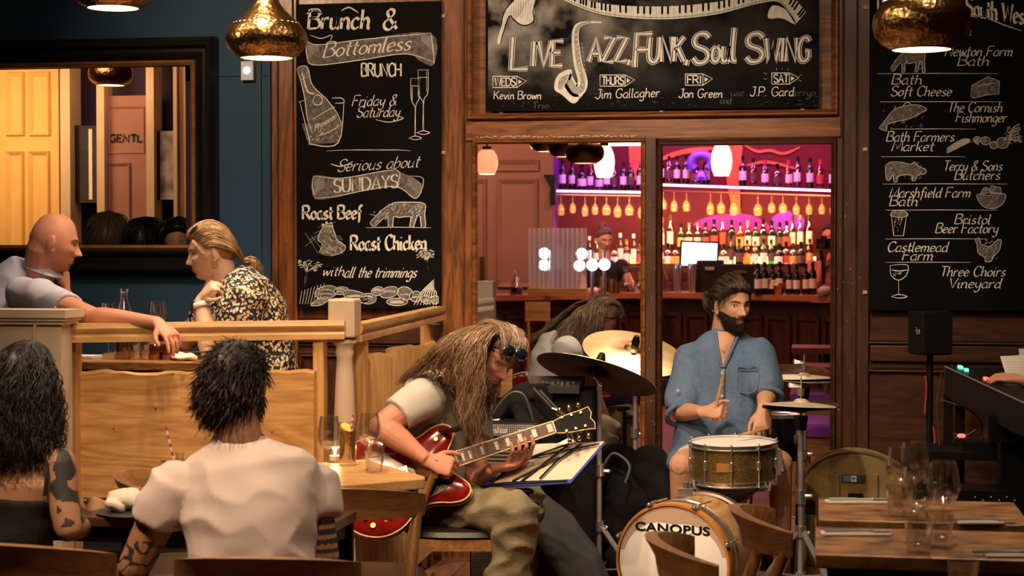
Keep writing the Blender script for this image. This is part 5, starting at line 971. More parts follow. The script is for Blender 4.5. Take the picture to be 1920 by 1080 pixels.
c = tb(628, 866); t = thing('tea_light', 'lit tea light in a small glass on the light oak table', 'candle', c); g = G(); g.lathe([(0, .001), (.028, 0), (.031, .05), (.029, .05), (.025, .006), (0, .005)], c, n=16); ob('holder', g, 'glass', t); g = G(); g.cyl(c + A(0, 0, .006), c + A(0, 0, .022), .022); ob('wax', g, 'wax', t); g = G(); g.ball(c + A(0, 0, .034), (.0045, .0045, .011), n=8, m=6); ob('flame', g, 'candleflame', t); light('candle_light', 'POINT', c + A(0, 0, .05), 1.1, AMB, .01)
# right tables
tt = lambda px, py, z=.7505: W(px, py, None, z)
GR = 'glasses on the two small tables'
for px, py, h, r, lb in ((1714, 962, .205, .042, 'wine glass standing highest of the cluster, on the farther small table'), (1688, 962, .19, .041, 'wine glass at the left of the cluster, on the farther small table'), (1768, 1008, .20, .044, 'wine glass at the right of the cluster, on the nearer small table'), (1720, 1020, .20, .043, 'wine glass in front of the cluster, on the nearer small table')): wineglass(tt(px, py), h, r, lb, GR)
for px, py, lb in ((1722, 1036, 'stubby tumbler at the front of the cluster, on the nearer small table'), (1762, 1026, 'stubby tumbler under the right wine glass, on the nearer small table'), (1684, 968, 'stubby tumbler on the left edge of the cluster, farther small table')): tumbler(tt(px, py), .088, .036, lb, GR)
c = W(1806, 1090, 3.95); tumbler(A(c[0], 3.95, .7455), .085, .036, 'tumbler cut by the bottom edge, in front of the small tables', GR)
def setting(px0, px1, py, lb, dpx=4):
    a = tt(px0, py); b = tt(px1, py); t = thing('napkin', lb, 'napkin', (a + b) / 2, 'folded paper napkins with cutlery'); d = nrm(b - a); sd = np.cross(A(0, 0, 1), d); w_ = .10; R = np.stack([d, sd, A(0, 0, 1)], 1)
    g = G(); g.box((a + b) / 2 + A(0, 0, .003) , (np.linalg.norm(b - a), .045, .004), R); g.box((a + b) / 2 + A(0, 0, .006) + sd * .004, (np.linalg.norm(b - a) * .98, .036, .003), R); ob('paper', g, 'napkin', t, False)
    c = (a + b) / 2 + A(0, 0, .011); g = G(); g.tube([c - d * .08, c + d * .03, c + d * .05], [.004, .0025, .006], 6); g.box(c + d * .075, (.05, .018, .0015), R)
    u = thing('cutlery', 'fork on the ' + lb, 'cutlery', c); ob('fork', g, 'steel', u)
    g = G(); g.tube([c - d * .08 + sd * .012, c + sd * .012], [.004, .004], 6); g.box(c + d * .05 + sd * .012, (.1, .014, .0015), R); ob('knife', g, 'steel', u)
setting(1548, 1664, 943, 'paper napkin on the left of the farther small table'); setting(1794, 1880, 981, 'paper napkin on the right of the farther small table'); setting(1540, 1668, 1003, 'paper napkin on the left of the nearer small table'); setting(1846, 1925, 1043, 'paper napkin on the right of the nearer small table')
# left dark table: napkin, grinder, bottle with straw
mat('slate', (.03, .028, .028), .5); c = W(250, 962, 5.02); g = G(); g.lathe([(0, 0), (.13, .0), (.14, .006), (0, .008)], A(c[0], 5.09, .7005), n=28); tag(ob('plate', g, 'slate'), 'dark slate plate under the crumpled napkin', 'plate')
def crumple(px, py, Y, rx, ry, rz_, z, lb, seed):
    c = W(px, py, Y); g = G(); g.ball(A(c[0], Y, z + rz_), (rx, ry, rz_), n=28, m=18); me = bpy.data.meshes.new('n'); me.from_pydata(g.v, [], g.f); me.update(); wrinkle(me, .022, (16, 16, 22), seed); co = getco(me); co[:, 2] = np.maximum(co[:, 2], z); setco(me, co); return tag(ob('napkin', None, 'napkin', me=me, ang=60), lb, 'napkin')
crumple(246, 950, 5.09, .075, .05, .030, .709, 'crumpled cream napkin on the dark slate plate', 3); crumple(214, 955, 5.04, .026, .022, .016, .709, 'small crumpled scrap of napkin beside the larger one', 7)
mat('grinderwood', (.30, .15, .07), .35, var=.2, vs=20); c = W(288, 945, 5.09); c = A(c[0], 5.17, .7005); t = thing('pepper_grinder', 'turned wooden pepper grinder left of the white T-shirt', 'pepper grinder', c)
g = G(); g.lathe([(0, 0), (.026, 0), (.027, .02), (.020, .045), (.018, .07), (.021, .095), (.020, .105)], c, n=20); ob('body', g, 'grinderwood', t); g = G(); g.lathe([(.020, .106), (.023, .115), (.021, .13), (.010, .142), (.006, .146), (.008, .152), (0, .158)], c, n=20); ob('head', g, 'grinderwood', t)
c = W(322, 930, 5.08); c = A(c[0], 5.15, .7005); t = thing('bottle', 'small clear bottle with a red striped straw at the white T-shirt\'s shoulder', 'bottle', c); g = G(); g.lathe([(0, 0), (.028, 0), (.029, .09), (.012, .14), (.012, .175), (.014, .18)], c, n=18); ob('glass_body', g, 'glass', t); striped(t, c + A(0, 0, .08), W(311, 800, 5.15), n=14)
# booth table things
zb = ZT + .0005
def bt(px, Y): c = W(px, 600, Y); return A(c[0], Y, zb)
c = bt(233, 6.78); t = thing('water_bottle', 'tall clear water bottle on the table between the couple', 'bottle', c); g = G(); g.lathe([(0, 0), (.040, .001), (.042, .01), (.042, .13), (.034, .19), (.016, .235), (.0145, .27), (.017, .272), (.017, .285), (.012, .286)], c, n=24); ob('glass_body', g, 'glass', t); g = G(); g.lathe([(0, .004), (.039, .004), (.039, .12), (0, .121)], c, n=20); ob('water', g, 'pinkdrink', t)
for px, Y, lb in ((254, 6.74, 'left'), (274, 6.75, 'right')): tumbler(bt(px, Y), .085, .028, lb + ' of the two tumblers beside the water bottle', 'tumblers beside the water bottle')
wineglass(bt(296, 7.12), .225, .042, 'empty wine glass in front of the blonde woman', None, fill='g_clear'); wineglass(bt(203, 7.12), .215, .040, 'empty wine glass half hidden by the bald man\'s arm', None)
mat('jam', (.25, .06, .03), .3); 
for px, lb in ((291, 'left'), (316, 'right')):
    c = bt(px, 6.76); t = thing('sauce_jar', lb + ' brown-lidded sauce jar under the bald man\'s hand', 'jar', c, 'sauce jars'); g = G(); g.lathe([(0, 0), (.028, 0), (.03, .01), (.03, .055), (.026, .065)], c, n=18); ob('jar', g, 'g_amber', t); g = G(); g.lathe([(0, .003), (.026, .003), (.026, .03), (0, .031)], c, n=14); ob('sauce', g, 'jam', t); g = G(); g.lathe([(.027, .062), (.029, .064), (.027, .08), (.015, .098), (0, .1)], c, n=18); ob('lid', g, 'grinderwood', t)
crumple(345, 668, 6.72, .055, .035, .013, zb, 'folded white napkin under the bald man\'s fingertips', 5)
g = G(); g.box(bt(160, 6.8) + A(0, 0, .006), (.1, .1, .01)); tag(ob('napkin', g, 'napkin', None, False), 'flat white napkin at the left end of the booth table', 'napkin')
# ------------------------------------------------------------------ drum kit
mat('cymbal_shaded', (.045, .020, .012), .45, metal=.7, var=.3, vs=14); mat('cymbal_dark', (.20, .12, .06), .40, metal=1., var=.25, vs=14); mat('cymbal', (.72, .52, .26), .35, metal=1., var=.15, vs=10); mat('cymbal2', (.82, .70, .50), .45, metal=.45, var=.15, vs=10)  # ride underside: shade put in as a darker copy of the metal
def tripod(par, top, zj, spread, angs, m='steel', zf=0.0, pole_r=.0125, brace=True):
    x, y = top[0], top[1]; g = G(); g.cyl(A(x, y, .08), top, pole_r, n=12); ob('pole', g, m, par); g = G(); g.cyl(A(x, y, zj - .02), A(x, y, zj + .025), pole_r * 1.9, n=12); g.cap(A(x, y, zj), A(x + .035, y - .02, zj), .007, .009, 8); ob('collar', g, 'chrome', par)
    for a in angs:
        d = A(math.cos(math.radians(a)), math.sin(math.radians(a)), 0); p0 = A(x, y, zj) + d * .02; p1 = A(x, y, zf + .012) + d * spread; g = G(); R = np.stack([*frame_to(p1 - p0)], 1); g.box((p0 + p1) / 2, (.026, .006, np.linalg.norm(p1 - p0)), R); g.cap(p1 + d * .01, p1 - d * .01, .012, .012, 8)
        if brace: q = p0 + (p1 - p0) * .55; g.cyl(q, A(x, y, .11), .005, n=8)
        ob('leg', g, m, par)
    g = G(); g.cyl(A(x, y, .09), A(x, y, .13), pole_r * 1.8, n=12); ob('lower_collar', g, 'chrome', par)
def cymbal(par, c, r, nv, m, nm='cymbal'):
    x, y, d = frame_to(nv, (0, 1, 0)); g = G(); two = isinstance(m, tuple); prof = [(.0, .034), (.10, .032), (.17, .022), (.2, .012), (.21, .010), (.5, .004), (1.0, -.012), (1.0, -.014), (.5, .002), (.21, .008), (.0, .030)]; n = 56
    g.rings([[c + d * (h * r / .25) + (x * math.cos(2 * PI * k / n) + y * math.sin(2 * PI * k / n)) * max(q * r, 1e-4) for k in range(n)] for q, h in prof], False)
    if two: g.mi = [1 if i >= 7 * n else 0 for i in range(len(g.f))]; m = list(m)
    return ob(nm, g, m, par)
YC = 7.54
rd = thing('ride_cymbal', 'large dark ride cymbal tilted on a chrome stand in front of the middle post', 'cymbal', W(1122, 1040, YC) * A(1, 1, 0)); cc = W(1120, 697, YC)
nv = nrm(A(.24, .36, 1)); cymbal(rd, cc, .268, nv, ('cymbal', 'cymbal_shaded')); g = G(); g.cyl(cc - nv * .04, cc + nv * .085, .006); g.lathe([(0, 0), (.020, .002), (.022, .02), (.013, .05), (0, .055)], cc + nv * .035, nv, n=12); ob('felt_and_nut', g, 'black', rd)
t0 = cc - nv * .03; tripod(rd, A(cc[0] + .008, YC, t0[2] - .02), .30, .34, (200, 320, 80)); g = G(); g.cap(t0, A(cc[0] + .008, YC, t0[2] - .03), .012, .014, 10); g.cyl(A(cc[0] + .008, YC, .52), A(cc[0] + .008, YC, .57), .024, n=14); g.cap(A(cc[0], YC, .54), A(cc[0] + .05, YC, .54), .008, .010, 8); ob('tilter', g, 'chrome', rd)
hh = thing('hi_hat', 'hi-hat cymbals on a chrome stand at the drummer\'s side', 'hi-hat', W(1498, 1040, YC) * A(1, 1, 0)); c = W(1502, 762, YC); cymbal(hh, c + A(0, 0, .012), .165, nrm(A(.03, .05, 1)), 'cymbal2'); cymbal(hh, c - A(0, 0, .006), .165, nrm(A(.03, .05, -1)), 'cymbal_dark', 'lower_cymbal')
tripod(hh, c - A(0, 0, .05), .30, .28, (215, 310, 95)); g = G(); g.cyl(c - A(0, 0, .1), c + A(0, 0, .125), .0035); ob('rod', g, 'steel', hh); g = G(); g.cyl(c + A(0, 0, .045), c + A(0, 0, .075), .014); g.cap(c + A(0, 0, .085), c + A(-.045, 0, .09), .006, .012, 8); ob('clutch', g, 'chrome', hh); g = G(); g.cyl(c - A(0, 0, .10), c - A(0, 0, .04), .022, .03); ob('cup', g, 'black', hh)
g = G(); g.cyl(A(c[0], YC, .42), A(c[0], YC, .48), .021); g.cap(A(c[0], YC, .455), A(c[0] + .045, YC, .455), .007, .01, 8); ob('tube_collar', g, 'chrome', hh); g = G(); g.box(A(c[0], YC - .12, .02), (.09, .26, .012), rotm((1, 0, 0), .12)); ob('pedal', g, 'steel', hh)
# snare
mat('goldsparkle', (.24, .16, .05), .3, metal=.75, var=.6, vs=160, coat=.5, bump=.3, bs=200); mat('drumhead', (.86, .80, .74), .5); mat('drumcoat', (.70, .64, .56), .6, var=.1)
YN = 7.42; sc = W(1375, 832, YN); sr = .178; sd_ = thing('snare_drum', 'gold sparkle snare drum with chrome hoops in front of the drummer', 'drum', sc - A(0, 0, .16)); tl = rotm((1, 0, 0), .03) @ rotm((0, 1, 0), -.01); ax = tl @ A(0, 0, 1)
g = G(); g.lathe([(sr - .006, -.142), (sr, -.14), (sr, -.004), (sr - .006, 0)], sc, ax, n=48); ob('shell', g, 'goldsparkle', sd_); g = G(); g.lathe([(0, .004), (sr - .004, .004), (sr, -.001)], sc, ax, n=48); ob('drumhead', g, 'drumhead', sd_)
for hz in (.002, -.150): g = G(); g.lathe([(sr + .002, hz - .010), (sr + .010, hz - .010), (sr + .010, hz - .006), (sr + .005, hz - .004), (sr + .005, hz + .008), (sr + .010, hz + .010), (sr + .002, hz + .011), (sr + .002, hz - .010)], sc, ax, n=48); ob('hoop', g, 'chrome', sd_)
for i in range(10):
    a = 2 * PI * i / 10 + .32; q = tl @ A(math.cos(a), math.sin(a), 0); g = G(); g.cyl(sc + q * (sr + .010) + ax * .012, sc + q * (sr + .010) - ax * .16, .0032, n=8); m_ = sc + q * (sr + .008) - ax * .07; g.cap(m_ - ax * .014, m_ + ax * .014, .008, .008, 8); g.cap(sc + q * (sr + .010) + ax * .004, sc + q * (sr + .010) + ax * .016, .006, .005, 8); ob('lug', g, 'chrome', sd_)
g = G(); g.box(sc + tl @ A(-.035, -(sr + .002), -.075), (.052, .004, .036)); ob('badge', g, 'gilt', sd_); g = G(); g.box(sc + A(sr + .012, -.04, -.07), (.02, .035, .1)); g.cap(sc + A(sr + .02, -.05, -.03), sc + A(sr + .03, -.06, -.1), .005, .006, 8); ob('strainer', g, 'chrome', sd_)
ss = thing('snare_stand', 'low folding snare stand with basket arms under the gold snare', 'stand', A(sc[0], YN, 0)); b_ = sc - A(0, 0, .175)
for a in (90, 215, 325): d = A(math.cos(math.radians(a)), math.sin(math.radians(a)), 0); g = G(); g.tube([b_ - A(0, 0, .10), b_ - A(0, 0, .01) + d * .12, b_ + d * .19, b_ + d * .195 + A(0, 0, .03)], [.008, .007, .007, .009], 8); ob('basket_arm', g, 'steel', ss)
g = G(); g.add([b_ + A(-.10, -.02, .0), b_ + A(.10, -.02, 0), b_ + A(.03, 0, -.11), b_ + A(-.03, 0, -.11), b_ + A(-.10, .01, .0), b_ + A(.10, .01, 0), b_ + A(.03, .02, -.11), b_ + A(-.03, .02, -.11)], [(0, 1, 2, 3), (7, 6, 5, 4), (0, 4, 5, 1), (1, 5, 6, 2), (2, 6, 7, 3), (3, 7, 4, 0)]); ob('bracket', g, 'steel', ss, False)
tripod(ss, b_ - A(0, 0, .10), .26, .24, (200, 330, 80), brace=False); g = G(); g.cap(b_ + A(.06, -.02, -.1), b_ + A(.12, -.04, -.16), .006, .009, 8); g.cap(A(sc[0], YN, .3), A(sc[0] + .1, YN - .03, .34), .007, .011, 8); ob('wing_bolts', g, 'chrome', ss)
# bass drum
mat('hoopwood', (.50, .20, .05), .35, coat=.4, var=.1); bc = W(1262, 1037, 6.92); bc[2] = .262; brd = .235
bd = thing('bass_drum', 'white-headed bass drum with orange wooden hoop lettered CANOPUS', 'drum', A(bc[0], bc[1], 0)); axb = nrm(A(.30, 1, 0)); bx, by, _ = frame_to(axb); bx = nrm(np.cross(axb, A(0, 0, 1))); bz = A(0, 0, 1)
if bx[0] < 0: bx = -bx
def bl(prof, n=56): return [[bc + axb * h + (bx * math.cos(2 * PI * k / n) + bz * math.sin(2 * PI * k / n)) * max(q, 1e-4) for k in range(n)] for q, h in prof]
g = G(); g.rings(bl([(brd - .012, .02), (brd - .008, .05), (brd - .008, .33), (brd - .02, .35)]), False); ob('shell', g, 'oak_y', bd)
g = G(); g.rings(bl([(brd - .006, -.012), (brd + .004, -.012), (brd + .006, -.008), (brd + .006, .025), (brd - .006, .025)]), False); ob('front_hoop', g, 'hoopwood', bd); g = G(); g.rings(bl([(brd - .006, .34), (brd + .006, .34), (brd + .006, .375), (brd - .006, .375)]), False); ob('rear_hoop', g, 'chrome', bd)
g = G(); g.rings(bl([(brd + .000, .06), (brd + .007, .06), (brd + .007, .072), (brd, .072)]), False); g.rings(bl([(brd + .001, .10), (brd + .006, .105), (brd, .11)]), False); ob('chrome_rings', g, 'chrome', bd)
g = G(); g.rings(bl([(0, -.004), (brd - .012, -.004), (brd - .006, 0)]), False); ob('front_head', g, 'drumhead', bd)
# shade on the upper drumhead, painted as a tan ring
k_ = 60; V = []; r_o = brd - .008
mat('shadering', (.52, .36, .28), .5)
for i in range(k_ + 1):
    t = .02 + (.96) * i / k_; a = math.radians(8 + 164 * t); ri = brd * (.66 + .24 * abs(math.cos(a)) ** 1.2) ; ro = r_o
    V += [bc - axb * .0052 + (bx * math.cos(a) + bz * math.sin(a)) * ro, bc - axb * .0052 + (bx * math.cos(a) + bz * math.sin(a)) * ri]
g = G(); g.add(V, [(2 * i, 2 * i + 1, 2 * i + 3, 2 * i + 2) for i in range(k_)]); ob('shade_ring', g, 'shadering', bd, False)
def btext(s_, x, z, size, sx):
    cu = bpy.data.curves.new('t', 'FONT'); cu.body = s_; cu.size = size; cu.align_x = 'CENTER'; cu.offset = size * .032; cu.space_character = 1.05; cu.resolution_u = 4; o = bpy.data.objects.new('t', cu); COL.objects.link(o); dg = bpy.context.evaluated_depsgraph_get(); me = bpy.data.meshes.new_from_object(o.evaluated_get(dg)); bpy.data.objects.remove(o)
    co = getco(me); P = np.array([bc + bx * (x + p[0] * sx) + bz * (z + p[1]) - axb * .0062 for p in co]); setco(me, P); me.materials.clear(); return me
me = btext('CANOPUS', -.002, .122, .047, 1.40); ob('lettering', None, 'black', bd, False, me=me)
P = [bc + bx * (-.11 + .20 * t) + bz * (.085 + .045 * t - .018 * math.sin(t * PI)) - axb * .0062 for t in [i / 16 for i in range(17)]]; g = G(); g.ribbon(P, [.009 * (1 - .85 * i / 16) for i in range(17)], -axb); ob('printed_line', g, 'black', bd, False)
for i in range(8):
    a = 2 * PI * (i + .5) / 8; q = bx * math.cos(a) + bz * math.sin(a); g = G(); p = bc + q * (brd + .012); g.box(p + axb * .004, (.022, .045, .012), np.stack([np.cross(axb, q), axb, q], 1)); g.cap(p + axb * .02 + q * .006, p + axb * .17, .0045, .004, 8); g.cap(p - axb * .02 + q * .002, p - axb * .004 + q * .002, .007, .006, 8); ob('claw_hook', g, 'chrome', bd)
for sx in (-1, 1): g = G(); p = bc + bx * sx * (brd - .02) + axb * .08 - bz * .10; g.tube([p + bz * .04, p + bx * sx * .07 - axb * .06 - bz * .10, A(*(p + bx * sx * .11 - axb * .10)[:2], .01)], [.008, .007, .006], 8); ob('spur', g, 'chrome', bd)
g = G(); g.box(bc + bz * (brd + .03) + axb * .14, (.06, .05, .03)); g.cyl(bc + bz * (brd + .02) + axb * .14, bc + bz * (brd + .07) + axb * .14, .012); ob('tom_mount', g, 'chrome', bd)
# floor tom
c = W(1458, 778, 7.93); t = thing('floor_tom', 'small dark floor tom with chrome legs half hidden behind the hi-hat', 'drum', A(c[0], 7.93, 0)); g = G(); g.lathe([(.095, -.2), (.1, -.195), (.1, 0)], c, n=32); ob('shell', g, 'black', t); g = G(); g.lathe([(0, .003), (.098, .003), (.104, .008), (.106, -.008), (.1, -.01)], c, n=32); ob('hoop', g, 'chrome', t)
for a in (200, 320, 80): d = A(math.cos(math.radians(a)), math.sin(math.radians(a)), 0); g = G(); g.cyl(c + d * .115 + A(0, 0, -.02), A(c[0], c[1], .0) + d * .13, .007, n=8); g.box(c + d * .108 - A(0, 0, .1), (.02, .02, .04)); g.cap(c + d * .12 - A(0, 0, .08), c + d * .135 - A(0, 0, .08), .008, .008, 8); ob('leg', g, 'chrome', t)
c = W(1362, 880, 7.98); t = thing('drum_throne', 'round dark drum throne under the drummer', 'stool', A(c[0], 7.98, 0)); g = G(); g.lathe([(0, .42), (.15, .42), (.16, .45), (.15, .49), (0, .50)], A(c[0], 7.98, 0), n=24); ob('seat', g, 'blackleather', t); g = G(); g.cyl(A(c[0], 7.98, .0), A(c[0], 7.98, .42), .018); ob('post', g, 'steel', t)

# ------------------------------------------------------------------ guitar
mat('cherry', (.22, .008, .006), .16, coat=.7, var=.35, vs=7, stretch=(1, .2, 1)); mat('fretboard', (.085, .030, .014), .4, var=.2, vs=20); mat('binding', (.78, .58, .30), .4); mat('inlay', (.85, .75, .62), .3, var=.2, vs=80); mat('pickguard', (.012, .010, .010), .2)
gp0, gp1 = W(842, 868, 6.52), W(1040, 803, 6.60)          # neck pickup end, nut
gx = nrm(gp1 - gp0); gn = nrm(A(-.06, -1, .36)); gn = nrm(gn - gx * (gn @ gx)); gy = np.cross(gn, gx)
if gy[2] < 0: gy = -gy
gt = thing('electric_guitar', 'cherry red semi-hollow electric guitar with black pickguard and block inlays', 'guitar', gp0 - A(0, 0, .25))
L_ = np.linalg.norm(gp1 - gp0)
def gpt(u, v, w=0.): return gp0 + gx * u + gy * v + gn * w
half = [(-.46, 0), (-.455, .06), (-.43, .12), (-.38, .17), (-.31, .195), (-.24, .185), (-.18, .150), (-.13, .130), (-.08, .135), (-.03, .152), (.015, .155), (.045, .135), (.048, .105), (.030, .075), (.010, .050), (.005, .028)]
out = catmull([A(*p, 0) for p in half], 4); O = [(p[0], p[1]) for p in out] + [(p[0], -p[1]) for p in out[::-1][:-1]]
def ginset(k_): cx_ = -.2; return [((x - cx_) * k_ + cx_, y * k_) for x, y in O]
g = G(); n = len(O)
g.rings([[gpt(x, y, w) for x, y in ginset(s_)] for s_, w in ((.93, -.047), (.985, -.043), (1, -.037), (1, -.003), (.985, .003), (.9, .009), (.6, .016))]); body = ob('body', g, 'cherry', gt, ang=60)
g = G(); g.tube([gpt(x, y, .001) for x, y in O + [O[0]]], .0032, 6); ob('binding', g, 'binding', gt); g = G(); g.tube([gpt(x, y, -.041) for x, y in O + [O[0]]], .0028, 6); ob('rear_binding', g, 'binding', gt)
neck_l = L_ + .0
g = G(); g.loft([(gpt(-.04, 0, -.004), .028, .016), (gpt(.06, 0, -.006), .026, .018), (gpt(neck_l, 0, -.004), .021, .014)], 12, up=gn); ob('neck', g, 'cherry', gt)
g = G(); g.rings([[gpt(u, hw, .012), gpt(u, -hw, .012), gpt(u, -hw, .020), gpt(u, hw, .020)] for u, hw in ((-.03, .029), (neck_l, .0215))]); ob('fretboard', g, 'fretboard', gt, False)
g = G()
for s_ in (-1, 1): g.rings([[gpt(u, s_ * hw, .011), gpt(u, s_ * (hw + .0035), .011), gpt(u, s_ * (hw + .0035), .0212), gpt(u, s_ * hw, .0212)] for u, hw in ((-.03, .029), (neck_l, .0215))])
ob('neck_binding', g, 'binding', gt, False)
SC_ = (neck_l + .17) ; fr = [neck_l - SC_ * (1 - 2 ** (-k / 12)) for k in range(0, 23)]
g = G()
for u in fr[1:]:
    if u > -.028: hw = .029 - .0075 * (u + .03) / (neck_l + .03); g.cyl(gpt(u, -hw, .0208), gpt(u, hw, .0208), .0011, n=6)
o = ob('frets', g, 'brass', gt); o['kind'] = 'stuff'
for k_ in (1, 3, 5, 7, 9, 12, 15, 17, 19, 21):
    u = (fr[k_] + fr[k_ - 1]) / 2; wdt = (fr[k_ - 1] - fr[k_]) * .6; hw = .016
    if u < -.026: continue
    g = G(); g.rings([[gpt(u - wdt / 2, hw, .0195), gpt(u - wdt / 2, -hw, .0195), gpt(u - wdt / 2, -hw, .0206), gpt(u - wdt / 2, hw, .0206)], [gpt(u + wdt / 2, hw, .0195), gpt(u + wdt / 2, -hw, .0195), gpt(u + wdt / 2, -hw, .0206), gpt(u + wdt / 2, hw, .0206)]]); ob('inlay', g, 'inlay', gt, False)
hs = [(0, .023), (.025, .030), (.06, .036), (.12, .040), (.150, .046), (.155, .02), (.145, 0)]; HS = hs + [(x, -y) for x, y in hs[::-1][1:]]
hd = lambda u, v, w=0.: gp0 + gx * neck_l + (gx * math.cos(.2) - gn * math.sin(.2)) * u + gy * v + gn * w
g = G(); g.rings([[hd(x, y, w) for x, y in HS] for w in (-.004, .012)]); ob('headstock', g, 'pickguard', gt, False); g = G(); g.tube([hd(x, y, .012) for x, y in HS], .002, 6); ob('headstock_binding', g, 'binding', gt); g = G(); g.cyl(gpt(neck_l, -.022, .022), gpt(neck_l, .022, .022), .0028, n=8); ob('nut', g, 'inlay', gt)
for i in range(3):
    for s_ in (-1, 1):
        u = .04 + i * .038; g = G(); g.cyl(hd(u, s_ * .028, .010), hd(u, s_ * .028, .024), .005, n=10); g.cyl(hd(u, s_ * .036, .002), hd(u, s_ * .056, .002), .003, n=8); g.ball(hd(u, s_ * .064, .002), (.009, .009, .011), n=10, m=6); ob('tuning_peg', g, 'gold', gt)
g = G()
for i in range(6): v = -.0125 + i * .005; g.cyl(gpt(-.20, v * 1.9, .036), gpt(neck_l + .0, v * 1.3, .0255), .0007, n=5)
o = ob('strings', g, 'steel', gt); o['kind'] = 'stuff'
def gbox(nm, u0, u1, v0, v1, w0, w1, m): g = G(); g.rings([[gpt(u, v0, w0), gpt(u, v1, w0), gpt(u, v1, w1), gpt(u, v0, w1)] for u in (u0, u1)]); return ob(nm, g, m, gt, False)
gbox('pickup', -.078, -.044, -.036, .036, .008, .024, 'gold'); gbox('pickup_surround', -.084, -.038, -.042, .042, .006, .014, 'pickguard'); gbox('pickup', -.190, -.156, -.036, .036, .010, .024, 'gold'); gbox('bridge', -.212, -.200, -.042, .042, .014, .032, 'gold'); gbox('tailpiece', -.262, -.248, -.05, .05, .012, .030, 'gold')
pgp = [(-.02, -.044), (-.09, -.046), (-.20, -.050), (-.245, -.062), (-.25, -.085), (-.20, -.10), (-.12, -.110), (-.05, -.100), (-.015, -.085)]
g = G(); g.rings([[gpt(x, y, w) for x, y in pgp] for w in (.016, .019)]); ob('pickguard', g, 'pickguard', gt, False); g = G(); g.tube([gpt(x, y, .0185) for x, y in pgp[2:] + []], .0012, 5); ob('pickguard_edge', g, 'binding', gt)
for s_ in (1, -1):
    P = [gpt(-.16 - .02, s_ * .115, .0125), gpt(-.155, s_ * .105, .0125), gpt(-.175, s_ * .09, .014), gpt(-.23, s_ * .105, .014), gpt(-.285, s_ * .115, .0125), gpt(-.30, s_ * .135, .0105), gpt(-.285, s_ * .145, .0095)]; g = G(); g.tube(P, [.004, .004, .0035, .005, .0035, .004, .004], 6, smooth=5); ob('f_hole', g, 'pickguard', gt); g = G(); g.tube([p + gn * .001 + gy * .006 for p in P], .0012, 5, smooth=5); ob('f_hole_binding', g, 'binding', gt)
for u, v in ((-.30, -.09), (-.27, -.13), (-.36, -.105), (-.34, -.145)): g = G(); g.lathe([(0, .016), (.010, .016), (.012, .0), (.014, 0)], gpt(u, v, .006), gn, n=14); ob('knob', g, 'gold', gt)
g = G(); g.lathe([(0, .02), (.008, .02), (.012, .0)], gpt(-.02, .10, .004), gn, n=12); ob('toggle_switch', g, 'gold', gt)
g = G(); sp = [gpt(.02, .135, -.02), W(868, 770, 6.55), W(842, 740, 6.52), W(800, 712, 6.62)]
# ------------------------------------------------------------------ music stand
mat('bluefolder', (.06, .08, .42), .4); mat('papertan', (.62, .50, .38), .8, var=.05)
def music_stand():
    t = thing('music_stand', 'black folding music stand holding open papers in a blue folder', 'music stand', W(988, 1060, 6.66) * A(1, 1, 0)); c00, c10, c11, c01 = W(912, 912, 6.60), W(1070, 902, 6.52), W(1134, 829, 6.66), W(1000, 836, 6.74)
    nvv = nrm(np.cross(c10 - c00, c01 - c00)); nvv = nvv if nvv[1] < 0 else -nvv
    def q(u, v, w=0.): return c00 * (1 - u) * (1 - v) + c10 * u * (1 - v) + c11 * u * v + c01 * (1 - u) * v + nvv * w
    g = G(); g.rings([[q(-.02, -.03, w), q(1.01, -.04, w), q(1.01, 1.0, w), q(0, 1.0, w)] for w in (-.006, -.003)]); ob('blue_folder', g, 'bluefolder', t, False)
    g = G(); g.rings([[q(-.06, -.06, w), q(.98, -.06, w), q(1.0, .10, w), q(-.06, .16, w)] for w in (-.0028, -.001)]); ob('folder_lip', g, 'bluefolder', t, False)
    g = G(); g.add([q(u, v, .002 + .003 * math.sin(u * 5 + v)) for v in (.06, .5, 1.02) for u in [i / 8 * .97 + .015 for i in range(9)]], [(i + 9 * j, i + 1 + 9 * j, i + 10 + 9 * j, i + 9 + 9 * j) for i in range(8) for j in range(2)]); ob('sheet', g, 'papertan', t)
    g = G(); g.add([q(.30, .95, .004), q(.62, 1.0, .004), q(.50, 1.10, .005), q(.42, 1.13, .005)], [(0, 1, 2, 3)]); ob('sheet', g, 'paper', t, False)
    g = G()
    for P in ([(.42, .02), (.56, .98)], [(.05, .02), (.10, .55), (.56, .95)], [(.10, .6), (.98, .9)], [(.62, .06), (.62, .5), (.72, .92)], [(.3, .04), (.60, .60)]): g.tube([q(u, v, .012) for u, v in P], .0038, 6)
    ob('folding_bars', g, 'black', t); g = G(); g.tube([q(-.05, -.03, .012), q(.99, -.05, .012)], .005, 6); ob('tray', g, 'black', t)
    c = W(988, 915, 6.60); tripod(t, c, .22, .26, (205, 325, 85), 'black', brace=False, pole_r=.010); g = G(); g.cap(c + A(-.035, -.02, -.01), c + A(.02, -.02, -.01), .013, .010, 10); g.cap(c + A(0, -.01, -.06), c + A(.04, -.02, -.06), .010, .012, 10); ob('clamp_knob', g, 'black', t); return t
MSt = music_stand()
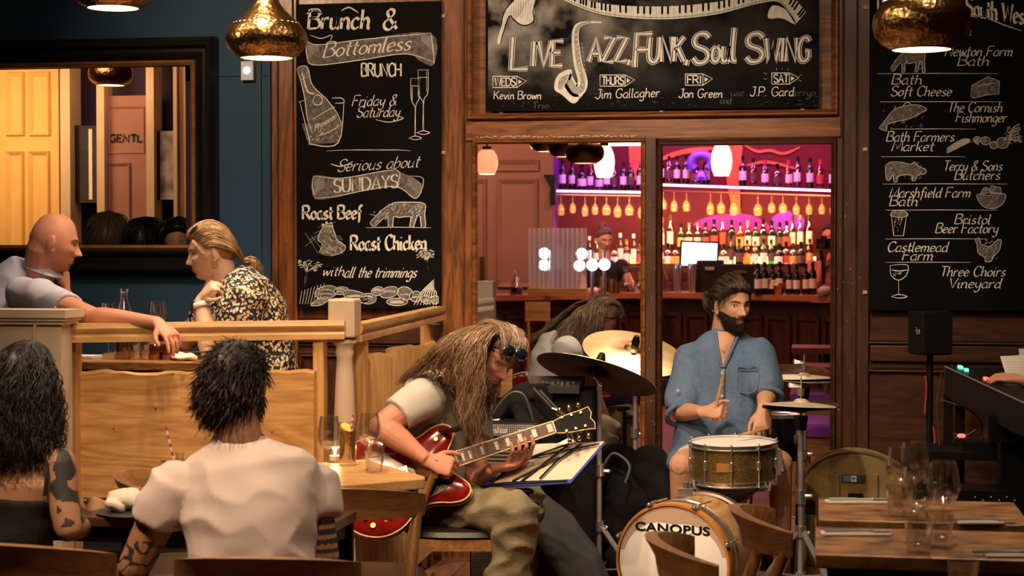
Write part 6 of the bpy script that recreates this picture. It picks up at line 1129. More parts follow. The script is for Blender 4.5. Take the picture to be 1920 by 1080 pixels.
# ------------------------------------------------------------------ amplifier, black case, bags
def grille():
    m, nt, N, L, P = _new('grille'); tc = N.new('ShaderNodeTexCoord'); mp = N.new('ShaderNodeMapping'); mp.inputs['Rotation'].default_value = (0, PI / 4, 0); L.new(tc.outputs['Object'], mp.inputs[0]); ck = N.new('ShaderNodeTexChecker'); ck.inputs['Scale'].default_value = 170; ck.inputs[1].default_value = (.5, .48, .44, 1); ck.inputs[2].default_value = (.03, .03, .03, 1); L.new(mp.outputs[0], ck.inputs[0]); L.new(ck.outputs[0], P.inputs['Base Color']); P.inputs['Roughness'].default_value = .4
grille(); mat('strip', (.62, .54, .44), .35, metal=.6)
YA = 7.15; a, b = W(880, 790, YA), W(1003, 1000, YA); am = thing('guitar_amp', 'guitar amplifier with silver diamond grille and scripted nameplate behind the guitar neck', 'amplifier', A((a[0] + b[0]) / 2, YA + .12, 0))
g = G(); g.b2((a[0], YA, .02), (b[0] + .02, YA + .26, a[2])); o = ob('cabinet', g, 'black', am, False); bv = o.modifiers.new('b', 'BEVEL'); bv.width = .012; bv.segments = 2
g = G(); g.b2((a[0] + .01, YA - .006, zat(940, 818, YA)), (b[0], YA, zat(940, 796, YA))); ob('grille', g, 'grille', am, False); g = G(); g.b2((a[0] + .01, YA - .006, .06), (b[0] - .02, YA, zat(940, 845, YA))); ob('speaker_grille', g, 'grille', am, False)
for i in range(9): zz = zat(940, 846 + i * 7.2, YA); g = G(); g.b2((a[0] + .04, YA - .012, zz - .0035), (b[0] - .05, YA - .006, zz + .0035)); ob('chrome_strip', g, 'strip', am, False)
k = Ink(YA - .007); k.text('Hagstrom', 908, 812, 13, w=2.4, slant=.3, width=42, thin=.4); ob('nameplate', k, 'chalk', am, False, ang=None)
g = G(); g.tube([W(898, 792, YA + .1), W(905, 776, YA + .1), W(918, 778, YA + .1), W(926, 792, YA + .1)], .008, 8, smooth=5); ob('handle', g, 'brass', am)
YK = 7.42; a, b = W(985, 722, YK), W(1113, 1000, YK); bk = thing('speaker_cabinet', 'tall black cloth-covered cabinet with a mixer on top behind the guitar headstock', 'speaker cabinet', A((a[0] + b[0]) / 2, YK + .15, 0)); g = G(); g.b2((a[0], YK, 0), (b[0], YK + .28, zat(1050, 733, YK))); o = ob('cabinet', g, 'blackcloth', bk, False); bv = o.modifiers.new('b', 'BEVEL'); bv.width = .015; bv.segments = 3
mx = thing('mixer', 'slim dark mixing desk with small silver knobs on the black cabinet', 'mixer', A(a[0] + .1, YK, zat(1050, 733, YK))); g = G(); c = (W(985, 724, YK) + W(1060, 730, YK)) / 2; g.box(A((a[0] + b[0]) / 2 - .03, YK + .06, zat(1050, 733, YK) + .022), (.24, .2, .03), rotm((1, 0, 0), .15)); ob('desk', g, 'slate', mx, False)
for i in range(9): g = G(); q = A(a[0] + .03 + i * .022, YK - .02 + (i % 3) * .02, zat(1050, 733, YK) + .026); g.cyl(q, q + A(0, -.004, .014), .005, n=8); ob('knob', g, 'chrome', mx)
g = G(); q = W(990, 735, YK - .03); g.tube([q, q + A(0, 0, .04), q + A(-.02, 0, .075), q + A(-.05, 0, .06), q + A(-.055, 0, .0)], .0035, 6, smooth=5); g.cyl(q - A(0, 0, .015), q + A(0, 0, .03), .007, n=8); tag(ob('jack_cable', g, 'black'), 'looped black jack cable plugged in beside the mixer', 'cable')
def clothblob(nm, parts, vox, amp, m, sc=(8, 8, 14), seed=0, par=None):
    g = G()
    for p in parts: getattr(g, p[0])(*p[1:])
    me = mesh_remesh(g, vox, 2); 
    if amp: wrinkle(me, amp, sc, seed)
    return ob(nm, None, m, par, me=me, ang=None)
mat('straps', (.05, .045, .042), .5)
pk = thing('gig_bag', 'slumped black soft bag with loose straps lying on the amplifier', 'bag', W(975, 830, 7.3)); clothblob('bag_body', [('loft', [(W(930, 790, 7.36), .05, .05), (W(955, 762, 7.38), .09, .06), (W(985, 742, 7.4), .10, .06), (W(1020, 740, 7.36), .09, .05)], 16), ('loft', [(W(985, 745, 7.36), .08, .05), (W(1010, 800, 7.3), .12, .05), (W(1025, 880, 7.28), .14, .05)], 16)], .012, .02, 'blackcloth', (7, 7, 7), 1, pk)
for P in ([(1000, 728), (1030, 760), (1062, 800), (1078, 830)], [(1012, 732), (1044, 766), (1078, 796), (1090, 812)], [(925, 775), (945, 748), (965, 735), (985, 745), (1000, 790)]): g = G(); g.tube([W(x, y, 7.235) for x, y in P], .006, 6, smooth=5); ob('strap', g, 'straps', pk)
g = G(); g.cap(W(1036, 766, 7.225), W(1046, 770, 7.225), .006, .006, 8); g.cap(W(915, 790, 7.22), W(935, 788, 7.22), .006, .008, 8); ob('buckle', g, 'chrome', pk)
mat('greycloth', (.055, .052, .050), .85, var=.15, vs=6)
clothblob('x', [('loft', [(W(955, 905, 7.15), .06, .05), (W(985, 940, 7.12), .13, .07), (W(1040, 1000, 7.1), .22, .08), (W(1085, 1060, 7.1), .28, .09), (W(1100, 1100, 7.1), .28, .09)], 20)], .014, .012, 'greycloth', (5, 5, 5), 4); o = bpy.data.objects['x']; o.name = 'gig_bag'; tag(o, 'dark grey padded bag slumped on the floor behind the music stand', 'bag')
for i, (px, py, s_, lb) in enumerate(((1150, 900, .16, 'black rucksack behind the ride cymbal stand'), (1215, 890, .12, 'black equipment bag against the foot of the middle post'))):
    o = clothblob('x', [('ball', W(px, py, 7.8 - .0 * i), (s_, .12, s_ * 1.1)), ('ball', W(px + 30, py + 40, 7.75), (s_ * .8, .12, s_ * .9)), ('ball', W(px + 10, py + 80, 7.78), (s_ * 1.1, .13, s_ * 1.1)), ('ball', A(W(px + 10, 900, 7.78)[0], 7.78, .12), (s_ * 1.1, .14, .12))], .014, .02, 'blackcloth', (7, 7, 7), i + 5); o.name = 'rucksack'; tag(o, lb, 'bag')
g = G(); g.tube([W(1128, 880, 7.6), W(1150, 850, 7.62), W(1180, 872, 7.6), W(1172, 905, 7.58)], .007, 6, smooth=6); tag(ob('cable_loop', g, 'straps'), 'grey cable loop on the black rucksack', 'cable')
# olive gig bag on the right
mat('olive', (.23, .15, .055), .85, var=.12, vs=12, bump=.25, bs=220); mat('olivedark', (.07, .045, .02), .8); mat('patchblue', (.08, .22, .45), .5)
YG = 7.78; ol = thing('backpack', 'olive canvas instrument backpack with blue and white patch behind the small tables', 'backpack', W(1600, 1040, YG) * A(1, 1, 0))
P = [(1496, 1120), (1494, 1000), (1497, 930), (1510, 890), (1540, 862), (1580, 849), (1625, 850), (1665, 864), (1700, 888), (1716, 920), (1722, 1000), (1722, 1120)]
c = W(1608, 1000, YG); R_ = []
for s_, y in ((.90, YG + .24), (.99, YG + .20), (1, YG + .12), (1, YG + .03), (.965, YG)): R_.append([A(c[0] + (W(x, yy, YG)[0] - c[0]) * s_, y, max(.0, c[2] + (W(x, yy, YG)[2] - c[2]) * s_)) for x, yy in catmull([A(*p) for p in P], 4)])
g = G(); g.rings(R_); ob('body', g, 'olive', ol, ang=50)
for s_, y in ((.985, YG + .012), (1.004, YG + .10)): g = G(); g.tube([A(c[0] + (W(x, yy, YG)[0] - c[0]) * s_, y, max(.01, c[2] + (W(x, yy, YG)[2] - c[2]) * s_)) for x, yy in catmull([A(*p) for p in P[1:-1]], 4)], .008, 8); ob('piping', g, 'olive' if s_ > 1 else 'olivedark', ol)
def patch(nm, px0, px1, py0, py1, d, th, m): a, b = W(px0, py0, YG - d), W(px1, py1, YG - d); g = G(); g.b2((a[0], YG - d - th, b[2]), (b[0], YG - d, a[2])); o = ob(nm, g, m, ol, False); bv = o.modifiers.new('b', 'BEVEL'); bv.width = .003; return o
patch('strap', 1554, 1574, 888, 940, 0, .012, 'olive'); patch('strap', 1628, 1646, 888, 940, 0, .012, 'olive'); patch('label_backing', 1578, 1622, 889, 906, 0, .006, 'olivedark'); patch('patch_blue', 1581, 1595, 892, 904, .006, .002, 'patchblue'); patch('patch_white', 1596, 1606, 892, 904, .006, .002, 'label'); patch('patch_dark', 1607, 1620, 892, 904, .006, .002, 'olivedark'); patch('grab_handle', 1590, 1618, 924, 934, 0, .02, 'black'); patch('buckle', 1510, 1528, 938, 962, 0, .014, 'black'); patch('strap', 1512, 1526, 962, 1060, 0, .008, 'olivedark'); patch('front_pocket', 1532, 1690, 930, 1100, 0, .03, 'olive')
k = Ink(YG - .0085); k.st([(1598, 896), (1600, 900), (1601, 903)], 1.2); k.st([(1604, 896), (1602, 900)], 1.2); k.fill([(1598, 895), (1604, 895), (1601, 899)], 0); ob('patch_emblem', k, 'black', ol, False, ang=None)
o = clothblob('x', [('ball', A(W(1402, 1060, 6.4)[0], 6.4, .09), (.07, .09, .09)), ('ball', A(W(1425, 1075, 6.4)[0], 6.42, .06), (.06, .08, .06))], .01, .012, 'greenbag' if 'greenbag' in MATS else mat('greenbag', (.10, .11, .07), .8), (10, 10, 10), 9); o.name = 'pouch'; tag(o, 'small grey-green cloth pouch on the floor by the hi-hat stand', 'bag')
# ------------------------------------------------------------------ speaker, keyboard rig
YP = 7.7; c = W(1744, 624, YP); t = thing('loudspeaker', 'small black loudspeaker high on its pole below the supplier board', 'speaker', c - A(0, 0, .1)); R = rotm((0, 0, 1), .45); g = G(); g.box(c, (.145, .13, .185), R); o = ob('cabinet', g, 'black', t, False); bv = o.modifiers.new('b', 'BEVEL'); bv.width = .008; bv.segments = 2
g = G(); g.box(c + R @ A(0, -.068, 0), (.13, .006, .17), R); ob('grille', g, 'blackcloth', t, False); k = Ink(c[1] - .105); k.text('B', 1719, 626, 8, w=1.4, slant=.1); k.text('3', 1716, 620, 6, w=1., slant=.1); ob('emblem', k, 'chalk2', t, False, ang=None)
t = thing('speaker_stand', 'slim black tripod pole holding the small loudspeaker', 'stand', A(c[0], YP, 0)); tripod(t, c - A(0, 0, .095), .5, .3, (210, 330, 90), 'black', brace=False, pole_r=.014); g = G(); q = W(1735, 705, YP - .03); g.tube([q, W(1737, 725, YP - .03), W(1735, 760, YP - .03), W(1734, 775, YP - .03)], .0035, 6, smooth=4); ob('red_cable', g, 'redneon', t); g = G(); g.tube([W(1750, 800, YP - .03), W(1753, 825, YP - .03), W(1750, 845, YP - .03)], .0035, 6, smooth=4); ob('red_cable', g, 'redneon', t)
ka, kb = W(1772, 688, 7.25), W(1975, 782, 6.15); t = thing('keyboard', 'long black electronic keyboard sloping away, green and red lights on top', 'keyboard', (ka + kb) / 2 - A(0, 0, .1)); d = nrm(kb - ka); sdv = nrm(np.cross(d, A(0, 0, 1))); sdv = sdv if sdv[1] < 0 else -sdv; upv = nrm(np.cross(sdv, d)); upv = upv if upv[2] > 0 else -upv
# sdv points toward the camera side
g = G(); g.rings([[p + upv * -.0, p + upv * -.005 - sdv * .30, p - upv * .10 - sdv * .30, p - upv * .12 + sdv * .0] for p in (ka, kb)]); ob('case', g, 'black', t, False)
g = G()
for p in (ka,): g.box(p - upv * .05 - sdv * .14 - d * .006, (.28, .012, .095), np.stack([sdv, d, upv], 1))
ob('end_panel', g, 'slate', t, False)
for i in range(4): g = G(); q = ka - d * .014 - sdv * (.02 + .05 * i) - upv * (.03 + .012 * (i % 2)); g.cap(q, q - d * .008, .008, .006, 8); ob('socket', g, 'steel', t)
mat('ledgreen', (.1, .8, .4), .3, emit=(.1, 1, .45), es=2.5); mat('ledred', (.9, .1, .1), .3, emit=(1, .08, .06), es=3.0)
for u, l_, m_ in ((.02, .035, 'ledgreen'), (.10, .02, 'ledgreen'), (.32, .08, 'ledred')): g = G(); q = ka + d * (u + l_ / 2) - sdv * .05 + upv * .004; g.box(q, (l_, .012, .012), np.stack([d, sdv, upv], 1)); ob('indicator', g, m_, t, False)
g = G(); g.tube([ka + upv * .002, kb + upv * .002], .003, 6); ob('edge_strip', g, 'steel', t)
for i in range(22): g = G(); q = ka + d * (.42 + i * .045) - sdv * .22 + upv * .006; g.box(q, (.02, .14, .01), np.stack([d, sdv, upv], 1)); ob('key', g, 'label', t, False) if i < 18 else None
t = thing('keyboard_stand', 'black column keyboard stand with cables hanging from it', 'stand', W(1790, 1040, 7.2) * A(1, 1, 0))
for px in (1778, 1800): p = W(px, 740, 7.25); g = G(); g.b2((p[0] - .018, 7.23, 0), (p[0] + .018, 7.27, p[2])); ob('column', g, 'black', t, False)
p = W(1840, 848, 7.15); g = G(); g.box(p, (.52, .3, .03)); ob('shelf', g, 'black', t, False); g = G(); g.b2((W(1745, 1000, 7.2)[0], 7.0, 0), (W(1900, 1000, 7.2)[0], 7.35, .03)); ob('base', g, 'black', t, False)
g = G(); g.tube([W(1765, 700, 7.2), W(1757, 760, 7.2), W(1762, 850, 7.2), W(1755, 930, 7.2)], .003, 6, smooth=6); g.tube([W(1765, 750, 7.2), W(1810, 765, 7.1), W(1838, 790, 7.1), W(1840, 830, 7.1)], .003, 6, smooth=6); ob('cable', g, 'straps', t)
t = thing('effects_unit', 'small dark effects box with a red plug on the keyboard stand shelf', 'effects box', W(1830, 840, 7.1)); p = W(1850, 835, 7.1); g = G(); g.box(p, (.2, .12, .035)); ob('case', g, 'blackgloss', t, False); p = W(1799, 817, 7.05); g = G(); g.cap(p, p + A(.015, 0, 0), .008, .008, 8); ob('red_plug', g, 'ledred', t); g = G(); g.tube([W(1790, 812, 7.05), W(1795, 815, 7.05), W(1792, 822, 7.05)], .002, 5, smooth=3); g.tube([W(1803, 817, 7.05), W(1812, 816, 7.05), W(1830, 805, 7.05)], .002, 5, smooth=3); ob('wires', g, 'steel', t)
for j, (px, py, nm) in enumerate(((1900, 780, 'upper'), (1880, 920, 'lower'))):
    p = W(px, py + 20, 6.8); t = thing('equipment_rack', nm + ' black rack unit with tiny lights under the keyboard', 'rack unit', p - A(0, 0, .06)); g = G(); g.box(p, (.5 if j else .2, .2, .10)); ob('case', g, 'black', t, False)
    for i in range(6): q = W(px - 52 + i * 15 if j else px - 8 + i * 6, py + 12 + (i % 2) * 6, 6.695); g = G(); g.cap(q, q - A(0, .006, 0), .004, .004, 8); ob('knob', g, ('chrome', 'ledred', 'steel')[i % 3 if j == 0 else (i % 2) * 2], t)
    if j: g = G(); g.b2((p[0] - .2, 6.75, 0), (p[0] + .2, 6.9, p[2] - .05)); ob('feet', g, 'black', t, False)
    else: g = G(); g.b2((p[0] - .05, 6.75, 0), (p[0] + .05, 6.9, p[2] - .05)); ob('column', g, 'black', t, False)
a, b = W(1876, 668, 6.95), W(1960, 712, 6.95); t = thing('sheet_music', 'white sheets of music propped above the keyboard at the right edge', 'sheet music', (a + b) / 2 - A(0, 0, .06)); g = G(); g.add([W(1875, 668, 6.98), W(1950, 664, 6.98), W(1965, 730, 6.93), W(1890, 716, 6.93)], [(0, 3, 2, 1)]); ob('sheet', g, 'paper', t, False); g = G(); g.add([W(1910, 654, 7.0), W(1960, 652, 7.0), W(1965, 700, 6.99), W(1914, 700, 6.99)], [(0, 3, 2, 1)]); ob('sheet', g, 'paper', t, False)
k = Ink(6.955)
for i in range(8): k.st([(1884 + i * 1.2, 678 + i * 5.2), (1940, 678 + i * 5.2)], .7, 0)
k.v = [(v[0], 6.925 - .0 + (v[2] - W(1890, 716, 6.93)[2]) * .28 - .002, v[2]) for v in k.v]; ob('staves', k, 'straps', t, False, ang=None)
g = G(); g.b2((a[0] + .02, 7.0, 0), (a[0] + .05, 7.03, b[2])); ob('rest', g, 'black', t, False)
# ------------------------------------------------------------------ people
def skinmat(n, c): 
    m = mat(n, c, .5, var=.10, vs=14, bump=.04, bs=160, spec=.35); P = m.node_tree.nodes['Principled BSDF']; P.inputs['Subsurface Weight'].default_value = .12; P.inputs['Subsurface Radius'].default_value = (.02, .006, .003); P.inputs['Subsurface Scale'].default_value = .5
skinmat('skin', (.56, .29, .18)); skinmat('skin_red', (.58, .25, .16)); skinmat('skin_tan', (.42, .21, .12)); skinmat('skin_pale', (.62, .38, .27)); mat('lips', (.42, .12, .10), .4); mat('eyewhite', (.7, .66, .62), .25); mat('iris', (.06, .035, .02), .2); mat('teeth', (.8, .76, .68), .3)
def hairm(n, c, v=.35): mat(n, c, .42, var=v, vs=30, spec=.5, stretch=(1, 1, .25))
hairm('hair_black', (.008, .006, .006)); hairm('hair_dark', (.022, .014, .010)); hairm('hair_blonde', (.52, .31, .13)); hairm('hair_blonde_dark', (.24, .12, .05)); hairm('hair_ash', (.26, .17, .10)); hairm('hair_ash2', (.13, .075, .042)); hairm('hair_grey', (.42, .34, .28)); hairm('beard', (.016, .009, .007)); hairm('stubble', (.20, .10, .07))
mat('lens', (.006, .012, .02), .08, spec=1., coat=.6); mat('ink', (.035, .03, .03), .6)
def ss(a, b, x): t = np.clip((x - a) / (b - a), 0, 1); return t * t * (3 - 2 * t)
ga = lambda x, s_: np.exp(-(x / s_) ** 2)
class Head:
    def __init__(s, c, fdir, up=(0, 0, 1), sc=1., jaw=1., nose=1., smile=0., roll=0.):
        s.c = np.asarray(c, float); Y = nrm(fdir); X = nrm(np.cross(Y, A(*up))); Z = np.cross(X, Y); s.R = np.stack([X, Y, Z], 1); s.s = sc
        if roll: s.R = rotm(Y, roll) @ s.R
        nu, nv_ = 84, 64; V = []
        for i in range(nv_ + 1):
            t = PI * i / nv_; t = min(max(t, .02), PI - .02)
            for k in range(nu): a = 2 * PI * k / nu; V.append((math.sin(t) ** .80 * math.cos(a), math.sin(t) ** .80 * math.sin(a), math.cos(t)))
        V = np.array(V); x, y, z = V[:, 0] * .074, V[:, 1] * .096, V[:, 2] * .117
        lo = ss(0, 1, -z / .118); x = x * (1 - .34 * lo * jaw) * (1 + .04 * ga(z - .05, .05)); back = ss(.0, -.09, y); y = y + back * .045 * ss(.0, .09, -z); y = np.where(y > 0, y * (.93 - .02 * lo), y)
        y = y + np.where(y > 0, .012 * ss(.02, .1, -z), 0)
        f = ss(.035, .07, y)
        d = .0055 * ga(z - .024, .011) * ga(x, .05) - .010 * (ga(x - .031, .015) + ga(x + .031, .015)) * ga(z - .004, .012)
        rg = ss(.018, -.030, z) * ss(-.043, -.034, z); d = d + nose * (.005 + .022 * ss(.012, -.032, z)) * ga(x, .0085 + .005 * ss(-.01, -.035, z)) * ss(.022, .008, z) * ss(-.043, -.035, z)
        d = d + nose * .008 * (ga(x - .012, .007) + ga(x + .012, .007)) * ga(z + .033, .007) + .006 * (ga(x - .044, .02) + ga(x + .044, .02)) * ga(z + .020, .02) * (1 + smile)
        d = d + .006 * ga(x, .021) * (ga(z + .0555, .005) + 1.1 * ga(z + .0675, .006)) - .005 * ga(x, .020) * ga(z + .0615, .0028) * (1 + smile) - .004 * ga(x, .02) * ga(z + .080, .006) + .009 * ga(x, .022) * ga(z + .100, .014)
        y = y + d * f - .006 * ss(.03, .06, y) * (ga(x - .052, .016) + ga(x + .052, .016)) * ga(z + .062, .028); s.L = np.stack([x, y, z], 1); s.nu, s.nv = nu, nv_
    def P(s, x, y, z): return s.c + s.R @ A(x, y, z) * s.s
    def D(s, x, y, z): return s.R @ A(x, y, z)
    def add(s, g, ears=True):
        W_ = s.L @ s.R.T * s.s + s.c; n = s.nu; g.rings([list(W_[i * n:(i + 1) * n]) for i in range(s.nv + 1)])
        if ears:
            for e in (-1, 1):
                g.ball(s.P(e * .078, -.006, -.004), A(.007, .017, .031) * s.s, s.R @ rotm((0, 0, 1), e * -.35) @ rotm((1, 0, 0), -.15), 12, 8); g.ball(s.P(e * .076, .002, -.032), A(.005, .009, .011) * s.s, s.R, 10, 6)
        return g
    def shell(s, region, off, step=1):
        """piece of the head surface pushed outward; region/off take local x,y,z arrays"""
        L = s.L; x, y, z = L.T; keep = region(x, y, z); o = off(x, y, z); nn = L / np.linalg.norm(L * A(1, .8, .8), axis=1)[:, None]; Q = (L + nn * o[:, None]) @ s.R.T * s.s + s.c; g = G(); n = s.nu; idx = {}; F = []
        for i in range(s.nv):
            for k in range(n):
                q = (i * n + k, i * n + (k + 1) % n, (i + 1) * n + (k + 1) % n, (i + 1) * n + k)
                if all(keep[j] for j in q): F.append(tuple(idx.setdefault(j, len(idx)) for j in q))
        g.add([Q[j] for j in idx], F); return g
    def cap(s, field, mx, par, m, nm='hair_cap', sc=.035, lump=.003):
        """scalp cover whose thickness fades to nothing at the hairline (field = 0)"""
        def off(x, y, z): f = field(x, y, z); return -.0015 + (mx + lump * np.array([noise.noise(Vector((a * 40, b * 40, c * 14))) for a, b, c in zip(x, y, z)])) * ss(0, sc, f)
        return ob(nm, s.shell(lambda x, y, z: field(x, y, z) > -.004, off), m, par, ang=None)
    def fur(s, nm, field, n, ln, dl, nw, r, m, par, seed=1, lift=.0, curl=.3):
        """short hairs rooted on the head where field > 0"""
        rd = random.Random(seed); L = s.L; x, y, z = L.T; f = field(x, y, z); idx = np.nonzero(f > 0)[0]; wgt = np.clip(f[idx] / .02, .15, 1) * (.12 + np.sin(np.arccos(np.clip(z[idx] / .118, -1, 1)))); g = G()
        for j in rd.choices(list(idx), list(wgt), k=n):
            q = L[j] + A(rd.gauss(0, 1), rd.gauss(0, 1), rd.gauss(0, 1)) * .0025; nn = nrm(q * A(1, .8, .8)); l = ln * rd.uniform(.6, 1.25); d = A(*(dl(q) if callable(dl) else dl)); d = d - nn * min(0, float(d @ nn)); jit = A(rd.gauss(0, 1), rd.gauss(0, 1), rd.gauss(0, 1)) * curl; p0 = q + nn * lift; P = [p0 - nn * .002]
            for k in (1, 2, 3, 4): t = k / 4; P.append(p0 + (nn * nw * (t - .45 * t * t) + d * t * t * .8 + d * .2 * t + jit * t * t * .6) * l)
            if isinstance(m, list): g.m(rd.choices(range(len(m)), [3, 2, 1][:len(m)])[0])
            g.tube([s.P(*v) for v in P], [r, r, r * .9, r * .7, r * .35], 3)
        return ob(nm, g, m, par, ang=None)
    def sy(s, x, z):
        m_ = s.L[:, 1] > .01; L = s.L[m_]; d = (L[:, 0] - x) ** 2 + (L[:, 2] - z) ** 2; j = np.argsort(d)[:4]; w = 1 / (d[j] + 1e-8); return float((L[j, 1] * w).sum() / w.sum())
    def S(s, x, z, o=0.): return s.P(x, s.sy(x, z) + o, z)
    def features(s, par, brow='hair_dark', gaze=(0, 0), open_=1., mouth=True, only=None, smile=False):
        for e in (-1, 1):
            if only and e != only: continue
            c = s.P(e * .031, s.sy(e * .031, .004) - .0070, .004); g = G(); g.ball(c, A(.0125, .0105, .0088 * (.55 + .45 * open_)) * s.s, s.R, 16, 12); ey = ob('eye', g, 'eyewhite', par)
            g = G(); g.ball(c + s.D(gaze[0], 1, gaze[1]) * .0064 * s.s, A(.0056, .0048, .0056) * s.s, s.R, 12, 8); ob('iris', g, 'iris', ey)
            for sg_, r_ in ((1, .0016), (-1, .0008)):
                g = G(); g.tube([s.P(e * q, s.sy(e * q, .004) + .0018 - .002 * abs(q - .031) / .016, .004 + sg_ * .0072 * (.55 + .45 * open_) * (1 - ((q - .031) / .0172) ** 2)) for q in (.015, .021, .027, .035, .041, .047)], [r_ * .6, r_, r_ * 1.2, r_ * 1.2, r_, r_ * .6], 6, smooth=3); ob('eyelid', g, 'iris' if sg_ > 0 else 'lips', par)
            g = G(); g.tube([s.S(e * q, zz, .0012) for q, zz in ((.013, .0215), (.022, .0245), (.034, .0265), (.043, .0245), (.051, .019))], [.0018, .0030, .0028, .002, .0008], 6, smooth=3); ob('eyebrow', g, brow, par)
        if mouth:
            k_ = .006 if smile else .0
            for z_, h_, w_ in ((-.0565, .0026, .022), (-.0655, .0034, .019)):
                g = G(); g.tube([s.S(q * w_, z_ + k_ * q * q - (.0015 if z_ > -.06 and abs(q) < .1 else 0) - (z_ + .061) * abs(q) ** 2.5 * .8, .0008) for q in (-1, -.7, -.35, 0, .35, .7, 1)], [h_ * v for v in (.25, .7, 1, .85, 1, .7, .25)], 8, smooth=3); ob('lip', g, 'lips', par)
            g = G(); g.tube([s.S(q * .021, -.0612 + k_ * q * q, .0012) for q in (-1, -.5, 0, .5, 1)], [.0006, .0014, .0016, .0014, .0006] if not smile else [.001, .0030, .0036, .0030, .001], 6, smooth=3); ob('teeth' if smile else 'mouth_line', g, 'teeth' if smile else 'iris', par)
def hairs(nm, guides, n, r0, spread, m, par, seed=1, seg=14, wave=.0, wf=3., sides=4, mats=None, taper=.25):
    rd = random.Random(seed); Gd = [np.array(catmull([np.asarray(p, float) for p in gd], 5)) for gd in guides]; K = min(len(q) for q in Gd); Gd = [np.array([q[int(round(i * (len(q) - 1) / (K - 1)))] for i in range(K)]) for q in Gd]; g = G()
    for j in range(n):
        u = rd.uniform(0, len(Gd) - 1.0001); a = int(u); f = u - a; P = Gd[a] * (1 - f) + Gd[min(a + 1, len(Gd) - 1)] * f
        o = A(rd.gauss(0, 1), rd.gauss(0, 1), rd.gauss(0, 1)) * spread; o2 = A(rd.gauss(0, 1), rd.gauss(0, 1), rd.gauss(0, .6)) * spread * .9; ph = rd.uniform(0, 6.3); L_ = rd.uniform(.75, 1.); pts = []
        for i in range(seg):
            t = i / (seg - 1); q = t * L_ * (K - 1); b = min(int(q), K - 2); c = P[b] + (P[b + 1] - P[b]) * (q - b)
            w = wave * min(1, t * 3); pts.append(c + o * (.35 + .65 * t) + o2 * t + A(math.sin(ph + t * wf * 6.3), math.cos(ph * 1.7 + t * wf * 5.1), .4 * math.sin(ph * 2 + t * wf * 5.)) * w)
        if mats: g.m(rd.choices(range(len(mats)), [3, 2, 1][:len(mats)])[0])
        rr = r0 * rd.uniform(.6, 1.3); g.tube(pts, [rr * (1 - (1 - taper) * i / (seg - 1)) for i in range(seg)], sides)
    return ob(nm, g, mats or m, par, ang=None)
def hand(g, wr, fd, back, side, curls=(.5, .5, .5, .5), s_=1., thumb=(.5, .5), spread=.10, idx_first=1):
    """wr wrist, fd finger direction, back = back-of-hand normal, side = unit vector toward the thumb"""
    fd = nrm(fd); back = nrm(back - fd * (back @ fd)); side_ = np.cross(fd, back); side = side_ if side_ @ np.asarray(side, float) > 0 else -side_
    w = .041 * s_; g.loft([(wr - fd * .01 * s_, .027 * s_, .019 * s_), (wr + fd * .02 * s_, .031 * s_, .017 * s_), (wr + fd * .055 * s_, w, .015 * s_), (wr + fd * .088 * s_, w * .98, .012 * s_), (wr + fd * .097 * s_, w * .85, .008 * s_)], 14, up=tuple(back))
    Ls = (.072, .080, .074, .058)
    for i in range(4):
        off = (.030 - .0205 * i) * s_; p = wr + fd * (.086 - .004 * abs(i - 1.2)) * s_ + side * off; ang = spread * (1.3 - i); d = nrm(fd * math.cos(ang) + side * math.sin(ang)); ax = np.cross(d, back); c = curls[i]; r = (.0092 - .0008 * (i == 3)) * s_
        g.cap(p - d * .02 * s_, p, r, r, 10)
        for j, (fr_, cu) in enumerate(((.45, 1.), (.31, 1.1), (.24, .7))):
            d = rotm(ax, -c * cu) @ d if True else d; q = p + d * Ls[i] * fr_ * s_; g.cap(p, q, r * (1 - .06 * j), r * (.93 - .06 * j), 10); p = q
    p = wr + fd * .022 * s_ + side * .022 * s_; d = nrm(side * math.cos(thumb[0]) + fd * math.sin(thumb[0]) - back * thumb[1] * .6)
    g.cap(p - side * .01 * s_, p + d * .042 * s_, .014 * s_, .0105 * s_, 10); p = p + d * .042 * s_; d = nrm(d + fd * .55 - back * thumb[1] * .3); g.cap(p, p + d * .03 * s_, .0105 * s_, .0098 * s_, 10); p = p + d * .03 * s_; d = nrm(d + fd * .4 - side * .3); g.cap(p, p + d * .024 * s_, .0095 * s_, .0078 * s_, 10)
def limb(g, P, R_, n=14): 
    for i in range(len(P) - 1): g.cap(P[i], P[i + 1], R_[i], R_[i + 1], n)
def forearm(g, el, wr, r0=.046, r1=.027):
    d = A(*wr) - A(*el); g.loft([(A(*el) - nrm(d) * .01, r0 * .82, r0 * .82), (A(*el) + d * .18, r0, r0 * .95), (A(*el) + d * .45, r0 * .88, r0 * .85), (A(*el) + d * .8, r1 * 1.12, r1), (A(*wr), r1, r1 * .82)], 16)
def skin(g, par, m='skin', vox=.0042, sm=3): me = mesh_remesh(g, vox, sm, .45); return ob('body', None, m, par, me=me, ang=None)
def cloth(nm, g, par, m, vox=.008, amp=.006, sc=(7, 7, 12), seed=0, sm=3): me = mesh_remesh(g, vox, sm, .5); (wrinkle(me, amp, sc, seed) if amp else None); return ob(nm, None, m, par, me=me, ang=None)
mat('tee_white', (.74, .60, .56), .85, bump=.15, bs=300, sheen=.15); mat('tee_grey', (.50, .48, .44), .85, bump=.15, bs=300); mat('shirt_lilac', (.50, .48, .60), .8, bump=.12, bs=300); mat('shirt_blue', (.105, .165, .27), .85, var=.12, vs=60, bump=.35, bs=190); mat('blacktop', (.008, .007, .008), .8, bump=.2, bs=60); mat('shorts', (.50, .43, .34), .85); mat('khaki', (.20, .165, .095), .85, var=.28, vs=9, bump=.3, bs=120); mat('maroon', (.05, .015, .012), .8); mat('shoe', (.03, .025, .02), .6)
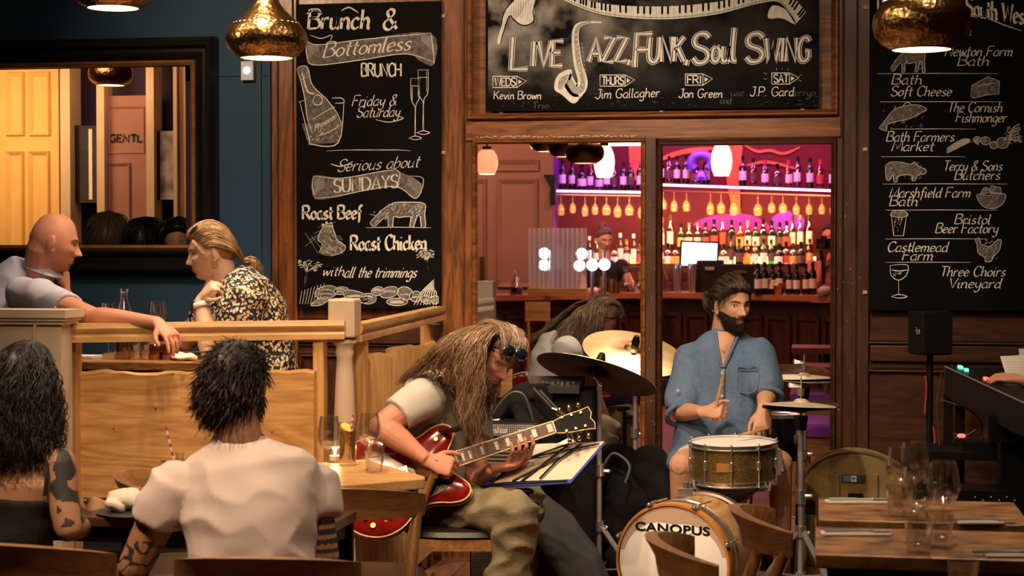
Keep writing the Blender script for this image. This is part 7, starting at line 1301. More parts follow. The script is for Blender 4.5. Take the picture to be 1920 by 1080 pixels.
def floral():
    m, nt, N, L, P = _new('floral'); tc = N.new('ShaderNodeTexCoord'); v = N.new('ShaderNodeTexVoronoi'); v.inputs['Scale'].default_value = 78; v.inputs['Randomness'].default_value = 1; nz = N.new('ShaderNodeTexNoise'); nz.inputs['Scale'].default_value = 60; mxv = N.new('ShaderNodeMixRGB'); mxv.inputs[0].default_value = .018; L.new(tc.outputs['Object'], mxv.inputs[1]); L.new(tc.outputs['Object'], nz.inputs[0]); L.new(nz.outputs['Color'], mxv.inputs[2]); L.new(mxv.outputs[0], v.inputs[0])
    r = ramp(N, [(.0, (.72, .62, .48)), (.35, (.70, .58, .46)), (.36, (.55, .30, .05)), (.52, (.60, .33, .06)), (.53, (.62, .36, .26)), (.68, (.62, .36, .26)), (.69, (.42, .48, .42)), (.78, (.42, .48, .42)), (.79, (.010, .010, .014)), (1, (.010, .010, .014))]); r.color_ramp.interpolation = 'CONSTANT'
    sp = N.new('ShaderNodeSeparateColor'); L.new(v.outputs['Color'], sp.inputs[0]); L.new(sp.outputs[0], r.inputs[0]); e = N.new('ShaderNodeMath'); e.operation = 'LESS_THAN'; e.inputs[1].default_value = .0062 * 78 * 1.05; L.new(v.outputs['Distance'], e.inputs[0]); mx = N.new('ShaderNodeMixRGB'); mx.inputs[1].default_value = (.010, .010, .014, 1); L.new(e.outputs[0], mx.inputs[0]); L.new(r.outputs[0], mx.inputs[2]); L.new(mx.outputs[0], P.inputs['Base Color']); P.inputs['Roughness'].default_value = .8
floral()
def stick(nm, lb, a, b): g = G(); g.tube([a, a + (b - a) * .8, a + (b - a) * .93, b], [.0072, .0065, .0035, .0045], 8); return tag(ob(nm, g, 'oak'), lb, 'drumstick', 'drumsticks')
def person(lb, loc): return thing('person', lb, 'person', loc)
def torso(g, st, fwd, n=24): g.loft(st, n, up=tuple(fwd))

# --- bald man in the lilac-white shirt
Y = 6.85; p = person('bald man in a pale lilac short-sleeved shirt leaning an arm over the rail', W(60, 700, 6.9) * A(1, 1, 0) + A(0, 0, .3))
hc = W(101, 455, Y); H = Head(hc, (1, .38, -.20), sc=1.04, nose=1.15, smile=.6, jaw=.8); g = G(); H.add(g)
sh = W(52, 548, 6.68); sh2 = W(20, 540, 7.06); el = W(172, 596, 6.42); wr = W(296, 605, 6.325)
limb(g, [H.P(0, -.035, -.03), W(72, 520, 6.86), W(40, 552, 6.86)], [.070, .066, .075]); g.cap(H.P(0, -.040, -.03), W(80, 505, 6.87), .056, .062)
limb(g, [sh, (sh + el) / 2, el], [.058, .052, .044]); forearm(g, el, wr, .047, .029)
hand(g, wr, W(333, 640, 6.275) - wr, A(.45, -.35, .85), A(.2, -1, -.2), (.28, .42, .48, .5), 1.0, (.9, .5), .12)
e2 = W(128, 640, 7.02); w2 = W(124, 548, 6.99); limb(g, [sh2, e2], [.05, .045]); forearm(g, e2, w2, .045, .029); hand(g, w2, A(-.05, .05, 1), A(1, .1, .2), A(0, -1, 0), (1.5, 1.5, 1.4, 1.3), .95, (.9, .6))
body_ = skin(g, p, 'skin_red', .0042); H.features(p, 'stubble', (.0, -.1), .5, True, only=1, smile=True)
def bald_hair(H, p):
    H.fur('cropped_hair', lambda x, y, z: np.minimum(np.minimum(.030 - z, .028 - y), z + .07), 900, .0035, (0, -.3, -1), .5, .0006, 'stubble', p, 41)
    H.fur('stubble', lambda x, y, z: np.minimum(-.045 - z + .0 * y, y - .0), 700, .003, (0, .1, -1), .6, .0005, 'stubble', p, 42)
bald_hair(H, p)
g = G(); fw = A(1, .3, 0); torso(g, [(W(-20, 700, 6.9), .20, .13), (W(-12, 640, 6.9), .205, .135), (W(0, 580, 6.9), .215, .135), (W(18, 545, 6.88), .205, .12), (W(42, 518, 6.87), .13, .095), (W(56, 500, 6.87), .082, .078)], fw)
g.loft([(sh - A(.04, 0, 0), .07, .075), (sh + (el - sh) * .18, .078, .078), (sh + (el - sh) * .48, .072, .068), (sh + (el - sh) * .66, .070, .064)], 18); g.loft([(sh2, .08, .08), (sh2 + (e2 - sh2) * .5, .07, .065)], 16); g.ball(sh - A(.01, 0, .005), (.085, .085, .08))
cloth('shirt', g, p, 'shirt_lilac', .009, .012, (6, 6, 9), 3)
g = G(); g.rings([[W(78, 508, 6.87) + rotm(nrm(A(.35, 0, 1)), a) @ A(r_, 0, 0) + A(0, 0, z_) for a in [2 * PI * i / 24 for i in range(24)]] for r_, z_ in ((.082, -.035), (.074, .012), (.080, .014), (.095, -.03))], False); ob('collar', g, 'shirt_lilac', p)
g = G(); limb(g, [W(-20, 705, 6.9), W(60, 760, 6.9)], [.10, .075]); limb(g, [W(60, 760, 6.9), A(W(60, 760, 6.9)[0], 6.9, .36)], [.07, .05]); cloth('trousers', g, p, 'blacktop', .014, 0)

# --- blonde woman in the floral dress
p = person('blonde woman in a floral dress resting her chin on her hand, sunglasses on her head', W(480, 800, 7.0) * A(1, 1, 0) + A(0, 0, .3)); Y = 6.98
hc = W(396, 474, Y); H = Head(hc, (-1, -.52, -.16), sc=.98, nose=.95, smile=1.2, jaw=1.0); g = G(); H.add(g)
sh = W(452, 560, 6.84); sh2 = W(425, 545, 7.14); el = W(398, 665, 6.80); wr = W(375, 561, 6.86)
limb(g, [H.P(0, -.03, -.03), W(420, 535, 7.0), W(440, 560, 7.02)], [.060, .056, .07]); limb(g, [sh, el], [.055, .046]); forearm(g, el, wr, .050, .029)
hand(g, wr, A(.62, -.15, .62), A(-.5, -.6, .6), A(.3, .2, -.9), (.9, .75, .8, .9), .92, (.7, .8), .05)
e2 = W(352, 640, 7.15); w2 = W(392, 585, 7.02); limb(g, [sh2, e2], [.05, .042]); forearm(g, e2, w2, .044, .027); hand(g, w2, A(.6, -.2, .5), A(-.2, .8, .4), A(0, -.2, 1), (1.2, 1.2, 1.2, 1.2), .9)
limb(g, [W(405, 548, 6.98), W(400, 585, 6.98)], [.06, .07]); skin(g, p, 'skin_pale', .0040); H.features(p, 'hair_blonde_dark', (-.0, -.1), .7, True, smile=True)
def blonde_hair(H, p):
    hf = lambda x, y, z: z - (.070 - 1.05 * np.clip(.070 - y, 0, .2)) - .2 * np.maximum(0, np.abs(x) - .045)
    H.cap(hf, .015, p, ['hair_blonde_dark'], sc=.045); bun = H.P(.0, -.130, -.058); gd = []
    for a in np.linspace(-1, 1, 13): x0 = .074 * math.sin(a * 1.5); zf = .078 - .062 * abs(a) ** 2; yf = .090 - .062 * abs(a) ** 1.6; gd.append([H.P(x0 * .6 + .012, yf, zf), H.P(x0 * 1.06, yf * .75 + .004, zf + .034 - .026 * abs(a)), H.P(x0 * 1.22, -.010, .138 - .110 * abs(a) ** 1.6), H.P(x0 * 1.16, -.082, .080 - .085 * abs(a) ** 1.3), bun])
    hairs('hair', gd, 900, .0018, .0035, None, p, 4, 14, .002, 2, mats=['hair_blonde', 'hair_blonde_dark', 'hair_grey'])
    hairs('ponytail', [[bun, bun + H.D(.01, -.03, .01), bun + H.D(.02, -.045, -.03), bun + H.D(.0, -.03, -.065)], [bun, bun + H.D(-.02, -.035, -.01), bun + H.D(-.01, -.05, -.05), bun + H.D(.02, -.02, -.07)]], 190, .0020, .010, None, p, 5, 12, .006, 3, mats=['hair_blonde_dark', 'hair_blonde'])
    hairs('loose_strands', [[H.P(-.060, .070, .062), H.P(-.080, .060, .030), H.P(-.082, .040, -.01), H.P(-.080, .028, -.035)], [H.P(-.050, .080, .066), H.P(-.078, .074, .045), H.P(-.086, .05, .01), H.P(-.088, .01, -.0)]], 30, .0014, .003, 'hair_blonde', p, 6, 12, .002, 2)
blonde_hair(H, p)
sg = thing('sunglasses', 'dark sunglasses pushed up on the blonde woman\'s hair', 'sunglasses', H.P(0, .05, .11))
for e in (-1, 1): g = G(); g.ball(H.P(e * .034, .064, .108), A(.032, .006, .024), H.R @ rotm((1, 0, 0), .9), 16, 8); ob('lens', g, 'lens', sg); g = G(); g.tube([H.P(e * .066, .06, .095), H.P(e * .088, .0, .055), H.P(e * .088, -.03, .02)], .0022, 6, smooth=4); ob('temple', g, 'black', sg)
g = G(); g.cyl(H.P(-.012, .075, .108), H.P(.012, .075, .108), .003); g.ball(H.P(-.088, .0, .056), .0035); ob('bridge', g, 'gold', sg)
g = G(); g.tube([H.P(-.081, .002, -.042) + A(0, 0, -.011) + .012 * (H.D(0, 1, 0) * math.cos(a) + A(0, 0, 1) * math.sin(a)) for a in [2 * PI * i / 16 for i in range(17)]], .0012, 5); tag(ob('earring', g, 'gold'), 'thin gold hoop earring of the blonde woman', 'earring')
wt = thing('wristwatch', 'smart watch with a white strap on the blonde woman\'s wrist', 'watch', wr); d = nrm(el - wr); c = wr + d * .03; x_, y_, _ = frame_to(d); g = G(); g.rings([[c + d * h + (x_ * math.cos(a) * 1.04 + y_ * math.sin(a)) * .0335 for a in [2 * PI * i / 24 for i in range(24)]] for h in (-.011, .011)], False); o = ob('strap', g, 'label', wt); so = o.modifiers.new('s', 'SOLIDIFY'); so.thickness = .003; so.offset = 1
g = G(); g.box(c + A(-.032, -.012, 0), (.012, .034, .034), np.stack(frame_to(A(-1, -.3, 0)), 1)[:, [2, 0, 1]]); ob('watch_case', g, 'black', wt, False)
g = G(); fw = A(-1, -.25, 0); torso(g, [(W(492, 745, 7.02), .19, .155), (W(488, 690, 7.02), .19, .150), (W(484, 640, 7.02), .185, .145), (W(470, 590, 7.02), .20, .15), (W(455, 550, 7.02), .205, .125), (W(440, 528, 7.02), .14, .095), (W(432, 516, 7.02), .085, .07)], fw)
g.ball(W(418, 610, 7.0), (.11, .16, .12)); g.loft([(sh + A(.03, 0, .02), .085, .085), (sh + A(.01, -.02, -.06), .098, .10), (sh + (el - sh) * .55 + A(.03, 0, 0), .088, .085), (sh + (el - sh) * .86 + A(.035, 0, 0), .070, .066)], 18); g.loft([(sh2 + A(.02, 0, 0), .08, .08), (sh2 + (e2 - sh2) * .5, .075, .075), (sh2 + (e2 - sh2) * .85, .062, .062)], 16)
cloth('dress', g, p, 'floral', .009, .010, (8, 8, 10), 6); g = G(); limb(g, [W(490, 730, 7.02), W(420, 770, 7.02)], [.12, .08]); limb(g, [W(420, 770, 7.02), A(W(420, 770, 7.02)[0], 7.02, .36)], [.07, .045]); cloth('skirt', g, p, 'floral', .014, 0)

# --- black-haired woman at the left edge, from behind
p = person('woman with long black curly hair and a tattooed arm, seen from behind', W(60, 1100, 4.95) * A(1, 1, 0)); Y = 4.95
hc = W(48, 722, Y + .02); H = Head(hc, (.30, 1, -.05)); g = G(); H.add(g, False); sh = W(112, 872, 4.93); sh2 = W(-85, 872, 5.0); el = W(128, 990, 4.88); wr = W(172, 985, 5.10)
limb(g, [H.P(0, -.02, -.05), W(35, 850, Y)], [.056, .060]); torso(g, [(W(10, 1120, Y), .15, .10), (W(15, 1000, Y), .14, .10), (W(20, 900, Y), .165, .095), (W(22, 862, Y), .13, .075), (W(28, 835, Y), .07, .06)], (.3, 1, 0)); g.cap(W(40, 868, Y), sh, .05, .052)
limb(g, [sh, (sh + el) / 2 + A(-.005, 0, 0), el], [.053, .047, .042]); g.cap(sh2, W(0, 868, Y), .052, .05); forearm(g, el, wr, .042, .026); hand(g, wr, A(.1, .5, .75), A(.5, -.6, .2), A(-.6, 0, .5), (1.2, 1.3, 1.3, 1.3), .92, (.9, .8)); limb(g, [sh2, W(-110, 1000, 4.9), W(-60, 1010, 5.15)], [.05, .043, .03]); bo = skin(g, p, 'skin_tan', .0055)
def tattoo(bo, fn, nm='ink'):
    me = bo.data; me.materials.append(MATS[nm]); me.calc_loop_triangles() if False else None
    C = np.array([tuple(q.center) for q in me.polygons]); sel = fn(C); me.polygons.foreach_set('material_index', sel.astype(int)); me.update()
def tat1(C):
    a = W(120, 835, 4.9); b = W(122, 985, 4.86); t = (C[:, 2] - b[2]) / (a[2] - b[2]); cx = a[0] + (b[0] - a[0]) * (1 - t) + .012 * np.sin(t * 9); nz = np.array([noise.noise(Vector((q[0] * 22, q[1] * 18, q[2] * 20))) for q in C]); return (t > 0) & (t < 1) & (np.abs(C[:, 0] - cx) < .030 + .03 * nz) & (C[:, 1] < 4.97) & (nz > -.10)
tattoo(bo, tat1)
g = G(); torso(g, [(W(10, 1130, Y), .165, .115), (W(12, 1010, Y), .152, .11), (W(16, 960, Y), .160, .108), (W(18, 925, Y), .168, .105)], (.3, 1, 0)); cloth('black_top', g, p, 'blacktop', .010, .006, (8, 8, 12), 2)
for px in (84, -30): g = G(); g.tube([W(px, 930, 4.85), W(px + 4, 890, 4.86), W(px + 2, 856, 4.90)], .007, 6, smooth=4); ob('strap', g, 'blacktop', p)
H.cap(lambda x, y, z: np.maximum(.05 - y, z - .05), .016, p, 'hair_black'); gd = []
for a in np.linspace(-1.9, 1.9, 13): q = A(math.sin(a) * .080, -math.cos(a) * .098, 0); gd.append([H.P(q[0] * .15, q[1] * .15, .125), H.P(q[0] * .8, q[1] * .8, .09), H.P(q[0] * 1.25, q[1] * 1.12, .0), H.P(q[0] * 1.45, q[1] * 1.25, -.10), H.P(q[0] * 1.5, q[1] * 1.25 - .01, -.20), H.P(q[0] * 1.2, q[1] * 1.15, -.27)])
hairs('curly_hair', gd, 900, .0026, .010, None, p, 8, 24, .008, 6., mats=['hair_black', 'hair_dark'])
g = G(); limb(g, [W(-20, 1150, 4.95), W(-10, 1180, 5.3)], [.13, .09]); limb(g, [W(70, 1150, 4.95), W(80, 1180, 5.3)], [.13, .09]); limb(g, [W(-10, 1180, 5.3), A(W(-10, 1180, 5.3)[0], 5.3, .06)], [.075, .05]); limb(g, [W(80, 1180, 5.3), A(W(80, 1180, 5.3)[0], 5.3, .06)], [.075, .05]); cloth('trousers', g, p, 'blacktop', .016, 0)

# --- man in the white T-shirt, from behind
p = person('dark-haired bearded man in a white T-shirt with tattooed arms, seen from behind', W(455, 1100, 4.75) * A(1, 1, 0)); Y = 4.78
hc = W(443, 728, Y + .04); H = Head(hc, (.42, 1, .02), sc=1.02); g = G(); H.add(g); sh = W(328, 905, 4.76); sh2 = W(578, 902, 4.84); el = W(252, 1062, 4.76); wr = W(232, 1125, 5.0)
limb(g, [H.P(0, -.025, -.04), W(450, 822, Y)], [.060, .066]); limb(g, [sh, (sh + el) / 2, el], [.06, .056, .048]); forearm(g, el, wr, .052, .032); hand(g, wr, A(.1, .8, -.2), A(-.3, 0, 1), A(1, 0, 0), s_=1.); e2 = W(606, 1050, 4.80); w2 = W(585, 1100, 5.05); limb(g, [sh2, (sh2 + e2) / 2, e2], [.06, .055, .047]); forearm(g, e2, w2, .05, .032); hand(g, w2, A(-.3, .8, 0), A(0, 0, 1), A(-1, 0, 0)); bo = skin(g, p, 'skin_tan', .0055)
def tat2(C):
    nz = np.array([noise.noise(Vector((q[0] * 26, q[1] * 26, q[2] * 26))) for q in C]); r = C[:, 0] > sh2[0]; z = C[:, 2]; band = (np.sin(z * 6.28 / .026) > -.1) & r & (z < W(600, 968, 4.8)[2]) & (z > W(600, 1060, 4.8)[2]); le = (C[:, 0] < sh[0] + .02) & (z < W(250, 1010, 4.76)[2]) & (np.abs(nz) < .10); le2 = (C[:, 0] > W(280, 990, 4.76)[0]) & (C[:, 0] < W(322, 990, 4.76)[0]) & (z < W(300, 968, 4.76)[2]) & (z > W(300, 995, 4.76)[2]) & (nz > -.1); return band | le | le2
tattoo(bo, tat2)
g = G(); fw = A(.12, 1, 0); torso(g, [(W(475, 1130, 4.74), .185, .12), (W(472, 1040, 4.75), .190, .12), (W(466, 980, 4.76), .200, .122), (W(460, 920, 4.78), .222, .122), (W(456, 880, 4.79), .220, .112), (W(452, 850, 4.80), .165, .092), (W(450, 824, 4.80), .085, .078)], fw)
for s0, e0 in ((sh, el), (sh2, e2)): g.ball(s0 + A(0, 0, -.012), (.070, .070, .070)); g.loft([(s0 + (e0 - s0) * -.05, .08, .078), (s0 + (e0 - s0) * .25, .080, .076), (s0 + (e0 - s0) * .47, .076, .072)], 18)
cloth('tee_shirt', g, p, 'tee_white', .008, .012, (8, 8, 10), 5, 10)
g = G(); g.rings([[W(450, 824, 4.80) + A(math.cos(a) * r_, math.sin(a) * r_ * .95, z_) for a in [2 * PI * i / 28 for i in range(28)]] for r_, z_ in ((.082, -.012), (.070, .012), (.074, .013), (.088, -.010))], False); ob('neckband', g, 'tee_white', p)
def white_hair(H, p):
    hf = lambda x, y, z: z - (.075 - 1.15 * np.clip(.085 - y, 0, .2)) - .2 * np.maximum(0, np.abs(x) - .045)
    H.cap(hf, .016, p, ['hair_dark'], sc=.05, lump=.006); H.fur('hair', hf, 3000, .042, lambda q: (q[0] * 2, -.7, -.6 - (q[2] < .06) * .5), .16, .0021, ['hair_dark', 'hair_black', 'hair_ash2'], p, 11, .006, .38)
    H.fur('nape_curls', lambda x, y, z: np.minimum(np.minimum(-.01 - y, .0 - z), z + .105), 420, .038, lambda q: (q[0] * 5, -.7, -.7), .4, .0019, ['hair_dark', 'hair_ash2'], p, 12, .004, .6)
    bf = lambda x, y, z: np.minimum(-.02 - z - .5 * np.clip(y - .05, 0, 1), y + .004); H.cap(bf, .010, p, 'beard', 'beard', .02); H.fur('beard_hairs', bf, 500, .016, (0, .1, -1), .6, .0012, 'beard', p, 13, .003)
white_hair(H, p)
g = G(); limb(g, [W(440, 1140, 4.8), W(430, 1180, 5.2)], [.14, .10]); limb(g, [W(520, 1140, 4.8), W(540, 1180, 5.2)], [.14, .10]); limb(g, [W(430, 1180, 5.2), A(W(430, 1180, 5.2)[0], 5.2, .06)], [.08, .055]); limb(g, [W(540, 1180, 5.2), A(W(540, 1180, 5.2)[0], 5.2, .06)], [.08, .055]); cloth('trousers', g, p, 'blacktop', .016, 0)

# --- guitarist
p = GUI = person('long-haired bearded guitarist in a grey T-shirt bent over his red guitar', W(880, 1060, 6.7) * A(1, 1, 0)); Y = 6.66
hc = W(922, 668, 6.60); H = Head(hc, (.80, -.62, -.60), up=(.45, 0, 1), sc=1.0, nose=1.15, jaw=.9); g = G(); H.add(g, False)
sh = W(792, 748, 6.56); sh2 = W(880, 735, 6.92); el = W(716, 800, 6.44); wr = W(800, 862, 6.42); neck = W(852, 715, 6.74)
limb(g, [H.P(0, -.04, -.03), neck], [.062, .066]); limb(g, [sh, (sh + el) / 2, el], [.062, .057, .050]); forearm(g, el, wr, .054, .031)
hand(g, wr, A(.80, .05, -.22), A(-.25, -.75, .55), A(.35, -.1, .9), (.75, .95, 1.05, 1.1), 1.05, (.8, .55), .06)
nk_ = gpt(L_ * .55, 0, 0); e2 = W(895, 905, 6.74); w2 = gpt(L_ * .36, -.060, -.055); limb(g, [sh2, e2], [.056, .046]); forearm(g, e2, w2, .046, .028); hand(g, w2, nrm(gx * .9 - gy * .15 - gn * .2), -gn * .2 - gy * 1., -gn + gx * .1, (.3, .35, .35, .4), .98, (.6, .2), .08)
# fingertips curling over the fretboard edge
for i in range(4): u = L_ * (.58 + .065 * i); g.cap(gpt(u - .015, -.048, -.015), gpt(u, -.040, .020), .0092, .0086, 10); g.cap(gpt(u, -.040, .020), gpt(u + .003, -.012, .031), .0086, .0078, 10); g.cap(gpt(u - .03, -.06, -.04), gpt(u - .015, -.048, -.015), .012, .0095, 10)
g.cap(gpt(L_ * .66, -.01, -.03), gpt(L_ * .69, .036, -.016), .011, .0095, 10)
skin(g, p, 'skin_red', .0042); H.features(p, 'hair_grey', (0, -.4), .35, True)
H.fur('grey_beard', lambda x, y, z: np.minimum(np.minimum(-.035 - z, y), np.where((np.abs(x) < .024) & (z > -.076), -1, 1)), 700, .018, (0, .1, -1), .45, .0009, ['hair_grey', 'hair_ash'], p, 26)
g = G(); fw = A(.9, -.45, 0); torso(g, [(W(815, 940, 6.74), .17, .115), (W(808, 880, 6.74), .165, .125), (W(806, 820, 6.74), .175, .125), (W(812, 770, 6.74), .190, .120), (W(830, 738, 6.74), .185, .10), (W(846, 722, 6.74), .10, .08)], fw)
g.ball(sh + A(.01, .02, 0), (.078, .08, .075)); g.loft([(sh + A(.02, .02, .01), .085, .08), (sh + (el - sh) * .30, .080, .076), (sh + (el - sh) * .62, .078, .072)], 18); g.ball(sh2, (.084, .084, .084)); g.loft([(sh2, .084, .084), (sh2 + (e2 - sh2) * .55, .076, .074)], 16)
cloth('tee_shirt', g, p, 'tee_grey', .0085, .010, (7, 7, 9), 9)
k = Ink(6.50); g = G()
for x, y, r in ((858, 775, .018), (862, 768, .007), (866, 782, .006), (852, 790, .012), (846, 782, .008)): pass
hip = W(812, 955, 6.74); kn = W(972, 962, 6.46); an = W(948, 1098, 6.50); hip2 = W(830, 940, 6.92); kn2 = W(985, 935, 6.95); an2 = W(975, 1080, 7.0)
g = G(); g.loft([(hip + A(-.04, 0, 0), .11, .11), (hip + (kn - hip) * .35, .100, .105), (hip + (kn - hip) * .7, .088, .09), (kn + A(-.01, 0, .0), .080, .082), (kn + A(.02, 0, -.02), .06, .07)], 20); g.ball(kn + A(-.005, 0, -.01), (.078, .075, .08)); g.loft([(kn, .075, .07), (kn + (an - kn) * .35, .084, .08), (kn + (an - kn) * .8, .082, .08), (A(an[0], an[1], .10), .080, .085), (A(an[0], an[1], .06), .075, .08)], 20)
g.loft([(hip2, .11, .11), (hip2 + (kn2 - hip2) * .6, .09, .09), (kn2, .075, .075)], 18); g.loft([(kn2, .072, .07), (kn2 + (an2 - kn2) * .5, .078, .078), (A(an2[0], an2[1], .08), .075, .08)], 18); g.ball(kn2, .075); g.ball((hip + hip2) / 2, (.15, .17, .11)); cloth('cargo_trousers', g, p, 'khaki', .009, .022, (9, 9, 13), 4)
for a_ in (an, an2): g = G(); g.loft([(A(a_[0] - .05, a_[1], .05), .045, .05), (A(a_[0] + .03, a_[1] - .01, .05), .046, .048), (A(a_[0] + .14, a_[1] - .03, .04), .045, .035), (A(a_[0] + .18, a_[1] - .04, .03), .03, .022)], 14); ob('shoe', g, 'shoe', p)
hf = lambda x, y, z: z - (.080 - 1.25 * np.clip(.075 - y, 0, .2)) - .2 * np.maximum(0, np.abs(x) - .045)
H.cap(hf, .012, p, ['hair_ash'])
G1 = [[(932, 613, 6.52), (908, 632, 6.43), (896, 676, 6.41), (893, 730, 6.41), (890, 785, 6.41), (896, 836, 6.42)], [(918, 611, 6.52), (892, 632, 6.43), (878, 680, 6.41), (880, 735, 6.41), (880, 790, 6.41), (890, 828, 6.42)], [(905, 611, 6.54), (874, 634, 6.45), (858, 684, 6.43), (864, 735, 6.43), (870, 785, 6.42), (880, 806, 6.42)]]
GB = [[(905, 611, 6.56), (872, 630, 6.46), (854, 662, 6.44), (850, 690, 6.46), (858, 715, 6.46), (868, 740, 6.45)], [(898, 611, 6.60), (852, 628, 6.50), (818, 654, 6.50), (792, 680, 6.54), (772, 700, 6.60), (752, 716, 6.68)], [(895, 611, 6.66), (850, 628, 6.60), (815, 655, 6.62), (788, 684, 6.66), (764, 706, 6.70), (744, 718, 6.76)]]
G2 = [[(946, 618, 6.56), (914, 640, 6.43), (905, 690, 6.41), (906, 740, 6.41), (904, 790, 6.42), (902, 822, 6.44)], G1[0], G1[1]]
G3 = [[(935, 612, 6.62), (950, 640, 6.70), (940, 690, 6.76), (930, 740, 6.76), (920, 790, 6.72)], [(915, 612, 6.64), (900, 640, 6.78), (890, 700, 6.84), (880, 760, 6.84), (880, 800, 6.82)]]
cv = lambda GG: [[W(*q) for q in gd_] for gd_ in GG]
hairs('long_hair', cv(G1), 400, .0021, .008, None, p, 21, 22, .010, 3.6, mats=['hair_ash2', 'hair_ash', 'hair_blonde_dark']); hairs('back_hair', cv(GB), 330, .0021, .007, None, p, 25, 20, .009, 3.0, mats=['hair_ash2', 'hair_ash', 'hair_blonde_dark']); hairs('front_locks', cv(G2), 170, .0020, .007, None, p, 22, 20, .009, 3.6, mats=['hair_ash', 'hair_ash2', 'hair_blonde_dark']); hairs('far_back_hair', cv([[(915, 611, 6.66), (890, 638, 6.80), (862, 676, 6.88), (836, 716, 6.92)], [(912, 612, 6.64), (896, 648, 6.82), (880, 700, 6.90), (868, 760, 6.92)]]), 260, .0024, .010, None, p, 27, 16, .008, 3., mats=['hair_ash2', 'hair_ash']); hairs('far_hair', cv(G3), 260, .0024, .012, None, p, 23, 16, .008, 3., mats=['hair_ash2', 'hair_ash'])
gd = [[H.P(x, .085, .055), H.P(x * 1.15, .055, .105), H.P(x * 1.2, .0, .128), H.P(x * 1.3, -.055, .11), H.P(x * 1.2, -.10, .05)] for x in (-.062, -.03, 0, .03, .062)]; hairs('crown_hair', gd, 420, .0019, .006, None, p, 24, 12, .005, 2, mats=['hair_ash', 'hair_ash2', 'hair_grey'])
sg = thing('sunglasses', 'mirrored sunglasses pushed up on the guitarist\'s grey hair', 'sunglasses', H.P(0, .07, .1))
for e in (-1, 1): g = G(); g.ball(H.P(e * .036, .090, .074), A(.038, .012, .026), H.R @ rotm((1, 0, 0), .5), 16, 8); ob('lens', g, 'lens', sg); g = G(); g.tube([H.P(e * .064, .078, .07), H.P(e * .085, .02, .045), H.P(e * .085, -.03, .02)], .003, 6, smooth=4); ob('temple', g, 'black', sg)
g = G(); g.cyl(H.P(-.01, .095, .074), H.P(.01, .095, .074), .004); ob('bridge', g, 'black', sg)
GUISG = sg
st = tag(ob('guitar_strap', (lambda g: g.tube([sh + A(.06, .04, .075), W(858, 765, 6.47), W(866, 800, 6.46), gpt(.0, .13, .0)], [.014, .014, .013, .01], 6, smooth=5) or g)(G()), 'blackleather'), 'black leather guitar strap over the guitarist\'s chest', 'guitar strap')

# --- drummer
p = person('bearded drummer with tied-back dark hair in a loose blue linen shirt', W(1365, 1040, 7.9) * A(1, 1, 0)); Y = 7.86
hc = W(1372, 573, 7.86); H = Head(hc, (.56, -.83, -.06), sc=1.0, nose=1.2, jaw=.85); g = G(); H.add(g)
sh = W(1297, 669, 7.90); sh2 = W(1423, 663, 7.90); el = W(1277, 772, 7.80); wr = W(1318, 772, 7.62); e2 = W(1438, 742, 7.82); w2 = W(1432, 762, 7.64)
limb(g, [H.P(0, -.03, -.04), W(1356, 640, 7.92)], [.060, .062]); torso(g, [(W(1360, 720, 7.9), .12, .085), (W(1360, 660, 7.9), .16, .09), (W(1358, 640, 7.9), .08, .065)], (.15, -1, 0)); limb(g, [sh, el], [.052, .044]); forearm(g, el, wr, .044, .028); hand(g, wr, A(.6, -.3, .1), A(-.1, -.75, .6), A(.2, .2, .9), (1.25, 1.3, 1.35, 1.4), 1.0, (.6, .8)); limb(g, [sh2, e2], [.052, .044]); forearm(g, e2, w2, .044, .028); hand(g, w2, A(-.05, -.35, -.9), A(.05, -.95, .3), A(-1, 0, 0), (.25, .3, .35, .5), 1.0, (1., .5))
kn = W(1279, 872, 7.52); hp = W(1330, 850, 7.85); an = W(1282, 985, 7.62); limb(g, [hp, kn], [.07, .058]); limb(g, [kn, (kn + an) / 2, A(an[0], an[1], .10)], [.055, .055, .036]); kn2 = W(1462, 868, 7.56); hp2 = W(1400, 850, 7.85); limb(g, [hp2, kn2], [.07, .056]); limb(g, [kn2, A(kn2[0] + .01, kn2[1] + .1, .10)], [.054, .036]); skin(g, p, 'skin', .0042); H.features(p, 'hair_dark', (.25, 0.), .7, True)
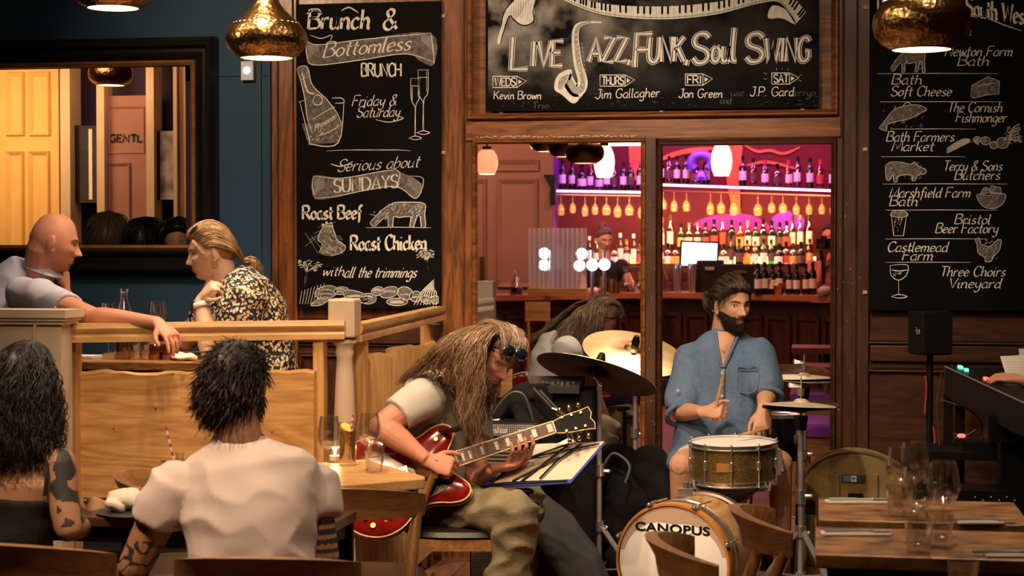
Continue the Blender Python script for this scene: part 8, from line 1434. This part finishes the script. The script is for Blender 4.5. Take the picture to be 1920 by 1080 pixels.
def drummer_hair(H, p):
    bf = lambda x, y, z: np.minimum(np.minimum(-.018 - z - .55 * np.clip(y - .035, 0, 1) + .03 * ((z < -.040) & (z > -.053) & (np.abs(x) < .032)), y + .004), np.where((np.abs(x) < .022) & (z > -.074) & (z < -.052), -1, 1))
    H.cap(bf, .006, p, 'beard', 'beard', .02, .001); H.fur('beard_hairs', bf, 1500, .013, (0, .12, -1), .55, .0010, ['beard', 'hair_dark'], p, 31, .0015)
    hf = lambda x, y, z: z - (.074 - .95 * np.clip(.078 - y, 0, .2)) - .25 * np.maximum(0, np.abs(x) - .045)
    H.cap(hf, .012, p, ['hair_dark']); sf = lambda x, y, z: np.minimum(np.minimum(.022 - np.abs(y - .006 - .1 * (.02 - z)), .05 - z), z + .045); H.fur('sideburns', sf, 260, .014, (0, .1, -1), .25, .0009, 'beard', p, 35, .0005)
    bun = H.P(.02, -.128, .028); gd = []
    for a in np.linspace(-1, 1, 13): x0 = .074 * math.sin(a * 1.45); zf = .078 - .070 * abs(a) ** 2.2; yf = .088 - .070 * abs(a) ** 1.6; gd.append([H.P(x0 * .95, yf, zf), H.P(x0 * 1.06, yf * .72 + .006, zf + .040 - .022 * abs(a)), H.P(x0 * 1.14, -.02, .142 - .105 * abs(a) ** 1.7), H.P(x0 * 1.05, -.085, .095 - .07 * abs(a) ** 1.5), bun])
    hairs('hair', gd, 780, .0019, .0035, None, p, 32, 14, .003, 2, mats=['hair_dark', 'hair_ash2', 'hair_black']); hairs('hair_bun', [[bun + H.D(0, .02, .0), bun + H.D(.03, -.012, .022), bun + H.D(.0, -.040, .0), bun + H.D(-.03, -.012, -.022), bun + H.D(.01, .01, -.026)], [bun, bun + H.D(-.03, -.01, .02), bun + H.D(.01, -.038, -.01), bun + H.D(.02, -.01, -.04), bun + H.D(0, .01, -.055)]], 240, .0019, .009, None, p, 33, 14, .005, 3, mats=['hair_dark', 'hair_ash2'])
    hairs('stray_curls', [[H.P(.03, .09, .075), H.P(.07, .095, .085), H.P(.088, .075, .04), H.P(.084, .06, .0)], [H.P(.05, .075, .085), H.P(.085, .055, .07), H.P(.092, .04, .03), H.P(.086, .03, .0)]], 34, .0016, .007, 'hair_dark', p, 36, 14, .006, 2.5)
drummer_hair(H, p)
g = G(); g.tube([H.P(-.080, .0, -.045) + A(0, 0, -.006) + .006 * (H.D(0, 1, 0) * math.cos(a) + A(0, 0, 1) * math.sin(a)) for a in [2 * PI * i / 12 for i in range(13)]], .001, 5); tag(ob('earring', g, 'gold'), 'small gold earring of the drummer', 'earring')
# shirt: open placket cut as a V by leaving skin proud of the cloth
g = G(); fw = A(.12, -1, 0); torso(g, [(W(1352, 858, 7.88), .235, .13), (W(1354, 800, 7.88), .205, .13), (W(1358, 740, 7.9), .195, .125), (W(1360, 690, 7.9), .20, .118), (W(1360, 655, 7.9), .195, .100), (W(1358, 634, 7.91), .125, .080), (W(1357, 624, 7.92), .078, .068)], fw)
for s0, e0, k0 in ((sh, el, 0), (sh2, e2, 1)): g.ball(s0, (.075, .075, .072)); g.loft([(s0 + (e0 - s0) * -.03, .078, .076), (s0 + (e0 - s0) * .4, .078, .078), (s0 + (e0 - s0) * .80, .082, .080), (s0 + (e0 - s0) * 1.0, .072, .072)], 18)
g.loft([(W(1300, 850, 7.80), .10, .07), (W(1280, 880, 7.70), .085, .05)], 14)
me = mesh_remesh(g, .0075, 12, .6); wrinkle(me, .012, (9, 9, 6), 12); sh_o = ob('linen_shirt', None, 'shirt_blue', p, me=me, ang=None)
# V opening: skin patch on the chest front
def front_y(x, z):
    co = getco(sh_o.data); d = (co[:, 0] - x) ** 2 + (co[:, 2] - z) ** 2; j = np.argsort(d)[:60]; return co[j, 1].min()
g = G(); V = []; rows_ = 9
for i in range(rows_ + 1):
    t = i / rows_; py = 622 + (688 - 622) * t; xl = 1345 + (1355 - 1345) * t; xr = 1382 + (1357 - 1382) * t ** .9
    for j in range(5): u = j / 4; q = W(xl + (xr - xl) * u, py, 7.8); V.append(A(q[0], front_y(q[0], q[2]) - .004 - .004 * (1 - (2 * u - 1) ** 2), q[2]))
g.add(V, [(i * 5 + j, i * 5 + j + 1, (i + 1) * 5 + j + 1, (i + 1) * 5 + j) for i in range(rows_) for j in range(4)]); ob('bare_chest', g, 'skin', p)
def onshirt(px, py, d=.004): q = W(px, py, 7.8); return A(q[0], front_y(q[0], q[2]) - d, q[2])
for P in ([(1341, 626), (1347, 655), (1354, 688)], [(1384, 628), (1372, 656), (1358, 688)]): g = G(); g.tube([onshirt(*q, .002) for q in P], .008, 8, smooth=4); ob('placket_edge', g, 'shirt_blue', p)
g = G(); g.ribbon([onshirt(x, y, .006) for x, y in ((1356, 690), (1355, 712), (1354, 735), (1353, 768))], .020, (0, -1, 0)); o = ob('placket', g, 'shirt_blue', p); so = o.modifiers.new('s', 'SOLIDIFY'); so.thickness = .003
for y in (698, 719, 741): g = G(); q = onshirt(1355, y, .010); g.lathe([(0, .003), (.0065, .003), (.0075, 0), (0, 0)], q, (0, -1, 0), n=12); ob('button', g, 'clip', p)
g = G()
pk = [(1384, 688), (1420, 688), (1420, 728), (1402, 736), (1384, 730), (1384, 688)]; g.tube([onshirt(x, y, .001) for x, y in pk], .003, 6, smooth=3); g.tube([onshirt(x, 694, .001) for x in (1384, 1402, 1420)], .002, 6); ob('pocket', g, 'shirt_blue', p)
for c_, d_ in ((el, wr - el), (e2, w2 - e2)): dd = nrm(nrm(d_) + A(0, 0, -.9)); x_, y_, _ = frame_to(dd); g = G(); g.tube([c_ - A(0, 0, .0) + dd * .01 + (x_ * math.cos(a) + y_ * math.sin(a)) * .070 for a in [2 * PI * i / 24 for i in range(25)]], .012, 8); ob('rolled_cuff', g, 'shirt_blue', p)
g = G(); q = W(1271, 732, 7.72); g.lathe([(0, .003), (.0065, .003), (.0075, 0), (0, 0)], q, (-.3, -1, 0), n=12); ob('button', g, 'clip', p)
g = G(); g.tube([onshirt(1350, 640, .006), onshirt(1357, 660, .009), onshirt(1366, 640, .006)], .0009, 5, smooth=6); g.ball(onshirt(1358, 661, .010), .003, n=8, m=6); ob('necklace', g, 'gold', p)
g = G(); g.loft([(hp + A(.02, 0, 0), .095, .09), (hp + (kn - hp) * .75, .075, .07)], 16); g.loft([(hp2, .095, .09), (hp2 + (kn2 - hp2) * .75, .075, .07)], 16); g.ball((hp + hp2) / 2, (.16, .12, .09)); cloth('shorts', g, p, 'shorts', .012, .006)
for a_ in (A(an[0], an[1], 0), A(kn2[0] + .01, kn2[1] + .1, 0)): g = G(); g.loft([(a_ + A(0, .05, .05), .045, .05), (a_ + A(0, -.03, .05), .046, .048), (a_ + A(0, -.15, .04), .045, .032), (a_ + A(0, -.19, .03), .03, .02)], 14, up=(0, 0, 1)); ob('shoe', g, 'shoe', p)
tip = wr + A(.055, -.03, .01); stick('drumstick', 'wooden drumstick raised in the drummer\'s fist before the shirt buttons', tip - nrm(W(1358, 694, 7.5) - tip) * .06, W(1358, 694, 7.5)); stick('drumstick', 'wooden drumstick lying over the snare from the drummer\'s lower hand', w2 + A(.03, -.02, -.09), W(1385, 816, 7.45))

# --- barmaid, photographer, keyboard player, heads in the framed room
def simple(lb, hcx, fdir, sc, skin_, top, sh_w, st, arms, hair_m, capoff=.014, cap_rg=None, vox=.007, loc=None, up=(0, 0, 1)):
    p = person(lb, loc if loc is not None else A(hcx[0], hcx[1], 0)); H = Head(hcx, fdir, sc=sc, up=up); g = G(); H.add(g); c0 = hcx - A(0, 0, .20); limb(g, [H.P(0, -.02, -.05), c0], [.052, .055])
    for P, cur in arms: limb(g, [P[0], P[1]], [.048, .04]); forearm(g, P[1], P[2], .04, .026); hand(g, P[2], P[3], P[4], P[5], cur, .95)
    skin(g, p, skin_, vox); g = G(); torso(g, [(c0 - A(0, 0, z), w * sh_w, d) for z, w, d in ((.62, .80, .12), (.40, .78, .11), (.22, .92, .12), (.10, 1., .11), (.04, .66, .09), (.0, .35, .07))], fdir * A(1, 1, 0))
    for P, cur in arms: g.ball(P[0], .07); g.loft([(P[0], .07, .07), (P[0] + (P[1] - P[0]) * st, .062, .06)], 14)
    cloth('top', g, p, top, .012, .006); H.cap(lambda x, y, z: z - (.072 - 1.1 * np.clip(.08 - y, 0, .2)) - .2 * np.maximum(0, np.abs(x) - .045), capoff, p, hair_m, 'hair'); return p, H
YM = 16.95; hc = W(1133, 449, YM); s1 = hc + A(-.15, 0, -.26); s2 = hc + A(.17, 0, -.26)
p, H = simple('barmaid with tied-back brown hair in a black top working behind the taps', hc, A(.45, -.85, -.25), .98, 'skin_pale', 'blacktop', .20, .35, [((s1, s1 + A(-.06, -.1, -.28), s1 + A(.05, -.32, -.30), A(.5, -.5, 0), A(0, 0, 1), A(1, 0, 0)), (.6, .6, .6, .6)), ((s2, s2 + A(.12, -.06, -.22), s2 + A(.26, -.22, -.36), A(.6, -.5, -.2), A(0, 0, 1), A(-1, 0, 0)), (.6, .6, .6, .6))], 'hair_ash2', .012)
H.features(p, 'hair_dark'); g = G(); g.ball(H.P(0, -.08, .11), .045 ); ob('hair_knot', g, 'hair_ash2', p); g = G(); g.tube([H.P(x, .02, .122 - abs(x) * .6) for x in (-.07, -.035, 0, .035, .07)], .008, 6, smooth=3); ob('hair_band', g, 'purpletone', p)
YM = 16.3; hc = W(1558, 445, YM); s1 = hc + A(-.17, 0, -.27); s2 = hc + A(.2, 0, -.27); hnd = W(1546, 478, YM - .15); elb = W(1532, 545, YM - .05)
p, H = simple('photographer in a pink shirt holding a black camera to the face, reflected in right pane', hc, A(-.35, -.95, 0), 1.0, 'skin_red', 'pinkshirt', .24, .85, [((s1, elb, hnd, A(.1, -.3, .9), A(0, -1, .2), A(1, 0, 0)), (1.1, 1.1, 1.1, 1.1)), ((s2, s2 + A(.05, -.1, -.3), s2 + A(-.1, -.25, -.1), A(-.3, -.3, .8), A(0, -1, .2), A(-1, 0, 0)), (.8, .8, .8, .8))], 'hair_dark', .012)
cm = thing('camera', 'black stills camera with a lens held up by the photographer', 'camera', W(1541, 458, YM - .2)); c = W(1545, 457, YM - .18); g = G(); g.box(c, (.14, .06, .095)); g.box(c + A(0, 0, .055), (.055, .05, .03)); ob('camera_body', g, 'black', cm, False); g = G(); g.lathe([(.036, 0), (.038, .06), (.042, .1), (.035, .1), (0, .095)], c, (-.3, -1, 0), n=20); ob('lens_barrel', g, 'black', cm); g = G(); g.tube([c + A(-.03, -.02, -.06), c + A(-.01, -.03, -.2), c + A(.0, -.03, -.36)], .014, 6, smooth=4); ob('neck_strap', g, 'blackcloth', cm)
hc = W(2060, 560, 6.9); s1 = hc + A(-.17, 0, -.27); s2 = hc + A(.2, .1, -.27); hnd = W(1915, 712, 6.82); p, H = simple('keyboard player at the right edge, one hand reaching over the keys', hc, A(-1, .1, -.2), 1.0, 'skin_red', 'blacktop', .22, .5, [((s1, W(2010, 745, 6.75), hnd, nrm(W(1872, 706, 6.86) - hnd), A(-.1, -.3, .95), A(0, .6, .4)), (.25, .3, .35, .4)), ((s2, s2 + A(-.1, .1, -.3), s2 + A(-.25, .1, -.3), A(-1, 0, 0), A(0, 0, 1), A(0, -1, 0)), (.4, .4, .4, .4))], 'hair_dark')
g = G(); c = hc - A(0, 0, .82); limb(g, [c, c + A(-.35, 0, .0)], [.13, .08]); limb(g, [c + A(-.35, 0, 0), A(c[0] - .35, c[1], .06)], [.075, .05]); cloth('trousers', g, p, 'blacktop', .016, 0); g = G(); g.b2((c[0] - .15, c[1] - .15, 0), (c[0] + .2, c[1] + .2, c[2] - .1)); tag(ob('stool', g, 'black'), 'black stool under the keyboard player', 'stool')
for px, py, Y, fd, hm, hs_, lb in ((203, 444, 9.25, (-.1, 1, 0), 'hair_ash2', 1.15, 'person with tousled brown hair from behind, left of three in the framed panel'), (271, 449, 9.2, (.1, 1, 0), 'hair_black', 1.0, 'person with round black curls from behind, middle of three in the framed panel'), (334, 446, 9.2, (.3, -1, -.2), 'hair_black', .95, 'person with black hair and head bowed, right of three in the framed panel')):
    hc = W(px, py + 6, Y); p, H = simple(lb, hc, A(*fd), hs_ * .98, 'skin', 'blacktop', .2, .5, [], hm, .018, None, .009, A(hc[0], hc[1], 0)); gd = []
    for a in np.linspace(-2.2, 2.2, 9): q = A(math.sin(a) * .085, -math.cos(a) * .1, 0); gd.append([H.P(0, 0, .135), H.P(q[0] * .85, q[1] * .85, .11), H.P(q[0] * 1.25, q[1] * 1.15, .03), H.P(q[0] * 1.25, q[1] * 1.12, -.05)])
    hairs('loose_hair', gd, 170, .0042, .010, hm, p, px, 10, .008, 2)

# ------------------------------------------------------------------ flipped copies that stand in for the mirror's reflections
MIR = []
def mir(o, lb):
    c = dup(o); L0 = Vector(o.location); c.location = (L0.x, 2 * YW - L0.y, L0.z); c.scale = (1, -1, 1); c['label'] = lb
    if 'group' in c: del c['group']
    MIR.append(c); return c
mir(GUI, 'reflected copy of the long-haired guitarist bending forward, in the left pane'); mir(GUISG, 'reflected copy of the sunglasses on the guitarist, left pane'); mir(gt, 'reflected copy of the red guitar in the left pane, mostly hidden'); mir(rd, 'reflected copy of the ride cymbal, bright behind the middle post'); mir(hh, 'reflected copy of the hi-hat in the right pane, above the nearer pair'); mir(MSt, 'reflected copy of the music stand in the left pane below the bright cymbal')
mir(bpy.data.objects['dining_chair.005'], 'reflected copy of the guitarist chair in the left pane')
light('pane_fill', 'SPOT', (-.6, 9.9, 3.1), 190, WARM2, .12, (-.9, 9.1, .95), 60, blend=.8); light('pane_fill', 'SPOT', (-1.9, 8.7, 3.1), 60, WARM2, .1, (-1.35, 10.1, 1.0), 60, blend=.8)
